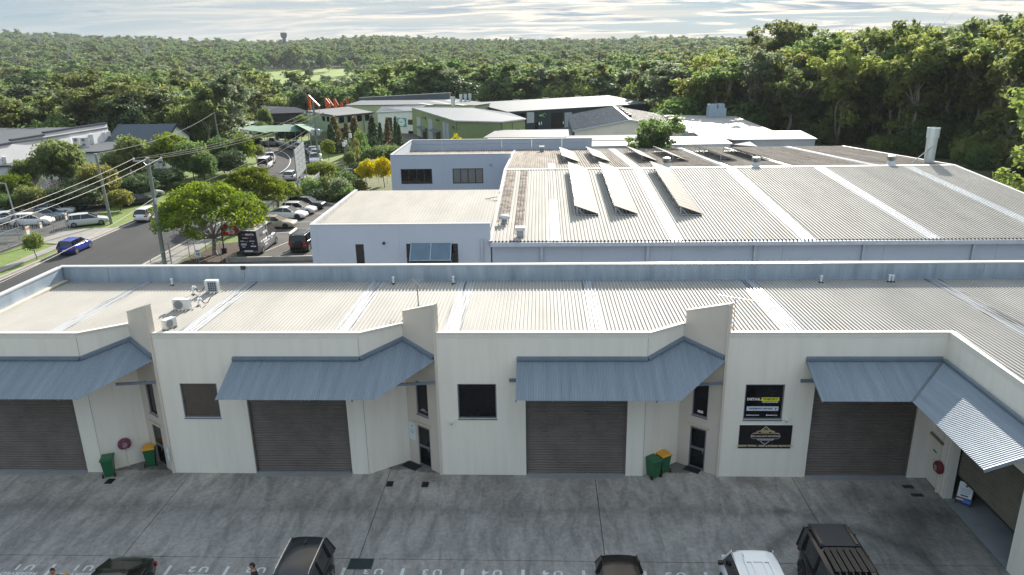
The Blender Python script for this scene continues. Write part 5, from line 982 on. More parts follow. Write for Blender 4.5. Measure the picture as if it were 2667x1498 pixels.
# far away: club house, water tower, pylons, a white house in the trees
def tz(x, y): return terrain(x, y)
q = AY(*Z1(2250, 455), 860); ch = block('club_house', 'pale green-roofed club house on the far golf course', [(q.x - 15, 852), (q.x + 18, 856), (q.x + 17, 884), (q.x - 16, 880)], q.z + 6.0, wwall, M_('roof_pale_green', (.22, .34, .32), .5), base=q.z - 3, over=1.5, thick=.5)
q0 = AY(*Z1(2122, 330), 1350); wt = thing('water_tower', 'dark concrete water tower on the left skyline', 'tower', (q0.x, 1350, q0.z - 14)); wtm = M_('tower_concrete', (.10, .105, .11), .8, var=.1, scale=.1)
MB().lathe([(3.6, 0), (3.0, 24), (5.2, 26), (5.6, 33), (4.8, 33.5)], 16).obj('shaft', wtm, wt, world=False); MB().lathe([(5.8, 30), (5.8, 30.6)], 16).obj('gallery', wtm, wt, world=False); MB().bar((1, 0, 33), (1, 0, 37), .3).bar((-2, 0, 33), (-2, 0, 36), .25).obj('mast', steel, wt, world=False)
def pylon(px0, pyt, pyb, Yd, label):
    t_ = AY(*Z1(px0, pyt), Yd); b_ = AY(*Z1(px0 + 25, pyb), Yd); gz = terrain(t_.x, Yd); h = t_.z - gz; t = thing('power_pylon', label, 'pylon', (t_.x, Yd, gz), 0.3, 'lattice power pylons on the far left hills'); pm = M_('pylon_steel', (.36, .38, .38), .5, .3); w0 = h * .10; rb = .16
    m = MB(); lv = [0, .2, .38, .54, .68, .8, .9, 1.0]
    def cor(f): ww = w0 * (1 - f) ** 1.0 + .5; return [Vector((sx * ww, sy * ww, f * h)) for sx, sy in ((-1, -1), (1, -1), (1, 1), (-1, 1))]
    for i in range(len(lv) - 1):
        A_, B_ = cor(lv[i]), cor(lv[i + 1])
        for k in range(4): m.sbar(A_[k], B_[k], rb, rb); m.sbar(A_[k], B_[(k + 1) % 4], rb * .7, rb * .7); m.sbar(A_[(k + 1) % 4], B_[k], rb * .7, rb * .7)
    m.obj('lattice_mast', pm, t, world=False)
    for f, L_ in ((.66, .17), (.79, .15), (.92, .12)): MB().sbar((-L_ * h, 0, f * h), (L_ * h, 0, f * h), rb, rb).sbar((-L_ * h, 0, f * h), (0, 0, f * h + 1.8), rb * .7, rb * .7).sbar((L_ * h, 0, f * h), (0, 0, f * h + 1.8), rb * .7, rb * .7).obj('cross_arm', pm, t, world=False)
    return t
pylon(505, 325, 490, 560, 'nearer and taller lattice power pylon on the far left'); pylon(1070, 330, 430, 760, 'farther lattice power pylon right of the taller one'); pylon(1105, 345, 430, 820, 'small distant lattice pylon beside the farther one')
q = G(*Z1(230, 890), 0); block('white_house', 'white building half hidden in the trees at the left', [(q.x - 9, q.y - 4), (q.x + 6, q.y - 1), (q.x + 5, q.y + 9), (q.x - 10, q.y + 6)], 4.6, wwall, rwhite, base=-3)
# ---------------------------------------------------------------- vehicles
def paint(nm, c, rough=.22): return M_('paint_' + nm, c, rough, .0, var=.02, coat=.35, spec=.3)
KINDS = {
 'sedan': dict(top=[(0, .46), (.015, .60), (.06, .665), (.17, .675), (.70, .63), (.76, .61), (.90, .55), (.97, .48), (1, .36)], cab=(.13, .29, .56, .745)),
 'liftback': dict(top=[(0, .46), (.015, .60), (.06, .66), (.12, .68), (.70, .62), (.78, .59), (.91, .52), (.97, .45), (1, .34)], cab=(.06, .33, .54, .77)),
 'hatch': dict(top=[(0, .40), (.01, .55), (.03, .63), (.70, .61), (.78, .60), (.91, .53), (.975, .44), (1, .34)], cab=(.015, .11, .54, .775)),
 'suv': dict(top=[(0, .38), (.01, .52), (.025, .60), (.70, .60), (.76, .59), (.92, .54), (.98, .44), (1, .34)], cab=(.012, .08, .57, .745)),
 'box4wd': dict(top=[(0, .36), (.008, .52), (.02, .60), (.70, .61), (.74, .60), (.95, .57), (.985, .5), (1, .36)], cab=(.008, .045, .60, .70)),
 'van': dict(top=[(0, .34), (.006, .42), (.012, .48), (.80, .48), (.87, .46), (.95, .40), (.985, .33), (1, .24)], cab=(.004, .012, .74, .90)),
 'minivan': dict(top=[(0, .38), (.008, .48), (.02, .54), (.84, .54), (.90, .53), (.965, .48), (.99, .42), (1, .32)], cab=(.006, .03, .76, .90)),
 'ute': dict(top=[(0, .40), (.01, .56), (.02, .58), (.40, .58), (.42, .58), (.70, .59), (.76, .58), (.93, .53), (.98, .46), (1, .34)], cab=(.42, .45, .60, .735)),
}
tailm = M_('tail_light', (.35, .01, .015), .25, var=.05, coat=.6); headm = M_('head_light', (.72, .74, .76), .12, var=.05, coat=.8); platem = M_('number_plate', (.68, .68, .66), .5); rimm = M_('alloy_rim', (.50, .51, .53), .3, .7); rimd = M_('dark_rim', (.03, .03, .032), .35, .4); carglass = M_('car_glass', (.012, .016, .020), .05, var=.1, spec=.7); trimb = M_('car_trim_black', (.015, .015, .016), .5)
def wheel_meshes(r, wdt, rim):
    t = MB(); Mx = Matrix.Rotation(math.pi / 2, 4, 'X'); t.lathe([(r * .62, -wdt / 2), (r * .94, -wdt / 2), (r, -wdt * .3), (r, wdt * .3), (r * .94, wdt / 2), (r * .62, wdt / 2)], 22, M=Mx)
    k = MB(); k.lathe([(r * .63, -wdt * .48), (r * .60, -wdt * .40), (r * .12, -wdt * .36)], 18, M=Mx)
    for i in range(5): a = 2 * math.pi * i / 5; k.sbar((r * .1 * math.cos(a), wdt * .46, r * .1 * math.sin(a)), (r * .62 * math.cos(a), wdt * .48, r * .62 * math.sin(a)), r * .05, r * .17); k.sbar((r * .1 * math.cos(a), -wdt * .46, r * .1 * math.sin(a)), (r * .62 * math.cos(a), -wdt * .48, r * .62 * math.sin(a)), r * .05, r * .17)
    k.lathe([(r * .63, wdt * .40), (r * .60, wdt * .36), (r * .05, wdt * .36)], 18, M=Mx)
    return t.mesh('wheel', rubber), k.mesh('rim', rim)
WM = {}
def car(name, label, kind, loc, rz, pm, L=4.4, W=1.78, H=1.45, group=None, rim=rimm, r=.32, detail=True, cat='car', panel=False, glass=None, roofm=None, scale=.95, rails=False):
    K = KINDS[kind]; glass = glass or carglass; t = thing(name, label, cat, loc, rz, group, scale); hw = W / 2; clr = .17
    X = lambda f: (f - .5) * L
    fx = sorted({f for f, _ in K['top']} | {.10, .2, .3, .4, .5, .6, .84}); tops = [np.interp(f, [a for a, _ in K['top']], [b for _, b in K['top']]) * H for f in fx]
    vs = []; rings = []
    for f, zt in zip(fx, tops):
        e = abs(2 * f - 1); w_ = hw * (1 - .16 * e ** 7 - .015 * e ** 2); zb = clr + .10 * max(0, (e - .86) / .14); zt = max(zt, zb + .15); zm = zb + (zt - zb) * .55
        half = [(w_ * .80, zb), (w_ * .96, zb + .05), (w_, zb + .2 * (zt - zb)), (w_ * .995, zm), (w_ * .985, zt - .13 * (zt - zb)), (w_ * .93, zt - .02), (w_ * .80, zt + .004), (0, zt + .03)]
        rings.append([(X(f), y, z) for y, z in half] + [(X(f), -y, z) for y, z in half[-2::-1]])
    n = len(rings[0]); m = MB()
    for q in rings: m.v += q
    for i in range(len(rings) - 1):
        for j in range(n - 1): m.f.append((i * n + j, (i + 1) * n + j, (i + 1) * n + j + 1, i * n + j + 1)); m.m.append(0)
        m.f.append((i * n + n - 1, (i + 1) * n + n - 1, (i + 1) * n, i * n)); m.m.append(0)
    m.f += [tuple(range(n)), tuple(reversed([(len(rings) - 1) * n + j for j in range(n)]))]; m.m += [0, 0]
    m.obj('body', pm, t, smooth=True, world=False)
    # cabin
    c0, c1, c2, c3 = K['cab']; zb = [np.interp(c, [a for a, _ in K['top']], [b for _, b in K['top']]) * H - .03 for c in (c0, c3)]; zr = H - .045; wb, wr = hw * .93, hw * (.80 if kind in ('box4wd', 'van', 'minivan') else .70)
    A = (X(c0), zb[0]); B = (X(c1), zr - .02); C = (X(c2), zr); D = (X(c3), zb[1])
    def P3(p, w_, s): return (p[0], s * w_, p[1])
    mid = [(X(c1 + (c2 - c1) * k), zr + .0) for k in (0.0, 1.0)]
    g = MB(); g.add([P3(A, wb, -1), P3(B, wr, -1), P3(C, wr, -1), P3(D, wb, -1), P3(A, wb, 1), P3(B, wr, 1), P3(C, wr, 1), P3(D, wb, 1)], [(0, 3, 2, 1), (4, 5, 6, 7), (2, 3, 7, 6), (1, 5, 4, 0)])
    g.obj('windows', glass, t, world=False)
    # roof skin, crowned
    m = MB(); nx, ny = 7, 7; vs = []
    for i in range(nx):
        u = i / (nx - 1); x_ = B[0] + (C[0] - B[0]) * u; x_ += (-.05 if i == 0 else (.05 if i == nx - 1 else 0)); dz = -.035 if i in (0, nx - 1) else 0
        for j in range(ny): v = -1 + 2 * j / (ny - 1); vs.append((x_, v * (wr + .025), zr + .045 * (1 - v * v) + .03 * (1 - (2 * u - 1) ** 2) + dz + (-.03 if abs(v) == 1 else 0)))
    m.add(vs, [(i * ny + j, (i + 1) * ny + j, (i + 1) * ny + j + 1, i * ny + j + 1) for i in range(nx - 1) for j in range(ny - 1)]); rf = m.obj('roof', roofm or pm, t, smooth=True, world=False)
    for s in (-1, 1):
        for a_, b_, w_ in ((A, B, .10), (C, D, .08)): MB().sbar((a_[0], s * ((wb if a_ in (A, D) else wr) + .002), a_[1]), (b_[0], s * ((wb if b_ in (A, D) else wr) + .002), b_[1]), .03, w_).obj('pillar', pm, t, world=False)
        bx = X(c1 + (c2 - c1) * .62); bz = np.interp(.5, [a for a, _ in K['top']], [b for _, b in K['top']]) * H; MB().sbar((bx - .05, s * (wb + .004), bz - .02), (bx, s * (wr + .01), zr), .03, .09).obj('pillar', pm, t, world=False)
        if kind in ('suv', 'box4wd', 'hatch', 'minivan', 'sedan'): bx = X(c1 + (c2 - c1) * .16); MB().sbar((bx - .05, s * (wb + .004), bz - .02), (bx, s * (wr + .01), zr), .03, .12).obj('pillar', pm, t, world=False)
    if panel:
        for s in (-1, 1): x1 = X(c1 + (c2 - c1) * panel); MB().add([(A[0], s * (wb + .012), A[1]), (x1, s * (wb + .012), A[1]), (x1, s * (wr + .012), zr + .01), (B[0], s * (wr + .012), zr + .01)], [(0, 1, 2, 3)] if s < 0 else [(3, 2, 1, 0)]).obj('side_panel', pm, t, world=False)
    if kind == 'ute' :
        bx0, bx1 = X(.015), X(.40); m = MB().box(bx0, bx1, -hw * .86, hw * .86, H * .40, H * .585).obj('tray_liner', trimb, t, world=False)
        for s in (-1, 1): MB().box(bx0, bx1, s * hw * .97 - .04, s * hw * .97 + .04, H * .45, H * .63).obj('tray_side', pm, t, world=False)
        MB().box(bx0 - .04, bx0 + .03, -hw * .95, hw * .95, H * .40, H * .63).obj('tail_gate', pm, t, world=False)
    # wheels
    key = (r, rim.name)
    if key not in WM: WM[key] = wheel_meshes(r, .21, rim)
    for fx_ in (.185, .815):
        for s in (-1, 1):
            wv = link('wheel', WM[key][0], t, Matrix.Translation((X(fx_), s * (hw - .10), r))); link('rim', WM[key][1], wv)
            if detail: 
                m = MB(); N = 10; rr = r * 1.16
                for k in range(N): a_, b_ = math.pi * k / N, math.pi * (k + 1) / N; m.add([(X(fx_) + q * math.cos(z), s * (hw + .004), r + q * math.sin(z)) for q, z in ((rr, a_), (rr, b_), (rr * .82, b_), (rr * .82, a_))], [(0, 1, 2, 3) if s > 0 else (3, 2, 1, 0)])
                m.obj('wheel_arch', trimb, t, world=False)
    zt0 = np.interp(.02, [a for a, _ in K['top']], [b for _, b in K['top']]) * H; zf0 = np.interp(.97, [a for a, _ in K['top']], [b for _, b in K['top']]) * H
    for s in (-1, 1):
        MB().tbox((0, 0, 0), .05, .16, .09 if kind not in ('van', 'minivan', 'box4wd') else .2, Matrix.Translation((X(.012), s * hw * .74, zt0 * (.66 if kind == 'liftback' else .86)))).obj('tail_light', tailm, t, world=False)
        MB().tbox((0, 0, 0), .10, .17, .06, Matrix.Translation((X(.965), s * hw * .66, zf0 * .95)) @ Matrix.Rotation(.35, 4, 'Y')).obj('head_light', headm, t, world=False)
        if detail: MB().tbox((0, 0, 0), .07, .09, .06, Matrix.Translation((X(c3) - .32, s * (hw + .07), zb[1] + .12))).obj('mirror', pm if kind not in ('van', 'minivan') else trimb, t, world=False)
    MB().box(X(0) - .022, X(0) + .02, -.19, .19, H * .34, H * .34 + .11).obj('number_plate', platem, t, world=False)
    MB().tbox((X(.985) - .01, 0, H * .30), .03, hw * .45, .07, Matrix.Identity(4)).obj('grille', trimb, t, world=False)
    if detail:
        MB().box(X(0) - .01, X(.03), -hw * .8, hw * .8, clr + .08, clr + .2).obj('rear_bumper', trimb, t, world=False)
        for s in (-1, 1):
            for q in (.46, .66) if kind != 'ute' else (.56,): MB().box(X(q) - .012 - L * .1, X(q) + .09 - L * .1, s * hw - .004 if s > 0 else -hw - .012, hw + .012 if s > 0 else -hw + .004, H * .50, H * .52).obj('door_handle', pm, t, world=False)
    if rails:
        for s in (-1, 1): MB().tube([(B[0] + .1, s * (wr - .02), zr + .04), (B[0] + .2, s * (wr - .02), zr + .1), (C[0] - .3, s * (wr - .02), zr + .1), (C[0] - .1, s * (wr - .02), zr + .04)], .022, 6).obj('roof_rail', chrome, t, world=False)
    return t
Q = math.pi / 2
pw_, pb_, pbl, psil, pgold, pdg, pnav = paint('white', (.72, .73, .74)), paint('black', (.006, .006, .007)), paint('blue', (.012, .035, .30)), paint('silver', (.48, .49, .50), .3), paint('gold', (.34, .30, .24), .3), paint('dark_green', (.006, .012, .009)), paint('dark_navy', (.010, .016, .022))
pgrey = paint('van_grey', (.16, .16, .17), .35)
# courtyard, cut by the lower edge of the picture
c1_ = car('parked_car', 'very dark green hatchback parked tail first at the lower left of the courtyard', 'liftback', (1.95, -9.05, 0), -Q, pdg, 4.4, 1.8, 1.45, glass=M_('brown_glass', (.016, .014, .012), .08, spec=.4))
c2_ = car('parked_suv', 'black sport utility car with silver roof rails, tail towards the units', 'suv', (8.42, -8.55, 0), -Q, pnav, 4.6, 1.85, 1.66, rails=True, cat='car'); MB().tbox((-1.55, 0, 1.70), .12, .018, .035, Matrix.Identity(4)).obj('antenna_fin', pnav, c2_, world=False)
c3_ = car('parked_car', 'black compact car parked tail first below the joint in the concrete', 'hatch', (19.62, -9.0, 0), -Q, pb_, 4.3, 1.8, 1.55)
c4_ = car('parked_van', 'white van with a ribbed roof parked nose to the units', 'minivan', (24.15, -8.8, 0), Q, pw_, 4.9, 1.85, 1.95, panel=.55, cat='van')
for y_ in (-.42, -.2, .2, .42): MB().tbox((-.5, y_, 1.985), 1.3, .035, .012, Matrix.Identity(4)).obj('roof_rib', pw_, c4_, world=False)
MB().tbox((.85, 0, 1.99), .26, .4, .01, Matrix.Identity(4)).obj('roof_hatch', pw_, c4_, world=False)
mblk = M_('matt_black_panel', (.010, .014, .022), .55, var=.15)
c5_ = car('parked_four_wheel_drive', 'black four-wheel drive with matt and ribbed roof panels, tail to the units', 'box4wd', (27.15, -8.35, 0), -Q, pb_, 4.6, 1.95, 1.92, r=.4, rim=rimd, roofm=pb_, scale=1.0)
MB().tbox((-1.50, 0, 1.965), .62, .68, .02, Matrix.Identity(4)).obj('roof_panel', mblk, c5_, world=False)
for s in (-1, 1): MB().tbox((-1.50, s * .60, 1.995), .55, .045, .02, Matrix.Identity(4)).obj('roof_ridge', pb_, c5_, world=False)
rsil = M_('roof_gloss_grey', (.012, .013, .016), .35, .0, coat=.05, spec=.25)
for y_ in (-.55, -.33, -.11, .11, .33, .55): MB().tbox((-.15, y_, 1.99), .62, .085, .014, Matrix.Identity(4)).obj('roof_rib', rsil, c5_, world=False)
# street and car park
car('blue_hatchback', 'bright blue hatchback parked at the left kerb', 'hatch', (-29.0, 39.85, 0), Q + .03, pbl, 3.95, 1.7, 1.48)
car('white_suv', 'white sport utility car parked at the left kerb beyond the driveway', 'suv', (-28.9, 54.2, 0), Q, pw_, 4.5, 1.83, 1.65)
gs = car('gold_sedan', 'dull gold sedan parked under the street tree', 'sedan', (-12.35, 49.5, 0), -.06, pgold, 4.85, 1.82, 1.42, rim=rimd)
car('white_liftback', 'glossy white fastback car with black wheels, second in the car park row', 'liftback', (-12.5, 54.1, 0), -.05, pw_, 4.75, 1.85, 1.44, rim=rimd, r=.34)
car('silver_hatchback', 'silver hatchback half hidden behind the white fastback', 'hatch', (-12.0, 56.7, 0), -.05, psil, 4.3, 1.78, 1.5)
car('black_wagon', 'black wagon last in the car park row by the shrubs', 'suv', (-11.9, 59.6, 0), -.05, pnav, 4.7, 1.83, 1.55)
vn = car('branded_van', 'charcoal high-roof van with lettering and roof racks, parked tail towards the units', 'van', (-10.75, 40.45, 0), Q, pgrey, 6.1, 2.08, 2.62, r=.35, panel=.70, roofm=M_('van_roof_silver', (.52, .52, .52), .4), cat='van')
vtx = M_('van_lettering', (.80, .80, .82), .5); vred = M_('van_lettering_red', (.42, .05, .06), .5); vdk = M_('van_door_navy', (.010, .012, .035), .35)
rd = MB().box(-3.075, -3.055, -.93, .93, .55, 2.5).obj('rear_doors', vdk, vn, world=False); Rr = Matrix.Rotation(-Q, 4, 'Z') @ Matrix.Rotation(Q, 4, 'X')
def rear(me, y, z, x=-3.079): link('lettering', me, rd, Matrix.Translation((x, -y, z)) @ Rr)
rear(text_mesh('PENTA', .26, mat=vtx, bold=.012, sx=1.1), .25, 2.2); MB().lathe([(.11, 0), (.11, .006)], 8, M=Matrix.Translation((-3.076, .43, 2.2)) @ Matrix.Rotation(-Q, 4, 'Y')).obj('emblem', vred, rd, world=False)
m = MB(); m2 = MB()
for z_, y0, y1 in ((1.86, -.5, .02), (1.55, -.75, -.35), (1.55, .15, .7), (1.50, -.2, -.15), (1.50, -.08, -.03), (1.27, -.7, -.15), (1.16, -.7, -.15), (.96, -.6, -.3), (1.05, .25, .78), (1.0, .25, .78), (1.3, .4, .55)): m.box(-3.08, -3.076, -y1, -y0, z_ - .035, z_ + .035)
m2.box(-3.08, -3.076, -.5, -.03, 1.83, 1.89); m.obj('print', vtx, rd, world=False)['kind'] = 'stuff'; m2.obj('print', vred, rd, world=False)
MB().box(-3.12, -3.08, -.42, .42, .46, .62).obj('step_board', pw_, vn, world=False)
Rs = Matrix.Rotation(Q, 4, 'X')
vp = link('lettering', text_mesh('PENTA', .34, mat=vtx, bold=.012, sx=1.1), vn, Matrix.Translation((-.9, -1.0, 1.98)) @ Matrix.Rotation(-.12, 4, 'X') @ Rs); MB().lathe([(.15, 0), (.15, .01)], 8, M=Matrix.Translation((-1.75, -.985, 1.98)) @ Rs).obj('emblem', vred, vn, world=False)
m = MB()
for x0, x1, z_ in ((-2.4, -2.0, 1.30), (-1.8, -1.2, 1.32), (-1.0, -.85, 1.4), (-.7, -.55, 1.4), (-.3, .5, 1.3), (.6, 1.2, 1.38), (-1.6, .0, 1.02), (.5, .9, 1.0), (-1.3, -.6, .72)): m.box(x0, x1, -1.052, -1.036, z_ - .06, z_ + .06)
m.obj('print', vtx, vn, world=False)['kind'] = 'stuff'
for s in (-1, 1): MB().tube([(-2.9, s * .62, 2.72), (1.0, s * .62, 2.72)], .03, 6).obj('roof_bar', galvcap, vn, world=False)
for x_ in (-2.4, -1.2, 0.2): MB().sbar((x_, -.75, 2.69), (x_, .75, 2.69), .06, .05).obj('rack_cross_bar', steel, vn, world=False)
m = MB().sbar((-2.8, .25, 2.78), (.9, .25, 2.78), .05, .05).sbar((-2.8, .55, 2.78), (.9, .55, 2.78), .05, .05)
for i in range(11): m.sbar((-2.7 + i * .35, .25, 2.78), (-2.7 + i * .35, .55, 2.78), .03, .03)
m.obj('ladder', galvcap, vn, world=False); MB().bar((-2.5, -.3, 2.78), (.6, -.2, 2.8), .07).obj('pipe_tube', M_('tube_copper', (.4, .22, .1), .5), vn, world=False)
pj = car('black_four_wheel_drive', 'black four-wheel drive with a spare wheel on its tail, beside the lettered van', 'box4wd', (-6.35, 40.6, 0), Q, pb_, 4.7, 1.87, 1.88, r=.38)
MB().lathe([(.36, -.1), (.38, 0), (.36, .12), (.1, .15)], 22, M=Matrix.Translation((-2.46, -.12, .98)) @ Matrix.Rotation(-Q, 4, 'Y')).obj('spare_wheel_cover', M_('cover_black', (.01, .01, .011), .4), pj, world=False)
m = MB(); 
for i in range(6): m.sbar((-1.9 + i * .4, -.62, 1.97), (-1.9 + i * .4, .62, 1.97), .05, .035)
m.sbar((-2.0, -.64, 2.0), (.2, -.64, 2.0), .04, .06).sbar((-2.0, .64, 2.0), (.2, .64, 2.0), .04, .06); m.obj('roof_rack', steel, pj, world=False); MB().bar((-2.2, .78, 1.98), (.1, .78, 2.02), .11, n=10).obj('rolled_awning', M_('awning_bag', (.62, .56, .40), .7), pj, world=False)
far = [((-22.3, 98.4), -Q + .25, 'ute', pw_, 'white pick-up nearest the transformer pole'), ((-23.6, 103.6), -Q + .35, 'suv', pw_, 'white four-wheel drive second from the transformer pole'), ((-25.4, 107.6), -Q + .45, 'ute', psil, 'silver pick-up third in the parked row on the bend'), ((-27.3, 111.0), -Q + .55, 'hatch', paint('navy_blue', (.02, .03, .08)), 'dark blue car fourth in the parked row on the bend'), ((-29.4, 114.0), -Q + .65, 'suv', pw_, 'white wagon fifth in the parked row on the bend'), ((-32.0, 116.9), -Q + .8, 'ute', psil, 'silver pick-up last in the parked row on the bend'),
       ((-38.3, 123.2), -.25, 'ute', pw_, 'white pick-up on the outer kerb of the bend'), ((-42.6, 125.6), -.2, 'sedan', paint('charcoal', (.03, .03, .033)), 'charcoal car on the outer kerb of the bend'), ((-46.9, 127.2), -.15, 'hatch', pw_, 'white hatchback farthest along the outer kerb of the bend'), ((-29.0, 93.0), Q + .12, 'minivan', pw_, 'white van parked on the inner side of the bend'), ((-30.6, 99.6), Q + .3, 'ute', pw_, 'white pick-up ahead of the white van on the inner side of the bend')]
for (xy, rz, kd, pm, lab) in far: car('parked_' + {'ute': 'pickup', 'suv': 'wagon', 'hatch': 'car', 'sedan': 'car', 'minivan': 'van'}[kd], lab, kd, (*xy, 0), rz, pm, {'ute': 5.2, 'suv': 4.8, 'minivan': 4.8}.get(kd, 4.4), 1.86, {'ute': 1.78, 'suv': 1.75, 'minivan': 1.95}.get(kd, 1.48), 'cars parked around the bend', detail=False, r=.37)
def gz4(x, y): q = G(*Z4(x, y), 0); return (q.x, q.y, 0)
for i, (x, y, rz, kd, pm, lab) in enumerate([(300, 985, .15, 'hatch', pw_, 'white hatchback behind the sliding gate in the car yard'), (430, 935, .25, 'sedan', paint('steel_blue', (.08, .12, .16)), 'blue-grey sedan behind the white hatchback in the car yard'), (500, 890, .3, 'suv', pw_, 'white wagon third back in the car yard'), (790, 985, .55, 'hatch', psil, 'pale silver hatchback just outside the yard gate'), (90, 970, .1, 'suv', psil, 'silver wagon at the far left of the car yard'), (620, 850, .4, 'sedan', paint('charcoal', (.03, .03, .033)), 'charcoal sedan under the trees of the car yard'), (1230, 800, .9, 'sedan', paint('charcoal', (.03, .03, .033)), 'dark sedan in the shade behind the first power pole'), (1320, 740, .9, 'suv', psil, 'silver wagon in the shade behind the street tree'), (60, 930, .1, 'sedan', pnav, 'dark navy sedan at the left edge of the car yard')]): car('yard_car', lab, kd, gz4(x, y), rz, pm, 4.5, 1.8, 1.5, 'cars in the car yard', detail=False)
q = G(*Z5(1078, 688), 0); car('dark_car', 'dark car behind the yellow-flowering trees', 'sedan', (q.x, q.y, 0.05), .3, pnav, 4.6, 1.8, 1.45, detail=False)
q = G(*Z5(625, 700), 0); car('pale_hatchback', 'pale car half hidden behind the billboard frame', 'hatch', (q.x, q.y, 0), Q, psil, 4.2, 1.75, 1.5, detail=False)
# trucks and orange loader booms of the hire yard
for i, (px_, py_, Yd) in enumerate(((250, 540, 150), (460, 500, 158), (60, 560, 146), (700, 460, 168))):
    q = AY(*Z9(px_, py_), Yd); car('yard_truck', ('white truck beside the blue yard umbrella', 'white truck right of the blue yard umbrella', 'white truck at the left of the hire yard', 'white truck under the navy roof')[i], 'minivan', (q.x, Yd, 0), .4 + i * .5, pw_, 6, 2.2, 2.6, 'white trucks of the hire yard', detail=False, cat='truck', r=.45)
orange = M_('boom_orange', (.55, .09, .02), .4, var=.1)
def boom(px0, py0, px1, py1, px2, py2, Yd, label):
    a, b, c = AY(*Z9(px0, py0), Yd), AY(*Z9(px1, py1), Yd), AY(*Z9(px2, py2), Yd); t = thing('lifting_boom', label, 'crane', (a.x, Yd, 0), 0, 'orange lifting booms of the hire yard'); o = Vector((a.x, Yd, 0))
    MB().box(-1.2, 1.2, -2.2, 2.2, .5, 1.5).obj('chassis', orange, t, world=False)
    for sx in (-1, 1):
        for sy in (-1, 1): MB().lathe([(.5, -.2), (.5, .2)], 14, M=Matrix.Translation((sx * 1.2, sy * 1.5, .5)) @ Matrix.Rotation(Q, 4, 'Y')).obj('wheel', rubber, t, world=False)
    MB().sbar(Vector((0, 0, 1.4)), b - o, .55, .5).obj('lower_boom', orange, t, world=False); MB().sbar(b - o, c - o, .4, .4).obj('upper_boom', orange, t, world=False); MB().bar((0, .2, 1.6), (b - o) * .6 + Vector((.5, 0, 0)), .12).obj('ram', chrome, t, world=False)
boom(1050, 360, 1000, 120, 1175, 290, 150, 'tall folded orange boom beside the transformer pole'); boom(1300, 285, 1272, 165, 1360, 280, 186, 'orange boom, first of the group behind the office roof'); boom(1340, 285, 1312, 165, 1395, 282, 188, 'orange boom, second of the group behind the office roof'); boom(1430, 280, 1415, 170, 1480, 278, 188, 'orange boom, third of the group behind the office roof'); boom(1535, 270, 1527, 225, 1545, 275, 190, 'short orange boom tip behind the office roof'); boom(1625, 245, 1612, 165, 1650, 245, 190, 'orange boom farthest right behind the office roof')
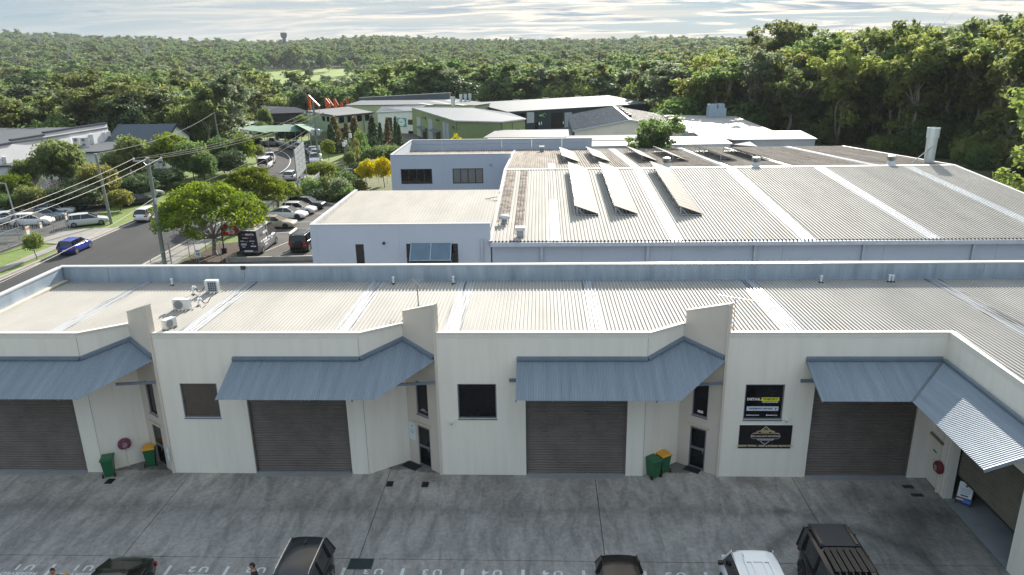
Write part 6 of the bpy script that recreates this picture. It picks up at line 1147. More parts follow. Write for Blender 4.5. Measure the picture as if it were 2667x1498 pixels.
# ---------------------------------------------------------------- people at the lower edge
def skinned(name, verts, edges, radii, mat, parent, root=0, sub=2):
    me = bpy.data.meshes.new(name); me.from_pydata(verts, edges, []); o = bpy.data.objects.new(name, me); col.objects.link(o); o.parent = parent; me.materials.append(mat)
    sk = o.modifiers.new('skin', 'SKIN'); sk.use_smooth_shade = True
    for i, r in enumerate(radii): me.skin_vertices[0].data[i].radius = (r, r) if not isinstance(r, tuple) else r; me.skin_vertices[0].data[i].use_root = (i == root)
    s = o.modifiers.new('sub', 'SUBSURF'); s.levels = sub; s.render_levels = sub; return o
def person(label, loc, rz, skin, hair, shirt, pants, arms, hair_long=0.0, sleeves=1.0, head_turn=0.0, scale=.95, female=False, tilt=0.0):
    t = thing('person', label, 'person', loc, rz, None, scale); sh = .17 if female else .195      # faces -Y
    J = [(0, 0, .95), (0, 0, 1.12), (0, .0, 1.30), (0, .01, 1.42), (0, .0, 1.50), (0, -.01, 1.56)]; Rr_ = [(.145, .11), (.135, .10), (.15, .105), (.12, .09), .052, .05]; E_ = [(i, i + 1) for i in range(5)]
    hands = []
    for s in (-1, 1):
        b = len(J); el, ha = arms[0 if s < 0 else 1]; J += [(s * sh, .01, 1.40), el, ha]; Rr_ += [.058, .042, .030]; E_ += [(3, b), (b, b + 1), (b + 1, b + 2)]; hands.append((Vector(ha), (Vector(ha) - Vector(el)).normalized(), s))
    for s in (-1, 1): b = len(J); J += [(s * .095, 0, .88), (s * .10, -.01, .47), (s * .105, .02, .08), (s * .11, -.13, .03)]; Rr_ += [.085, .058, .042, .035]; E_ += [(0, b), (b, b + 1), (b + 1, b + 2), (b + 2, b + 3)]
    body = skinned('body', J, E_, Rr_, skin, t)
    # head: shaped ovoid with nose, brow, chin
    vs, fs = [], []; n, k = 18, 14
    for i in range(k + 1):
        ph = math.pi * i / k; z = math.cos(ph)
        for j in range(n):
            th = 2 * math.pi * j / n; x, y = math.sin(ph) * math.cos(th), math.sin(ph) * math.sin(th); rx, ry, rz_ = .078, .098, .118
            if z < 0: rx *= 1 + z * .22; ry *= 1 + z * .10
            if y < 0: ry *= .96
            p = Vector((x * rx, y * ry, z * rz_))
            if y < -.85 and -.25 < z < .12 and abs(x) < .25: p.y -= .018 * (1 - abs(z + .12) * 2.2)
            if y < -.8 and .15 < z < .3 and abs(x) < .5: p.y -= .004
            vs.append(p)
    fs = [(i * n + j, i * n + (j + 1) % n, (i + 1) * n + (j + 1) % n, (i + 1) * n + j) for i in range(k) for j in range(n)]
    HM = Matrix.Translation((0, -.015, 1.665)) @ Matrix.Rotation(head_turn, 4, 'Z') @ Matrix.Rotation(tilt, 4, 'X')
    m = MB().add(vs, fs).xform(HM); m.f = [tuple(reversed(f)) for f in m.f]; hd = m.obj('head', skin, t, smooth=True, world=False)
    for s in (-1, 1): MB().lathe([(.012, -.008), (.024, 0), (.014, .010)], 8, M=HM @ Matrix.Translation((s * .078, .008, .0)) @ Matrix.Rotation(Q, 4, 'Y')).obj('ear', skin, hd, world=False); MB().lathe([(.002, 0), (.011, .004), (.002, .008)], 8, M=HM @ Matrix.Translation((s * .031, -.084, .012)) @ Matrix.Rotation(Q, 4, 'X')).obj('eye', blackm, hd, world=False); MB().tbox((s * .031, -.092, .034), .017, .004, .004, HM).obj('eyebrow', hair, hd, world=False)
    MB().tbox((0, -.089, -.052), .022, .005, .005, HM).obj('mouth', M_('lips', (.30, .11, .10), .5), hd, world=False)
    vs = []; keep = []
    for i, p in enumerate([Vector((math.sin(math.pi * a / k) * math.cos(2 * math.pi * b / n), math.sin(math.pi * a / k) * math.sin(2 * math.pi * b / n), math.cos(math.pi * a / k))) for a in range(k + 1) for b in range(n)]):
        g_ = 1.0 + .03 * math.sin(i * 2.3); vs.append(Vector((p.x * .087 * g_, p.y * .107 * g_ + .004, p.z * .130 * g_ + (.01 if p.z > .5 else 0) - hair_long * max(0, -p.z) * (p.y > -.2)))); keep.append((p.z > .42 or (p.y > -.05 and p.z > -.55 - hair_long * 3)) and not (p.y < -.45 and p.z < .55))
    ff = [f for f in fs if all(keep[i] for i in f)]; m = MB().add(vs, ff).xform(HM); m.f = [tuple(reversed(f)) for f in m.f]; m.obj('hair', hair, hd, smooth=True, world=False)
    # clothes follow the body
    SJ = [(0, 0, .93), (0, 0, 1.12), (0, 0, 1.30), (0, .01, 1.43)]; SR = [(.165, .125), (.152, .118), (.168, .120), (.122, .092)]; SE = [(0, 1), (1, 2), (2, 3)]
    for s in (-1, 1): b = len(SJ); el, ha = arms[0 if s < 0 else 1]; e2 = Vector((s * sh, .01, 1.40)).lerp(Vector(el), min(1, sleeves * 1.0)); SJ += [(s * sh, .01, 1.405), tuple(e2)]; SR += [.072, .056]; SE += [(3, b), (b, b + 1)]; 
    if sleeves > 1:
        for q, s in ((0, -1), (1, 1)): el, ha = arms[q]; b = len(SJ); SJ.append(tuple(Vector(el).lerp(Vector(ha), .85))); SR.append(.042); SE.append((5 if q == 0 else 7, b))
    skinned('shirt', SJ, SE, SR, shirt, t, 1)
    TJ = [(0, 0, .95)]; TR = [(.158, .122)]; TE = []
    for s in (-1, 1): b = len(TJ); TJ += [(s * .095, 0, .84), (s * .10, -.01, .47), (s * .105, .02, .11)]; TR += [.102, .074, .06]; TE += [(0, b), (b, b + 1), (b + 1, b + 2)]
    skinned('trousers', TJ, TE, TR, pants, t)
    for s in (-1, 1): m = MB(); m.box(s * .108 - .045, s * .108 + .045, -.19, .07, 0, .05).box(s * .108 - .04, s * .108 + .04, -.08, .07, .05, .1); m.obj('shoe', blackm, t, world=False)
    for p, d, s in hands:      # palm with four fingers and a thumb, slightly curled
        q = d.to_track_quat('Z', 'Y'); J2 = [p, p + d * .05, p + d * .085]; R2_ = [(.022, .014), (.036, .015), (.036, .014)]; E2 = [(0, 1), (1, 2)]
        for i, L_ in enumerate((.062, .072, .067, .05)):
            o = q @ Vector((-.028 + .019 * i, 0, 0)); b = len(J2); J2 += [p + d * .09 + o, p + d * (.09 + L_ * .55) + o + Vector((0, -.006, 0)), p + d * (.09 + L_ * .9) + o + Vector((0, -.022, 0))]; R2_ += [.0095, .009, .008]; E2 += [(2, b), (b, b + 1), (b + 1, b + 2)]
        o = q @ Vector((-.042 * s, 0, 0)); b = len(J2); J2 += [p + d * .04 + o, p + d * .078 + o * 1.35]; R2_ += [.012, .009]; E2 += [(1, b), (b, b + 1)]
        skinned('hand', [tuple(v) for v in J2], E2, R2_, skin, t)
    return t
sk1, sk2 = M_('skin_tan', (.36, .19, .12), .5, var=.06, scale=12), M_('skin_fair', (.52, .32, .25), .5, var=.06, scale=12); hb, hbl = M_('hair_black', (.010, .009, .008), .6), M_('hair_blond', (.36, .25, .13), .6, var=.2, scale=30)
relax = (((-.26, .03, 1.14), (-.27, -.06, .90)), ((.26, .03, 1.14), (.27, -.06, .90)))
person('man in a black shirt walking between the parked cars', (6.95, -8.35, 0), math.radians(-62), sk1, hb, M_('cloth_black', (.010, .010, .011), .85, bump=.3, bscale=60), M_('cloth_charcoal', (.03, .03, .035), .85), (((-.27, .10, 1.16), (-.26, .12, .92)), ((.27, -.08, 1.15), (.25, -.22, .95))), sleeves=1.5, head_turn=.15, tilt=.25)
person('dark-haired person in navy at the lower left, back to the units', (0.12, -8.75, 0), math.radians(10), sk1, hb, M_('cloth_navy', (.014, .018, .05), .85, bump=.3, bscale=60), MATS['cloth_charcoal'], relax, sleeves=1.0, tilt=.15)
person('blond person in a pale flowered top beside the one in navy', (0.74, -8.95, 0), math.radians(-20), sk2, hbl, M_('cloth_floral', (.52, .44, .50), .85, var=0, c2=(.24, .20, .30), scale=22, hard=(.42, .58)), M_('cloth_denim', (.05, .07, .13), .85), (((-.24, .02, 1.15), (-.22, -.16, 1.02)), ((.34, -.06, 1.25), (.24, -.24, 1.30))), hair_long=.05, sleeves=.6, female=True, tilt=.3)
# ---------------------------------------------------------------- poles, wires, fences, signs, shade sails
wood = M_('pole_timber', (.24, .27, .235), .85, var=0, c2=(.15, .175, .155), scale=2.5, stretch=(4, 4, .4)); ins = M_('insulator', (.55, .57, .56), .35); wirem = M_('wire_aluminium', (.15, .14, .12), .6, .0); wired = M_('wire_dark', (.05, .05, .05), .6)
def pole(label, x, y, h, r=.16, arms=(), name='power_pole', lean=0.0, arm_rz=0.0, extra=None, z=0.0):
    t = thing(name, label, 'pole', (x, y, z), 0, 'timber power poles along the street'); MB().bar((0, 0, -.2), (lean, 0, h), r, r * .72, 12).obj('post', wood, t, world=False); MB().lathe([(r * .8, h), (r * .8, h + .08)], 10, (lean, 0, 0)).obj('cap', galvcap, t, world=False)
    ca, sa = math.cos(arm_rz), math.sin(arm_rz)
    for hz, L_ in arms:
        MB().sbar((lean - ca * L_, -sa * L_, hz), (lean + ca * L_, sa * L_, hz), .1, .13).obj('cross_arm', steel, t, world=False)
        for q in (-1, -.0, 1): MB().lathe([(.05, 0), (.09, .06), (.09, .16), (.04, .24)], 10, (lean + ca * L_ * .93 * q, sa * L_ * .93 * q, hz + .06)).obj('insulator', ins, t, world=False)
        for q in (-1, 1): MB().bar((lean + ca * .5 * q, sa * .5 * q, hz), (lean, 0, hz - .55), .025).obj('brace', steel, t, world=False)
    return t
hA = 9.7
pA = pole('near timber power pole with a wide cross-arm beside the road', -17.53, 34.68, hA, .19, [(hA - .2, 1.25)], arm_rz=.12)
for q, zz in ((-.3, 6.3), (.3, 6.1), (-.25, 5.6), (.28, 5.5)): MB().bar((q * .3, 0, zz), (q * 1.6, -.1, zz + .12), .03).obj('cable_bracket', steel, pA, world=False)
MB().lathe([(.12, 0), (.12, .45)], 10, (.22, -.15, 5.7)).obj('fuse_box', galvcap, pA, world=False)
pB = pole('leaning timber pole on the left verge', -32.17, 51.8, 7.9, .17, lean=-.35)
qC = G(*Z4(1965, 340), 0); pC = pole('timber pole among the trees left of the bend', -41.0, 104, 8.2, .17, lean=-.3)
pD = pole('power pole with a transformer at the bend', -21.47, 97.74, 10.2, .2, [(9.9 - 1.6, 1.6), (5.2, 1.0)], arm_rz=.25)
for q in (-.45, .45): MB().lathe([(.30, 0), (.33, .1), (.33, .95), (.2, 1.05)], 14, (q, -.25, 4.7)).obj('transformer', M_('transformer_grey', (.42, .46, .48), .4, .2), pD, world=False)
MB().box(.15, .5, -.35, -.1, 2.3, 3.0).obj('meter_box', galvcap, pD, world=False)
for q, zz in ((-.9, 9.2), (.9, 9.4), (-.5, 8.9)): MB().bar((q, 0, zz), (q * 1.0, 0, zz - 1.9), .035).obj('fuse_link', ins, pD, world=False)
pE = AY(*Z9(655, 105), 195); pole('distant timber pole behind the navy-roofed hall', pE.x, 195, pE.z, .2, [(pE.z - .4, 1.3)])
pF = AY(*Z5(165, 232), 128); pole('timber pole beyond the white pick-up on the bend', pF.x, 128, pF.z, .18)
pG = pole('power pole off the left end of the units', -12.6, 3.0, 9.9, .18, [(9.7, 1.1)], arm_rz=.5)
for i, (px_, pt, pbm_) in enumerate(((1668, 690, 1150), (1565, 830, 1010), (1595, 800, 990))):
    b_ = AY(*Z9(px_, 1140 if i == 0 else 1010), 92 + i * 3); t_ = AY(*Z9(px_, pt), 92 + i * 3); t = pole(('timber post with a white meter box in the garden by the bend', 'left one of two short posts with white boxes in the garden', 'right one of two short posts with white boxes in the garden')[i], t_.x, 92 + i * 3, t_.z, .13, name='service_pole')
    MB().box(-.22, .22, -.35, -.12, t_.z - 1.0, t_.z - .3).obj('service_box', white, t, world=False)
lp_ = thing('street_light', 'slim grey street light standing in the car yard', 'street light', (-42.0, 50.2, 0)); MB().bar((0, 0, 0), (-.35, 0, 5.0), .09, .07, 8).obj('mast', steel, lp_, world=False); MB().sbar((-.35, 0, 5.0), (-1.25, .1, 5.05), .1, .06).obj('arm', steel, lp_, world=False); MB().tbox((-1.4, .1, 5.03), .35, .14, .05, Matrix.Identity(4)).obj('lamp_head', M_('lamp_grey', (.35, .37, .38), .4), lp_, world=False)
def wire(a, b, sag, label, r=.017, m_=wirem, grp='overhead wires'):
    a, b = Vector(a), Vector(b); n = 14; pts = [a.lerp(b, i / n) - Vector((0, 0, sag * 4 * (i / n) * (1 - i / n))) for i in range(n + 1)]
    m = MB().tube([p - a for p in pts], r, 5); o = m.obj('overhead_wire', m_, world=False); o.location = a; tag(o, label, 'wire', grp)
def armpt(px_, py_, hz, L_, q, rz, lean=0): return (px_ + lean + math.cos(rz) * L_ * .93 * q, py_ + math.sin(rz) * L_ * .93 * q, hz + .22)
for q, nm in ((-1, 'left'), (0, 'middle'), (1, 'right')):
    wire(armpt(-17.53, 34.68, hA - .2, 1.25, q, .12), armpt(-21.47, 97.74, 8.3, 1.6, q, .25), .9, nm + ' power wire sagging from the near pole to the transformer pole'); wire(armpt(-17.53, 34.68, hA - .2, 1.25, q, .12), armpt(-12.6, 3.0, 9.7, 1.1, q, .5), .35, nm + ' power wire running from the near pole out past the left edge')
wire((-17.5, 34.6, 6.2), (-12.6, 3.0, 6.6), .4, 'low cable running from the near pole out past the left edge'); wire((-17.5, 34.7, 6.1), (-21.4, 97.6, 6.6), .9, 'upper low cable from the near pole towards the transformer pole'); wire((-17.5, 34.7, 5.5), (-21.4, 97.6, 5.9), .9, 'lower low cable from the near pole towards the transformer pole')
wire((-32.5, 51.8, 7.95), (-41.3, 104, 8.25), 1.0, 'long wire from the leaning verge pole to the pole among the trees', .03); wire((-41.3, 104, 8.2), (-21.6, 97.7, 7.0), .8, 'wire crossing above the bend to the transformer pole', .03)
wire((-21.2, 97.7, 4.6), (-14.2, 95, 3.9), .6, 'drooping cable from the transformer pole to the garden posts', .03); wire((-21.2, 97.7, 4.0), (-15.4, 98, 3.4), .5, 'lower drooping cable from the transformer pole to the garden posts', .03)
hp = AY(*Z6(1590, 1150), 30); wire((13.35, 30.0, 6.95), (4.0, 33.6, 5.55), .25, 'upper black cable crossing in front of the rear wing windows', .025, wired); wire((13.35, 29.5, 6.75), (5.6, 33.6, 5.55), .2, 'lower black cable crossing in front of the rear wing windows', .025, wired)
# fences
fpost = M_('fence_galvanised', (.42, .45, .47), .4, .5, var=.1)
def fence(label, pts, h, step, infill=.0, rails=(0.1, .95), mat=fpost, pr=.03, name='metal_fence'):
    t = thing(name, label, 'fence', (*pts[0], 0))
    for a, b in zip(pts[:-1], pts[1:]):
        a, b = Vector(a), Vector(b); L_ = (b - a).length; n = max(1, round(L_ / step)); d = (b - a) / n
        for i in range(n + 1):
            p = a + d * i; MB().bar((*p, -.1), (*p, h), pr, n=6).obj('post', mat, t)
            if i < n:
                q = p + d
                for f in rails: MB().bar((*p, h * f), (*q, h * f), pr * .6, n=5).obj('rail', mat, t)
                if infill:
                    m = MB(); k = int(d.length / infill)
                    for j in range(1, k): c = p + d * (j / k); m.sbar((*c, h * .08), (*c, h * .97), .022, .012)
                    m.obj('infill', mat, t)['kind'] = 'stuff'
    return t
fence('grey palisade fence and rails at the front of the car yard', [(-36.3, 16), (-36.3, 43.0)], 1.9, 2.5, .13)
fence('open galvanised sliding gate across the yard driveway', [(-36.2, 43.2), (-35.3, 48.6)], 2.0, 1.8, .22, (.08, .5, .97))
fence('thin mesh fence running back behind the yard gate', [(-35.2, 48.9), (-44.0, 47.6), (-60, 47)], 1.9, 2.6, .3, (.08, .97))
fence('thin wire fence with tall posts along the car park edge', [(-16.2, 30), (-15.6, 46), (-15.4, 67)], 2.0, 3.0, 0, (.3, .6, .97), pr=.035)
fence('short wire fence in front of the mulch bed', [(-17.2, 35.2), (-12.6, 35.6)], 1.9, 2.3, 0, (.35, .97), pr=.035)
gr_t = thing('guard_rail', 'double steel guard rail inside the car yard fence', 'guard rail', (-42, 43, 0))
for zz in (.55, .95): MB().sbar((-54, 41.6, zz), (-37.6, 44.6, zz), .06, .24).obj('rail_beam', steel, gr_t)
for i in range(6): x_ = -53 + i * 3; MB().box(x_ - .06, x_ + .06, 41.6 + (x_ + 54) * .183 + .05, 41.6 + (x_ + 54) * .183 + .17, 0, 1.1).obj('post', steel, gr_t)
for lab, x, y, z0, w_, h_ in (('pale notice board fixed to the yard fence beside the small tree', -36.2, 43.6, .7, .75, 1.0), ('small red and white notice on the open gate', -35.9, 45.2, 1.1, .35, .6), ('small notice on the gate post', -35.25, 48.6, 1.2, .3, .7)):
    t = thing('fence_notice', lab, 'notice', (x + .06, y, z0)); MB().box(0, .03, -w_ / 2, w_ / 2, 0, h_).obj('board', M_('notice_pale', (.62, .64, .60), .6), t, world=False); MB().box(.031, .034, -w_ * .4, w_ * .4, h_ * .6, h_ * .85).obj('print', M_('notice_orange', (.55, .2, .08), .6), t, world=False)
# red number sign
s45 = thing('number_sign', 'red street number sign 45 on curved black posts beside the van', 'sign', (-12.75, 38.6, 0), .05); red = M_('sign_red', (.50, .018, .015), .45)
MB().tube([(-.85, 0, 0), (-.85, 0, 1.9), (-.80, 0, 2.35), (-.62, 0, 2.65), (-.4, 0, 2.8)], .07, 8).obj('post', blackm, s45, world=False); MB().tube([(.85, 0, 1.75), (.82, 0, 2.3), (.62, 0, 2.65), (.4, 0, 2.8), (-.4, 0, 2.8)], .05, 8).obj('curved_edge', blackm, s45, world=False); MB().box(-1.05, -.6, -.12, .12, 0, .55).obj('plinth', blackm, s45, world=False)
out = [(-.8, 1.75), (.8, 1.75), (.78, 2.3), (.58, 2.62), (.38, 2.75), (-.38, 2.75), (-.58, 2.62), (-.78, 2.3)]; bd = MB().add([(x, -.03, z) for x, z in out] + [(x, .03, z) for x, z in out], [tuple(range(8)), tuple(range(15, 7, -1))] + [(i, i + 8, (i + 1) % 8 + 8, (i + 1) % 8) for i in range(8)]).obj('board', red, s45, world=False)
link('lettering', text_mesh('45', .85, mat=whitemetal, bold=.03), bd, Matrix.Translation((.02, -.037, 2.2)) @ Matrix.Rotation(Q, 4, 'X'))
q = G(*Z4(1790, 1340), 0); s10 = thing('speed_sign', 'small white speed sign with 10 at the mulch bed', 'sign', (q.x, q.y, 0)); MB().bar((0, 0, 0), (0, 0, 1.2), .03).obj('post', fpost, s10, world=False); b10 = MB().box(-.26, .26, -.05, -.03, .75, 1.4).obj('board', whitemetal, s10, world=False)
link('lettering', text_mesh('10', .34, mat=MATS['print_black'], bold=.012), b10, Matrix.Translation((0, -.056, .96)) @ Matrix.Rotation(Q, 4, 'X')); MB().box(-.18, .18, -.055, -.051, 1.24, 1.27).box(-.18, .18, -.055, -.051, 1.30, 1.33).obj('small_print', MATS['print_black'], b10, world=False)['kind'] = 'stuff'
# tall slatted business sign and number 49
bb = thing('business_sign', 'tall grey frame sign of blank pale panels, seen from behind, by the street', 'sign', (-15.9, 69.6, 0)); a_, b_ = Vector((-15.2, 66.7)), Vector((-17.0, 76.5)); dd = (b_ - a_) / 3
for i in range(4): p = a_ + dd * i; MB().sbar((*p, -.1), (*p, 6.3), .12, .12).obj('post', steel, bb)
for i in range(3):
    for k in range(5): p, q = a_ + dd * (i + .03), a_ + dd * (i + .97); z0 = 2.4 + k * .78; n = Vector((dd.y, -dd.x)).normalized() * .05; MB().prism([p - n, q - n, q + n, p + n], z0, z0 + .62).obj('panel', M_('sign_panel_pale', (.20, .225, .255), .6, var=.06), bb)
wf = fence('white picket fence below the tall frame sign', [(-14.6, 68.0), (-15.6, 78)], 1.6, 1.7, .17, (.15, .9), whitemetal, .04, 'picket_fence')
p49 = G(*Z5(1152, 540), 0); s49 = thing('number_post', 'green post with a black number 49 plate in the garden', 'sign', (p49.x, p49.y, 0)); gpost = M_('post_lime', (.22, .50, .08), .5); h49 = AY(*Z5(1150, 450), p49.y).z
MB().sbar((0, 0, 0), (0, 0, h49), .12, .12).sbar((0, 0, h49), (1.9, 0, h49), .12, .12).obj('post', gpost, s49, world=False); b49 = MB().box(.15, 1.75, -.06, -.02, h49 - .95, h49 - .1).obj('plate', blackm, s49, world=False); link('lettering', text_mesh('49', .62, mat=whitemetal, bold=.02), b49, Matrix.Translation((.95, -.066, h49 - .52)) @ Matrix.Rotation(Q, 4, 'X'))
# shade sails with posts, blue umbrella
sailm = M_('sail_green', (.12, .21, .16), .8, var=.06)
for i, (lab, ps) in enumerate((('pale green shade sail on the left over the hire yard', [(Z5(150, 305), 4.2), (Z5(330, 285), 3.4), (Z5(560, 285), 4.2), (Z5(430, 345), 3.4)]), ('pale green shade sail in the middle over the hire yard', [(Z5(430, 335), 3.8), (Z5(560, 275), 4.6), (Z5(740, 285), 4.2), (Z5(690, 335), 3.2)]), ('pale green shade sail beside the transformer pole', [(Z5(640, 275), 4.6), (Z5(760, 270), 3.6), (Z5(890, 325), 3.2), (Z5(760, 335), 4.0)]))):
    P4 = [G(*p, z) for p, z in ps]; c = sum(P4, Vector()) / 4; t = thing('shade_sail', lab, 'shade sail', (c.x, c.y, 0), 0, 'shade sails over the hire yard'); n = 6; vs = []
    for a in range(n + 1):
        for b in range(n + 1):
            u, v = a / n, b / n; p = P4[0].lerp(P4[1], u).lerp(P4[3].lerp(P4[2], u), v); pin = .10 * (4 * u * (1 - u) + 4 * v * (1 - v)) / 2; vs.append(p.lerp(c, pin * (1 - 4 * u * (1 - u) * 4 * v * (1 - v))))
    MB().add(vs, [(a * (n + 1) + b, (a + 1) * (n + 1) + b, (a + 1) * (n + 1) + b + 1, a * (n + 1) + b + 1) for a in range(n) for b in range(n)]).obj('fabric', sailm, t, smooth=True)
    for p in P4: MB().bar((p.x, p.y, 0), (p.x, p.y, p.z + .1), .07).obj('post', steel, t)
q = AY(*Z9(428, 500), 150); um = thing('yard_umbrella', 'blue and white umbrella in the hire yard', 'umbrella', (q.x, 150, 0)); MB().bar((0, 0, 0), (0, 0, q.z + 1.2), .05).obj('pole', white, um, world=False); MB().lathe([(1.0, q.z - .3), (.5, q.z + .5), (.05, q.z + 1.1)], 10).obj('canopy', M_('umbrella_blue', (.04, .18, .55), .6), um, world=False)
rb = G(*Z5(1150, 325), 0); rc = thing('red_car', 'red car roof showing between the conifers by the office', 'car', (rb.x, rb.y, 0)); bpy.data.objects.remove(rc); ROOTS.pop()
car('red_car', 'red car showing between the conifers by the office', 'sedan', (rb.x, rb.y - 4, 0), .1, paint('red', (.35, .02, .015)), 4.5, 1.8, 1.45, detail=False)
# ---------------------------------------------------------------- trees and shrubs
NR = np.random.default_rng(5)
bark = M_('bark_pale', (.36, .31, .26), .85, var=0, c2=(.17, .14, .12), scale=1.2, stretch=(3, 3, .5), rand=.2); barkd = M_('bark_brown', (.13, .105, .085), .9, var=.3, scale=2, stretch=(3, 3, .5)); bareg = M_('twig_grey', (.26, .235, .235), .9, var=.2, scale=1)
LM = {'olive': leaf_mat('leaf_olive', (.090, .120, .050), (.165, .192, .068)), 'green': leaf_mat('leaf_green', (0.077, 0.134, 0.054), (0.154, 0.211, 0.074)), 'dark': leaf_mat('leaf_dark', (0.041, 0.074, 0.036), (0.092, 0.134, 0.054), .25), 'bright': leaf_mat('leaf_bright', (.095, .150, .020), (.200, .245, .030), .45), 'grey': leaf_mat('leaf_grey_green', (.105, .135, .082), (.165, .195, .112)), 'gold': leaf_mat('leaf_golden', (.140, .150, .050), (.215, .215, .066)), 'yellow': leaf_mat('leaf_yellow', (.42, .36, .01), (.58, .52, .02), .4), 'russet': leaf_mat('leaf_russet', (0.207, 0.125, 0.059), (0.147, 0.175, 0.061), .3), 'tip': leaf_mat('leaf_tip', (0.160, 0.211, 0.064), (0.262, 0.301, 0.090), .45)}
def cloud_mesh(name, clumps, per, size, mat, seed, flat=.75, up=.35, aspect=.55):
    """leaf-sized faces spread through clumps: rows (x, y, z, r)"""
    r = np.random.default_rng(seed); C = np.repeat(np.array(clumps, float), per, 0); n = len(C)
    d = r.normal(size=(n, 3)); d /= np.linalg.norm(d, axis=1)[:, None]; rad = C[:, 3] * r.random(n) ** .45; P = C[:, :3] + d * rad[:, None] * np.array([1, 1, flat])
    nn = d * .8 + r.normal(size=(n, 3)) * .75 + np.array([0, 0, up]); nn /= np.linalg.norm(nn, axis=1)[:, None]
    t = np.cross(nn, r.normal(size=(n, 3))); t /= np.linalg.norm(t, axis=1)[:, None]; b = np.cross(nn, t); s = size * (.6 + .8 * r.random(n))[:, None]
    V = np.stack([P - t * s, P - b * s * aspect + nn * s * .12, P + t * s, P + b * s * aspect + nn * s * .12], 1).reshape(-1, 3)
    me = bpy.data.meshes.new(name); me.vertices.add(len(V)); me.vertices.foreach_set('co', V.ravel()); me.loops.add(n * 4); me.loops.foreach_set('vertex_index', np.arange(n * 4)); me.polygons.add(n); me.polygons.foreach_set('loop_start', np.arange(n) * 4)
    me.update(calc_edges=True); me.materials.append(mat); return me
def limb(m, a, b, r0, r1, rr, n=3, wob=.08, k=6):
    a, b = Vector(a), Vector(b); L_ = (b - a).length; pts = [a]
    for i in range(1, n): pts.append(a.lerp(b, i / n) + Vector([rr.normal() * wob * L_ for _ in range(3)]))
    pts.append(b)
    for i in range(n): m.bar(pts[i], pts[i + 1], r0 + (r1 - r0) * i / n, r0 + (r1 - r0) * (i + 1) / n, k, False)
    return pts
def gum(seed, H=20, fork=.45, W=4.2, nl=6, per=70, size=.42, bushy=0, low=False, trunkm=bark):
    r = np.random.default_rng(seed); m = MB(); cl = []; top = Vector((r.normal() * .5, r.normal() * .5, H * fork)); k = 5 if low else 7
    limb(m, (0, 0, -.4), top, H * .015, H * .010, r, 4, .025, k)
    if not low and r.random() < .4: q = limb(m, (.1, 0, -.3), (r.normal() * 1.5, r.normal() * 1.5, H * fork * 1.2), H * .010, H * .006, r, 4, .03, k)[-1]; cl.append((*q, 1.4))
    for i in range(nl):
        a = 2 * math.pi * (i + r.random() * .6) / nl; rad = W * (.35 + .65 * r.random()); zz = H * (fork + (1 - fork) * (.35 + .6 * r.random())); st = Vector((0, 0, H * fork * (.75 + .25 * r.random()))) + Vector((top.x, top.y, 0)) * .8
        e = Vector((math.cos(a) * rad, math.sin(a) * rad, zz)) ; pts = limb(m, st, e, H * .0075, H * .003, r, 3, .07, k - 2)
        for j in range(3 if low else 4):
            e2 = e + Vector((r.normal() * 1.3, r.normal() * 1.3, r.normal() * .8 + .5))
            if not low: limb(m, pts[2], e2, H * .003, H * .0015, r, 2, .06, 4)
            cl.append((*e2, 1.05 + r.random() * .9))
        cl.append((*pts[2], 1.0 + r.random() * .5))
    e = Vector((top.x, top.y, H * .93)); limb(m, top, e, H * .008, H * .003, r, 3, .06, k - 2); cl += [(*e, 1.5), (e.x + 1, e.y - .6, e.z - 1, 1.3), (e.x - .9, e.y + .7, e.z - 1.6, 1.4)]
    for i in range(bushy): a = r.random() * 6.28; rad = W * .8 * r.random() ** .5; zz = H * (.22 + .62 * r.random()); cl.append((math.cos(a) * rad * (1.15 - zz / H * .5), math.sin(a) * rad * (1.15 - zz / H * .5), zz, 1.2 + r.random()))
    return m.mesh('trunk', trunkm, True), cloud_mesh('crown', cl, per, size, LM['olive'], seed + 1)
def dome(seed, H=9, W=4.5, base=.22, n=46, per=110, size=.30, flat=.7, trunkm=barkd, lumps=1.5, umbrella=False, limbs=7):
    r = np.random.default_rng(seed); m = MB(); cl = []; zc_ = H * (base + 1) / 2; hz = H * (1 - base) / 2 * .86
    st = Vector((r.normal() * .2, r.normal() * .2, H * (.22 if umbrella else base + .1))); limb(m, (0, 0, -.3), st, H * .032 if umbrella else H * .02, H * .022 if umbrella else H * .013, r, 3, .03, 8)
    for i in range(n):
        u = r.random(); a = 2 * math.pi * (i * .618 + .1 * r.random()); 
        if umbrella: rad = W * .93 * math.sqrt((i + .5) / n); z = H * (.93 - .40 * (rad / W) ** 2) - abs(r.normal()) * H * .04 - (.13 * H if i % 3 == 0 else 0) - (.22 * H * (1 - rad / W) if i % 5 == 0 else 0)
        else:
            cz = 1 - 1.75 * (i + .5) / n; rr_ = math.sqrt(max(0, 1 - cz * cz)); sh = .80 + .25 * r.random(); rad = W * .86 * rr_ * sh; z = zc_ + hz * cz * sh
        p = (math.cos(a) * rad + r.normal() * .15, math.sin(a) * rad + r.normal() * .15, z); cl.append((*p, lumps * (.7 + .6 * r.random())))
        if i % max(1, n // (limbs * 2)) == 0: limb(m, st, Vector(p) - Vector((0, 0, .3)), H * .012 if umbrella else H * .007, H * .002, r, 3, .06, 5)
    if not umbrella:
        for i in range(n // 3): cl.append((r.normal() * W * .3, r.normal() * W * .3, zc_ + r.normal() * hz * .35, lumps * 1.1))
    return m.mesh('trunk', trunkm, True), cloud_mesh('crown', cl, per, size, LM['green'], seed + 1, flat)
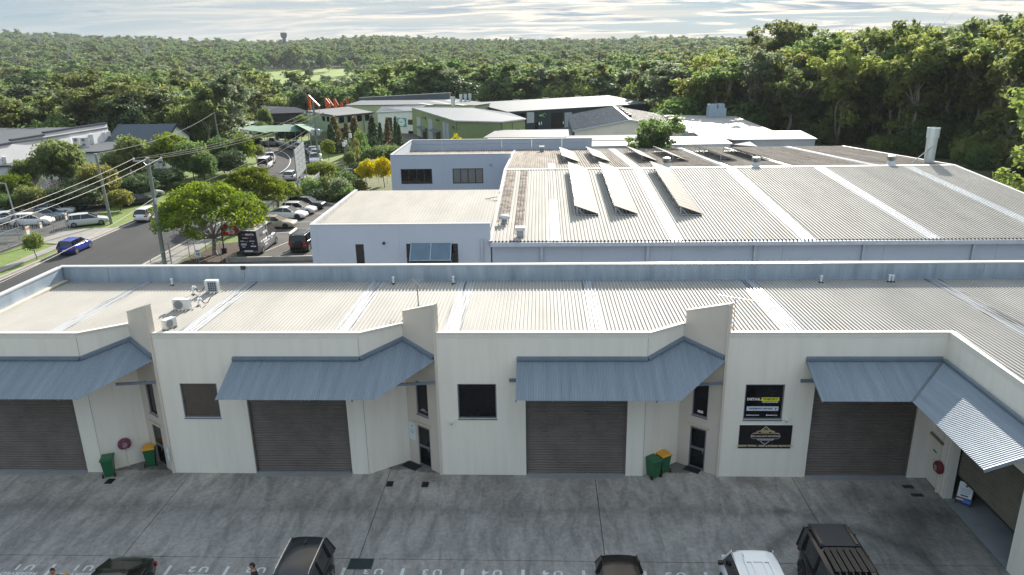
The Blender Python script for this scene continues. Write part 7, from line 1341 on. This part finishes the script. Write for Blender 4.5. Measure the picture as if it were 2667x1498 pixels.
def cone(seed, H=5.5, W=1.2, per=40, size=.2):
    r = np.random.default_rng(seed); m = MB(); limb(m, (0, 0, -.2), (0, 0, H * .9), .12, .03, r, 3, .01, 6); cl = []
    for i in range(34): f = i / 34; a = i * 2.4; rad = W * (1 - f) ** .8 * .7; cl.append((math.cos(a) * rad, math.sin(a) * rad, .3 + f * H, .25 + .4 * (1 - f)))
    return m.mesh('trunk', barkd, True), cloud_mesh('crown', cl, per, size, LM['dark'], seed + 1, 1.1)
def bare(seed, H=7, W=3.2, dense=150, up=.5, trunkm=bareg, th=.012):
    r = np.random.default_rng(seed); m = MB(); ends = []
    limb(m, (0, 0, -.2), (0, 0, H * .25), H * .02, H * .014, r, 2, .02, 6)
    for i in range(9):
        a = 2 * math.pi * i / 9 + r.normal() * .2; e = Vector((math.cos(a) * W * (.3 + .5 * r.random()), math.sin(a) * W * (.3 + .5 * r.random()), H * (.55 + .3 * r.random()))); limb(m, (0, 0, H * .2), e, H * .010, H * .004, r, 3, .07, 5); ends.append(e)
    for i in range(dense):
        e = ends[i % 9]; s = Vector((0, 0, H * .25)).lerp(e, .4 + .6 * r.random()); d = Vector((r.normal() * .6, r.normal() * .6, up + .5 * r.random())); limb(m, s, s + d * H * .17, th, th * .4, r, 2, .1, 3)
    return m.mesh('branches', trunkm, True), None
KIND = {'gum0': gum(101, bushy=7), 'gum1': gum(202, 21, .5, 3.8, 6, bushy=8), 'gum2': gum(303, 18, .38, 4.4, 7, bushy=8), 'gum3': gum(404, 19, .3, 4.0, 6, bushy=22, per=60), 'gum4': gum(505, 22, .55, 4.6, 7, bushy=8), 'gum5': gum(606, 16, .3, 3.6, 6, bushy=26, per=60),
        'dome0': dome(11), 'dome1': dome(12, 8, 4.2, .15, 40), 'dome2': dome(13, 10, 4.6, .18, 52), 'spread0': dome(21, 8.0, 5.6, .4, 120, 150, .16, .72, umbrella=True, lumps=.92, limbs=9, trunkm=bark), 'spread1': dome(22, 9.0, 4.4, .35, 95, 150, .17, .72, umbrella=True, lumps=.88, trunkm=bark), 'ball': dome(31, 3.6, 1.25, .30, 26, 60, .13, .8, lumps=.5), 'shrub0': dome(41, 2.4, 1.7, -.1, 22, 70, .16, .8, lumps=.7), 'shrub1': dome(42, 1.8, 1.9, -.2, 22, 70, .15, .7, lumps=.7), 'small': dome(51, 5.5, 2.4, .3, 30, 80, .18, .75, lumps=.85),
        'cone': cone(61), 'bare0': bare(71), 'dead': bare(72, 22, 3.6, 26, .7, bark, .04), 'globe': dome(81, 3.2, 1.75, -.05, 40, 60, .12, .9, lumps=.5)}
def tree(kind, lf, loc, H, W=None, label='', group=None, name='tree', rz=None):
    """H, W: wanted height and crown radius; the unit mesh is scaled to them"""
    tr, cr = KIND[kind]; bh = {'gum0': 20, 'gum1': 21, 'gum2': 18, 'gum3': 19, 'gum4': 22, 'gum5': 16, 'dome0': 9, 'dome1': 8, 'dome2': 10, 'spread0': 8, 'spread1': 9, 'ball': 3.6, 'shrub0': 2.4, 'shrub1': 1.8, 'small': 5.5, 'cone': 5.5, 'bare0': 7, 'dead': 22, 'globe': 3.2}[kind]; bw = {'gum0': 4.8, 'gum1': 4.4, 'gum2': 5.0, 'gum3': 4.8, 'gum4': 5.2, 'gum5': 4.6, 'dome0': 4.8, 'dome1': 4.5, 'dome2': 5.0, 'spread0': 5.8, 'spread1': 4.8, 'ball': 1.5, 'shrub0': 2.1, 'shrub1': 2.2, 'small': 2.7, 'cone': 1.3, 'bare0': 3.2, 'dead': 3.6, 'globe': 1.85}[kind]
    sz = H / bh; sx = (W / bw) if W else sz; t = thing(name, label, 'tree' if name not in ('shrub', 'bush') else 'shrub', loc, 0, group); t.rotation_euler.z = rz if rz is not None else RND.random() * 6.28; t.scale = (sx, sx, sz)
    link('trunk' if cr else 'branches', tr, t)
    if cr:
        c = link('crown', cr, t); c.material_slots[0].link = 'OBJECT'; c.material_slots[0].material = LM[lf]
    return t
def ptree(kind, lf, cx, top, wpx, Yd, label, name='tree', group=None, z0=None, Y2=None):
    """tree whose crown top shows at pixel (cx, top) and is wpx wide when it stands at depth Yd"""
    p = AY(cx, top, Yd); zg = terrain(p.x, Yd) + .04 if z0 is None else z0; H = max(.6, p.z - zg); depth = (p - CAM).dot(FW); return tree(kind, lf, (p.x, Yd, zg), H, wpx * depth / FPX / 2, label, group, name)
# street trees and gardens on the left
T1 = tree('spread0', 'bright', (-14.2, 38.05, 0.05), AY(530, 468, 38).z, 5.3, 'large bright green spreading street tree in front of the red 45 sign', rz=.7)
T2 = tree('spread1', 'bright', (-16.3, 54.2, 0.0), AY(700, 428, 54).z, 3.9, 'second bright green street tree, behind the gold sedan', rz=2.2)
tree('spread1', 'bright', (-15.6, 59.6, 0.0), AY(650, 470, 58).z, 3.2, 'third bright green street tree, farthest along the car park fence', rz=4.1)
def z4tree(k, lf, x, y, w_, Yd, lab, nm='tree'): px_ = Z4(x, y); return ptree(k, lf, px_[0], px_[1], w_ / 3.445, Yd, lab, nm)
def z5tree(k, lf, x, y, w_, Yd, lab, nm='tree'): px_ = Z5(x, y); return ptree(k, lf, px_[0], px_[1], w_ / 2.954, Yd, lab, nm)
def z9tree(k, lf, x, y, w_, Yd, lab, nm='tree'): px_ = Z9(x, y); return ptree(k, lf, px_[0], px_[1], w_ / 6.133, Yd, lab, nm)
p = G(*Z4(330, 1290), 0); tree('ball', 'tip', (p.x, p.y, 0), AY(*Z4(340, 1058), p.y).z, None, 'small round street tree beside the blue hatchback')
for a in [('dome0', 'olive', 480, 222, 470, 70, 'big dark olive tree in front of the white annex'), ('dome1', 'gold', 850, 442, 360, 63, 'golden-green tree behind the leaning pole'), ('dome2', 'olive', 1165, 185, 360, 79, 'tall olive tree left of the bright rounded trees'), ('dome0', 'bright', 1500, 160, 360, 83, 'left of the two bright rounded trees behind the near pole'), ('dome1', 'green', 1690, 235, 320, 80, 'right of the two rounded trees behind the near pole'), ('dome1', 'bright', 105, 532, 320, 62, 'bright green tree at the left edge of the car yard'), ('dome0', 'green', 370, 685, 290, 59, 'dark green tree behind the slim street light'), ('dome1', 'grey', 720, 622, 350, 60, 'grey-green tree behind the yard gate'), ('dome2', 'gold', 1045, 668, 260, 59, 'low golden tree just left of the leaning pole foot'), ('dome0', 'dark', 1230, 540, 330, 66, 'dark shaded tree behind the near pole'), ('dome1', 'dark', 620, 560, 330, 68, 'dark tree behind the bare grey shrub'), ('dome1', 'olive', 1010, 330, 260, 76, 'olive tree in front of the white annex wall'), ('dome2', 'dark', 1450, 480, 420, 74, 'dark tree mass in the shade behind the near pole'), ('dome0', 'olive', 200, 400, 260, 70, 'olive tree by the stepped white annex'), ('dome1', 'dark', 60, 600, 240, 68, 'dark tree at the far left of the car yard'), ('dome1', 'green', 900, 700, 300, 62, 'mid green tree over the parked silver hatchback'), ('dome2', 'green', 1800, 330, 260, 78, 'green tree left of the second street tree'), ('dome1', 'olive', 250, 640, 300, 57, 'olive tree shading the middle of the car yard'), ('dome0', 'dark', 540, 640, 300, 58, 'dark tree shading the back of the car yard'), ('dome1', 'green', 20, 720, 260, 56, 'green tree shading the left end of the car yard'), ('dome2', 'olive', 900, 560, 300, 67, 'olive tree high behind the leaning pole')]: z4tree(*a[:6], a[6])
for i, (x, y, w_, Yd, kd, lf) in enumerate([(170, 640, 400, 128, 'gum3', 'grey'), (480, 690, 420, 122, 'gum2', 'olive'), (860, 560, 430, 150, 'dome2', 'olive'), (900, 670, 380, 124, 'gum3', 'grey'), (1060, 575, 260, 160, 'gum5', 'green'), (1620, 600, 440, 122, 'gum2', 'grey'), (1240, 655, 280, 140, 'dome1', 'gold'), (1170, 735, 260, 118, 'dome0', 'gold'), (640, 725, 300, 112, 'gum5', 'olive'), (950, 795, 300, 104, 'dome2', 'dark'), (330, 740, 280, 112, 'gum3', 'olive'), (1360, 685, 240, 128, 'dome1', 'green'), (40, 735, 300, 116, 'dome2', 'grey'), (1900, 640, 260, 170, 'gum3', 'olive'), (1760, 560, 300, 180, 'gum2', 'olive'), (560, 560, 340, 165, 'gum5', 'olive'), (250, 560, 340, 170, 'gum3', 'dark'), (1480, 840, 240, 108, 'dome0', 'green'), (1330, 800, 220, 106, 'dome1', 'olive'), (760, 860, 240, 106, 'dome1', 'dark')]):
    pp = Z1(x, y); ptree(kd, lf, pp[0], pp[1], w_ / 2.862, Yd, ('broad' if w_ > 350 else 'compact') + ' ' + {'grey': 'grey-green', 'olive': 'olive', 'green': 'mid green', 'gold': 'golden', 'dark': 'dark'}[lf] + ' tree ' + ('at the left edge beyond the white office' if x < 400 else 'beyond the white office roof' if x < 800 else 'behind the navy-trimmed pavilion' if x < 1200 else 'right of the navy-trimmed pavilion' if x < 1500 else 'left of the hire yard') + (', farther back' if Yd > 135 else ', nearer'), group='big trees beyond the white office')
for x, y, w_, Yd, lab in ((290, 490, 240, 65, 'left one of the two bare grey leafless shrubs'), (450, 510, 280, 64, 'right one of the two bare grey leafless shrubs')): pp = Z4(x, y); ptree('bare0', None, pp[0], pp[1], w_ / 3.445, Yd, lab, 'leafless_tree')
for a in [('gum3', 'grey', 70, -110, 420, 112, 'tall grey-green gum towering behind the bright rounded trees'), ('gum2', 'olive', -60, -40, 300, 106, 'olive gum left of the towering grey-green one'), ('small', 'bright', 240, 360, 190, 90, 'yellow-green tree on the inner verge of the bend'), ('dome2', 'green', 70, 380, 300, 88, 'dark green tree below the pole among the trees'), ('dome1', 'dark', 130, 480, 260, 84, 'dark shrubby tree on the inner verge of the bend'), ('small', 'olive', 350, 440, 130, 100, 'small olive tree at the inside of the bend'), ('small', 'bright', 893, 398, 120, 101, 'small bright tree beside the transformer pole'), ('small', 'yellow', 1185, 555, 175, 73, 'left one of the two yellow-flowering trees'), ('small', 'yellow', 1318, 535, 165, 73, 'right one of the two yellow-flowering trees'), ('dome1', 'bright', 830, 570, 260, 82, 'bright green spreading tree right of the tall frame sign'), ('dome0', 'green', 960, 600, 260, 86, 'green tree in the garden behind the tall frame sign'), ('small', 'green', 1260, 450, 260, 92, 'green tree near the number 49 post'), ('small', 'olive', 1060, 490, 120, 90, 'thin olive tree beside the garden posts'), ('dome1', 'green', 1380, 440, 200, 94, 'green tree against the rear wing corner'), ('dome2', 'dark', 610, 290, 260, 128, 'dark tree under the shade sails'), ('small', 'green', 390, 260, 140, 128, 'green tree at the left of the shade sails'), ('dome1', 'olive', 400, 150, 110, 140, 'olive tree at the end of the navy roof'), ('small', 'green', 690, 210, 140, 138, 'small green tree under the navy roof')]: z5tree(*a)
for i, (x, y, w_, Yd, lf) in enumerate([(760, 700, 220, 67, 'green'), (880, 680, 240, 69, 'olive'), (990, 690, 220, 66, 'grey'), (820, 780, 240, 64, 'dark'), (940, 780, 240, 64, 'olive'), (1050, 760, 180, 64, 'green'), (700, 790, 160, 65, 'dark'), (640, 840, 180, 63.5, 'green'), (1130, 700, 160, 70, 'gold'), (1110, 570, 150, 84, 'dark'), (1200, 560, 160, 86, 'green'), (1020, 640, 200, 78, 'green')]): pp = Z5(x, y); ptree(('shrub0', 'shrub1')[i % 2], lf, pp[0], pp[1], w_ / 2.954, Yd, {'green': 'green', 'olive': 'olive green', 'grey': 'grey-green', 'dark': 'dark green', 'gold': 'golden'}[lf] + ' shrub ' + ('at the front of the garden bed', 'in the middle of the garden bed', 'at the back of the garden bed')[0 if y > 750 else (1 if y > 650 else 2)], 'shrub', 'shrubs in the garden beside the car park')
z9tree('globe', 'dark', 2035, 795, 215, 112, 'clipped round dark bush beside the forecourt', 'shrub')
for i, (x, y, w_, Yd, lf, lab) in enumerate([(1400, 480, 190, 112, 'russet', 'tallest russet-tipped conifer in front of the office'), (1595, 575, 130, 112, 'russet', 'narrow russet conifer right of the tallest one'), (1725, 485, 170, 116, 'russet', 'bushy russet-green conifer under the office windows'), (2010, 465, 150, 122, 'dark', 'dark conifer at the right end of the office'), (2140, 570, 90, 118, 'dark', 'small dark conifer beside the shop entrance'), (2255, 510, 110, 118, 'russet', 'russet conifer before the shop entrance'), (2385, 480, 100, 118, 'dark', 'slender dark conifer left of the round teal sign'), (2440, 600, 90, 116, 'dark', 'low dark conifer under the round teal sign'), (1810, 690, 160, 108, 'green', 'green bush between the conifers and the forecourt'), (1350, 600, 150, 110, 'dark', 'dark conifer left of the tallest russet one')]): z9tree('cone' if i != 8 else 'shrub0', lf, x, y, w_ * 1.7, Yd, lab, 'conifer' if i != 8 else 'shrub')
for i in range(9): x = 1640 + (i % 3) * 120; y = 820 + (i // 3) * 110; z9tree('shrub1', ('olive', 'gold', 'green')[i % 3], x, y, 150, 104 - i // 3 * 4, ('olive', 'golden', 'green')[i % 3] + ' tufted shrub below the conifers, ' + ('upper', 'middle', 'lower')[i // 3] + ' row', 'shrub')
for i, (x, y) in enumerate(((2100, 1120), (2240, 1140))): z9tree('small', 'yellow', x, y + 0, 120, 76, ('left', 'right') [i] + ' yellow-flowering tree top above the rear wing corner')
pp = Z6(950, 640); ptree('small', 'yellow', pp[0], pp[1], 42, 80, 'yellow blossoms showing over the rear parapet')
# behind the factory
pp = Z7(960, 345); ptree('gum5', 'green', pp[0] - 10, pp[1], 120, 72.9, 'tree crown rising behind the factory roof in front of the white shed', z0=0); pp = Z7(760, 420); ptree('gum2', 'green', pp[0], pp[1], 80, 73.4, 'smaller tree crown left of the one behind the factory roof', z0=0)
tree('gum5', 'tip', (68.5, 49.0, 0), 12.5, 4.3, 'yellow-green gum leaning over the right end of the factory'); tree('gum5', 'gold', (70, 38.5, 0), 8.2, 3.6, 'golden young gum at the lower right edge beside the factory')
# ------------------------------------------------ bushland
def proj(x, y, z):
    d = Vector((x, y, z)) - CAM; q = d.dot(FW); return (PW / 2 + FPX * d.dot(RT) / q, PH / 2 - FPX * d.dot(UP) / q, q)
def open_ground(x, y, r, px):
    if 672 < px < 950 and 590 < r < 850: return True
    if px < 105 and 860 < r < 960: return True
    if (200 < px < 232 or 362 < px < 412) and 880 < r < 980: return True
    if 500 < px < 640 and 700 < r < 790: return True
    if 880 < px < 990 and 640 < r < 720: return True
    return False
def wooded(x, y):
    if y < 60: return x > 84 and y > 45
    if x > 45:
        e = np.interp(y, [60, 80, 92, 108, 114, 120, 126, 186], [85, 83, 82, 77, 71, 60, 46, 40]); return x > e
    if x > -36: return y > (206 if x > -8 else 190)
    if x > -70: return y > 198 or (y > 104 and y < 118 and x < -49) or (x < -62 and 118 < y < 165)
    return y > 99
cand = []; r = 118.0
while r < 2050:
    s = 6.3 + max(0, r - 150) * .0098; n = int(r * 1.36 / s)
    for i in range(n):
        th = -.68 - .043 + 1.36 * (i + NR.random()) / n; rr = r + (NR.random() - .5) * s * 1.3; x, y = CAM.x + rr * math.sin(th), CAM.y + rr * math.cos(th)
        if not wooded(x, y): continue
        px, py, q = proj(x, y, 8)
        if px < -60 or px > PW + 60: continue
        if open_ground(x, y, rr, px) and NR.random() > .05: continue
        lft = 1 - sstep(900, 1050, px); rgt = sstep(1650, 1720, px); u = NR.random()
        h = 12.5 + 4 * u if rr > 300 else 9 + 3.6 * u
        hm = 11.5 + 4 * u; hr = (np.interp(px, [1700, 1950, 2250, 2500], [10.5, 12.5, 15.5, 17.5]) + 4.5 * u) if rr < 300 else np.interp(px, [1700, 2200], [12.5, 15]) + 4 * u
        h = (h * lft + hm * (1 - lft)) * (1 - rgt) + hr * rgt
        if rr > 260: h *= .82 + .4 * NR.random() ** 1.5
        if 655 < px < 935 and 330 < rr < 700: h = 5.5 + 3 * u
        cand.append((rr, x, y, h, px))
    r += s * .92
cand.sort(key=lambda c: c[0] / c[3])
NEAR = 205
hue_r = [('olive', 3), ('gold', 2), ('green', 2.0), ('tip', 2.4), ('grey', 1.2), ('dark', .25)]; hue_l = [('olive', 4), ('grey', 2.5), ('green', 3), ('dark', 2.2), ('gold', .3)]
CN = {'olive': 'olive green', 'gold': 'golden green', 'green': 'mid green', 'tip': 'fresh yellow-green', 'grey': 'grey-green', 'dark': 'dark green'}
def pick(hs): t = NR.random() * sum(w_ for _, w_ in hs); 
seen = {}
for (rr, x, y, h, px) in cand[:NEAR]:
    hs = hue_r if px > 1750 else hue_l; t = NR.random() * sum(w_ for _, w_ in hs)
    for lf, w_ in hs:
        t -= w_
        if t <= 0: break
    kd = ('gum0', 'gum1', 'gum2', 'gum3', 'gum4', 'gum5')[int(NR.random() * 6)]
    place = 'above the white office' if px < 330 else 'left of the bend' if px < 700 else 'above the hire yard' if px < 1000 else 'behind the rear factory' if px < 1350 else 'behind the dark warehouse' if px < 1720 else 'behind the white roofs' if px < 2120 else 'left of the tall flue' if px < 2400 else 'right of the tall flue'
    size = 'tall' if h > 19 else 'middling' if h > 15.5 else 'low'; row = 'in front' if rr < 150 else 'further back' if rr < 190 else 'deep in the bush'
    lab = size + ' ' + {'gum0': 'slender', 'gum1': 'straight', 'gum2': 'broad', 'gum3': 'bushy', 'gum4': 'high-forked', 'gum5': 'dense'}[kd] + ' ' + CN[lf] + ' gum tree ' + place + ', ' + row
    tree(kd, lf, (x, y, terrain(x, y)), h, 3.1 + h * .09 + NR.random() * .8, lab, 'gum trees of the bushland, ' + place, 'gum_tree')
for (x, y, h, w_) in ((105, 172, 25.5, 4), (116, 170, 26.5, 3.6), (96, 176, 24.5, 3.2)): tree('dead', None, (x, y, 0), h, w_, ('first', 'second', 'third')[(x > 100) + (x > 110)] + ' dead bare gum from the left rising above the right-hand forest', 'dead gums on the skyline', 'dead_tree')
# tall skyline gums that stand out of the canopy
for px_, py_, w_, Yd, lf, lab in ((2040, 72, 120, 165, 'olive', 'tall open-crowned gum standing above the forest left of the flue'), (2085, 80, 110, 170, 'olive', 'tall gum right beside the open-crowned one'), (2520, 55, 170, 130, 'olive', 'tallest gum of the right-hand skyline'), (2620, 85, 150, 120, 'gold', 'big golden gum at the right edge of the skyline'), (2400, 110, 150, 125, 'gold', 'broad golden gum above the tall flue'), (2300, 150, 140, 118, 'tip', 'fresh green gum above the left of the tall flue'), (2200, 170, 140, 128, 'tip', 'fresh green gum in the middle of the right-hand forest')): ptree(('gum4', 'gum2')[w_ > 130], lf, px_, py_, w_, Yd, lab, 'gum_tree')
rest = cand[NEAR:]
low = {'a': gum(901, 20, .4, 4.3, 7, 26, .75, 6, True), 'b': gum(902, 18, .3, 4.6, 7, 22, .8, 14, True), 'c': gum(903, 19, .35, 4.4, 7, 24, .75, 10, True), 'd': dome(904, 15, 4.8, .2, 34, 26, .7, .8, lumps=1.7)}
def scatter(name, pts, meshes, label, cat):
    """one object: points carrying scale, turn and kind; whole low trees instanced on them"""
    me = bpy.data.meshes.new(name); me.from_pydata([p[:3] for p in pts], [], [])
    for an, ty, vals in (('tsc', 'FLOAT', [p[3] for p in pts]), ('tsx', 'FLOAT', [p[6] if len(p) > 6 else p[3] for p in pts]), ('trz', 'FLOAT', [p[4] for p in pts]), ('tk', 'INT', [p[5] for p in pts])): a = me.attributes.new(an, ty, 'POINT'); a.data.foreach_set('value', vals)
    o = bpy.data.objects.new(name, me); col.objects.link(o); tag(o, label, cat, kind='stuff'); g = bpy.data.node_groups.new(name, 'GeometryNodeTree'); g.interface.new_socket('Geometry', in_out='INPUT', socket_type='NodeSocketGeometry'); g.interface.new_socket('Geometry', in_out='OUTPUT', socket_type='NodeSocketGeometry'); N = g.nodes.new; L = g.links.new
    gi, go, jn = N('NodeGroupInput'), N('NodeGroupOutput'), N('GeometryNodeJoinGeometry')
    def attr(an, ty): n = N('GeometryNodeInputNamedAttribute'); n.data_type = ty; n.inputs[0].default_value = an; return n.outputs[0]
    rv = N('ShaderNodeCombineXYZ'); L(attr('trz', 'FLOAT'), rv.inputs[2]); sv = N('ShaderNodeCombineXYZ'); L(attr('tsx', 'FLOAT'), sv.inputs[0]); L(attr('tsx', 'FLOAT'), sv.inputs[1]); L(attr('tsc', 'FLOAT'), sv.inputs[2])
    for k, src in enumerate(meshes):
        oi = N('GeometryNodeObjectInfo'); oi.inputs['Object'].default_value = src; oi.transform_space = 'ORIGINAL'; cmp_ = N('FunctionNodeCompare'); cmp_.data_type = 'INT'; cmp_.operation = 'EQUAL'; L(attr('tk', 'INT'), cmp_.inputs[2]); cmp_.inputs[3].default_value = k
        ip = N('GeometryNodeInstanceOnPoints'); L(gi.outputs[0], ip.inputs['Points']); L(cmp_.outputs[0], ip.inputs['Selection']); L(oi.outputs['Geometry'], ip.inputs['Instance']); L(rv.outputs[0], ip.inputs['Rotation']); L(sv.outputs[0], ip.inputs['Scale']); L(ip.outputs[0], jn.inputs[0])
    L(jn.outputs[0], go.inputs[0]); md = o.modifiers.new('scatter', 'NODES'); md.node_group = g; return o
def merged(tr, cr, lf, name):
    """trunk and crown of a low tree as one mesh with two materials"""
    bm = bmesh.new(); bm.from_mesh(tr); n = len(bm.faces); bm.from_mesh(cr); bm.faces.ensure_lookup_table()
    for i, f in enumerate(bm.faces): f.material_index = 0 if i < n else 1
    me = bpy.data.meshes.new(name); bm.to_mesh(me); bm.free(); me.materials.append(tr.materials[0]); me.materials.append(LM[lf]); return me
srcs = []
for i, (k, lf) in enumerate((('a', 'olive'), ('b', 'olive'), ('c', 'grey'), ('a', 'green'), ('b', 'green'), ('d', 'dark'), ('c', 'gold'), ('b', 'tip'))):
    rr, x, y, h, px = rest[i]; o = link('gum_tree', merged(*low[k], lf, 'gum_tree')); o.location = (x, y, terrain(x, y)); o.scale = (h / 19,) * 3; tag(o, CN[lf] + ' gum tree in the far rows of the bush, ' + ('rounded' if k == 'd' else 'open-crowned' if k == 'a' else 'bushy' if k == 'b' else 'upright'), 'tree', 'gum trees in the far rows of the bush'); srcs.append(o)
pts = []
for (rr, x, y, h, px) in rest[8:]:
    wts = [2.6, 2.2, 3.2, 2.2, 2.0, 2.2, 1.0 if px > 1700 else .15, 1.0 if px > 1700 else .1]; k = int(NR.choice(8, p=np.array(wts) / sum(wts))); pts.append((x, y, terrain(x, y) - .3, h / 19 * (1.0 + min(.25, rr / 6000)), NR.random() * 6.28, k, h / 19 * (.95 + 1.0 * NR.random() ** 1.6 + min(.3, rr / 4000))))
scatter('bushland', pts, srcs, 'unbroken gum forest covering the far hills', 'forest')
# undergrowth along the forest edge
und = []
for i in range(2600):
    x = -80 + 230 * NR.random(); y = 60 + 175 * NR.random()
    if not wooded(x, y): continue
    if wooded(x - 16, y - 4) and wooded(x - 3, y - 16) and NR.random() < .75: continue
    und.append((x, y, -.1, .8 + 2.6 * NR.random() ** 1.8, NR.random() * 6.28, int(NR.random() * 3)))
us = []
for i, lf in enumerate(('green', 'tip', 'olive')):
    x, y = und[i][:2]; o = link('bush', merged(*KIND['shrub0'], lf, 'bush')); o.location = (x, y, -.05); o.scale = (1.4,) * 3; tag(o, CN[lf] + ' bush growing under the forest edge', 'shrub', 'bushes under the forest edge'); us.append(o)
scatter('undergrowth', und[3:], us, 'dense dark undergrowth along the forest edge', 'undergrowth')
# golf fairways on the far slope
fair = M_('fairway_grass', (.20, .27, .035), .85, var=0, c2=(.12, .19, .025), scale=.03)
def fairway(px0, px1, r0, r1, lab):
    m = MB(); na, nr = 14, 12; vs = []
    for i in range(nr + 1):
        for j in range(na + 1):
            px = px0 + (px1 - px0) * j / na; d = ray(px, 200); d = Vector((d.x, d.y)).normalized(); rr = r0 + (r1 - r0) * i / nr + 14 * math.sin(j * .9 + r0); p = CAM.xy + d * rr; vs.append((p.x, p.y, terrain(p.x, p.y) + .9))
    m.add(vs, [(i * (na + 1) + j, i * (na + 1) + j + 1, (i + 1) * (na + 1) + j + 1, (i + 1) * (na + 1) + j) for i in range(nr) for j in range(na)]); struct(m.obj('golf_fairway', fair, smooth=True))
fairway(675, 950, 590, 850, ''); fairway(-20, 105, 860, 960, ''); fairway(200, 232, 880, 980, ''); fairway(362, 412, 880, 980, ''); fairway(500, 640, 700, 790, ''); fairway(880, 990, 640, 720, '')
for o in ROOTS:
    if '_org' in o: del o['_org']
# ---------------------------------------------------------------- thin haze over the hills
hz = MB().box(-2600, 2600, -160, 2900, -22, 92).obj('haze', None); hz.data.materials.clear()
hm = bpy.data.materials.new('haze_air'); hm.use_nodes = True; ht = hm.node_tree; ht.nodes.clear(); ho = ht.nodes.new('ShaderNodeOutputMaterial'); hv = ht.nodes.new('ShaderNodeVolumePrincipled'); ht.links.new(hv.outputs[0], ho.inputs['Volume'])
hv.inputs['Color'].default_value = (.80, .88, .95, 1); hv.inputs['Density'].default_value = .00010; hv.inputs['Anisotropy'].default_value = .0; hz.data.materials.append(hm); hz['kind'] = 'stuff'; hz['label'] = 'thin pale haze lying over the far hills'; hz['category'] = 'haze'
# ---------------------------------------------------------------- alike neighbours are told apart by their order from the left
same = {}
for o in scene.objects:
    if o.parent is None and o.get('label') and o.get('category') in ('tree', 'shrub', 'leaf'): same.setdefault(o['label'], []).append(o)
ORD = ('first', 'second', 'third', 'fourth', 'fifth', 'sixth', 'seventh', 'eighth', 'ninth', 'tenth', 'eleventh', 'twelfth')
for lab, os_ in same.items():
    if len(os_) < 2 or len(os_) > 12: continue
    os_.sort(key=lambda o: proj(*o.location)[0]); b = lab
    for a_, c_ in ((', in front', ', front'), (', further back', ', middle'), (', deep in the bush', ', deep')): b = b.replace(a_, c_)
    for i, o in enumerate(os_): o['label'] = b + ', ' + ORD[i] + ' from left'
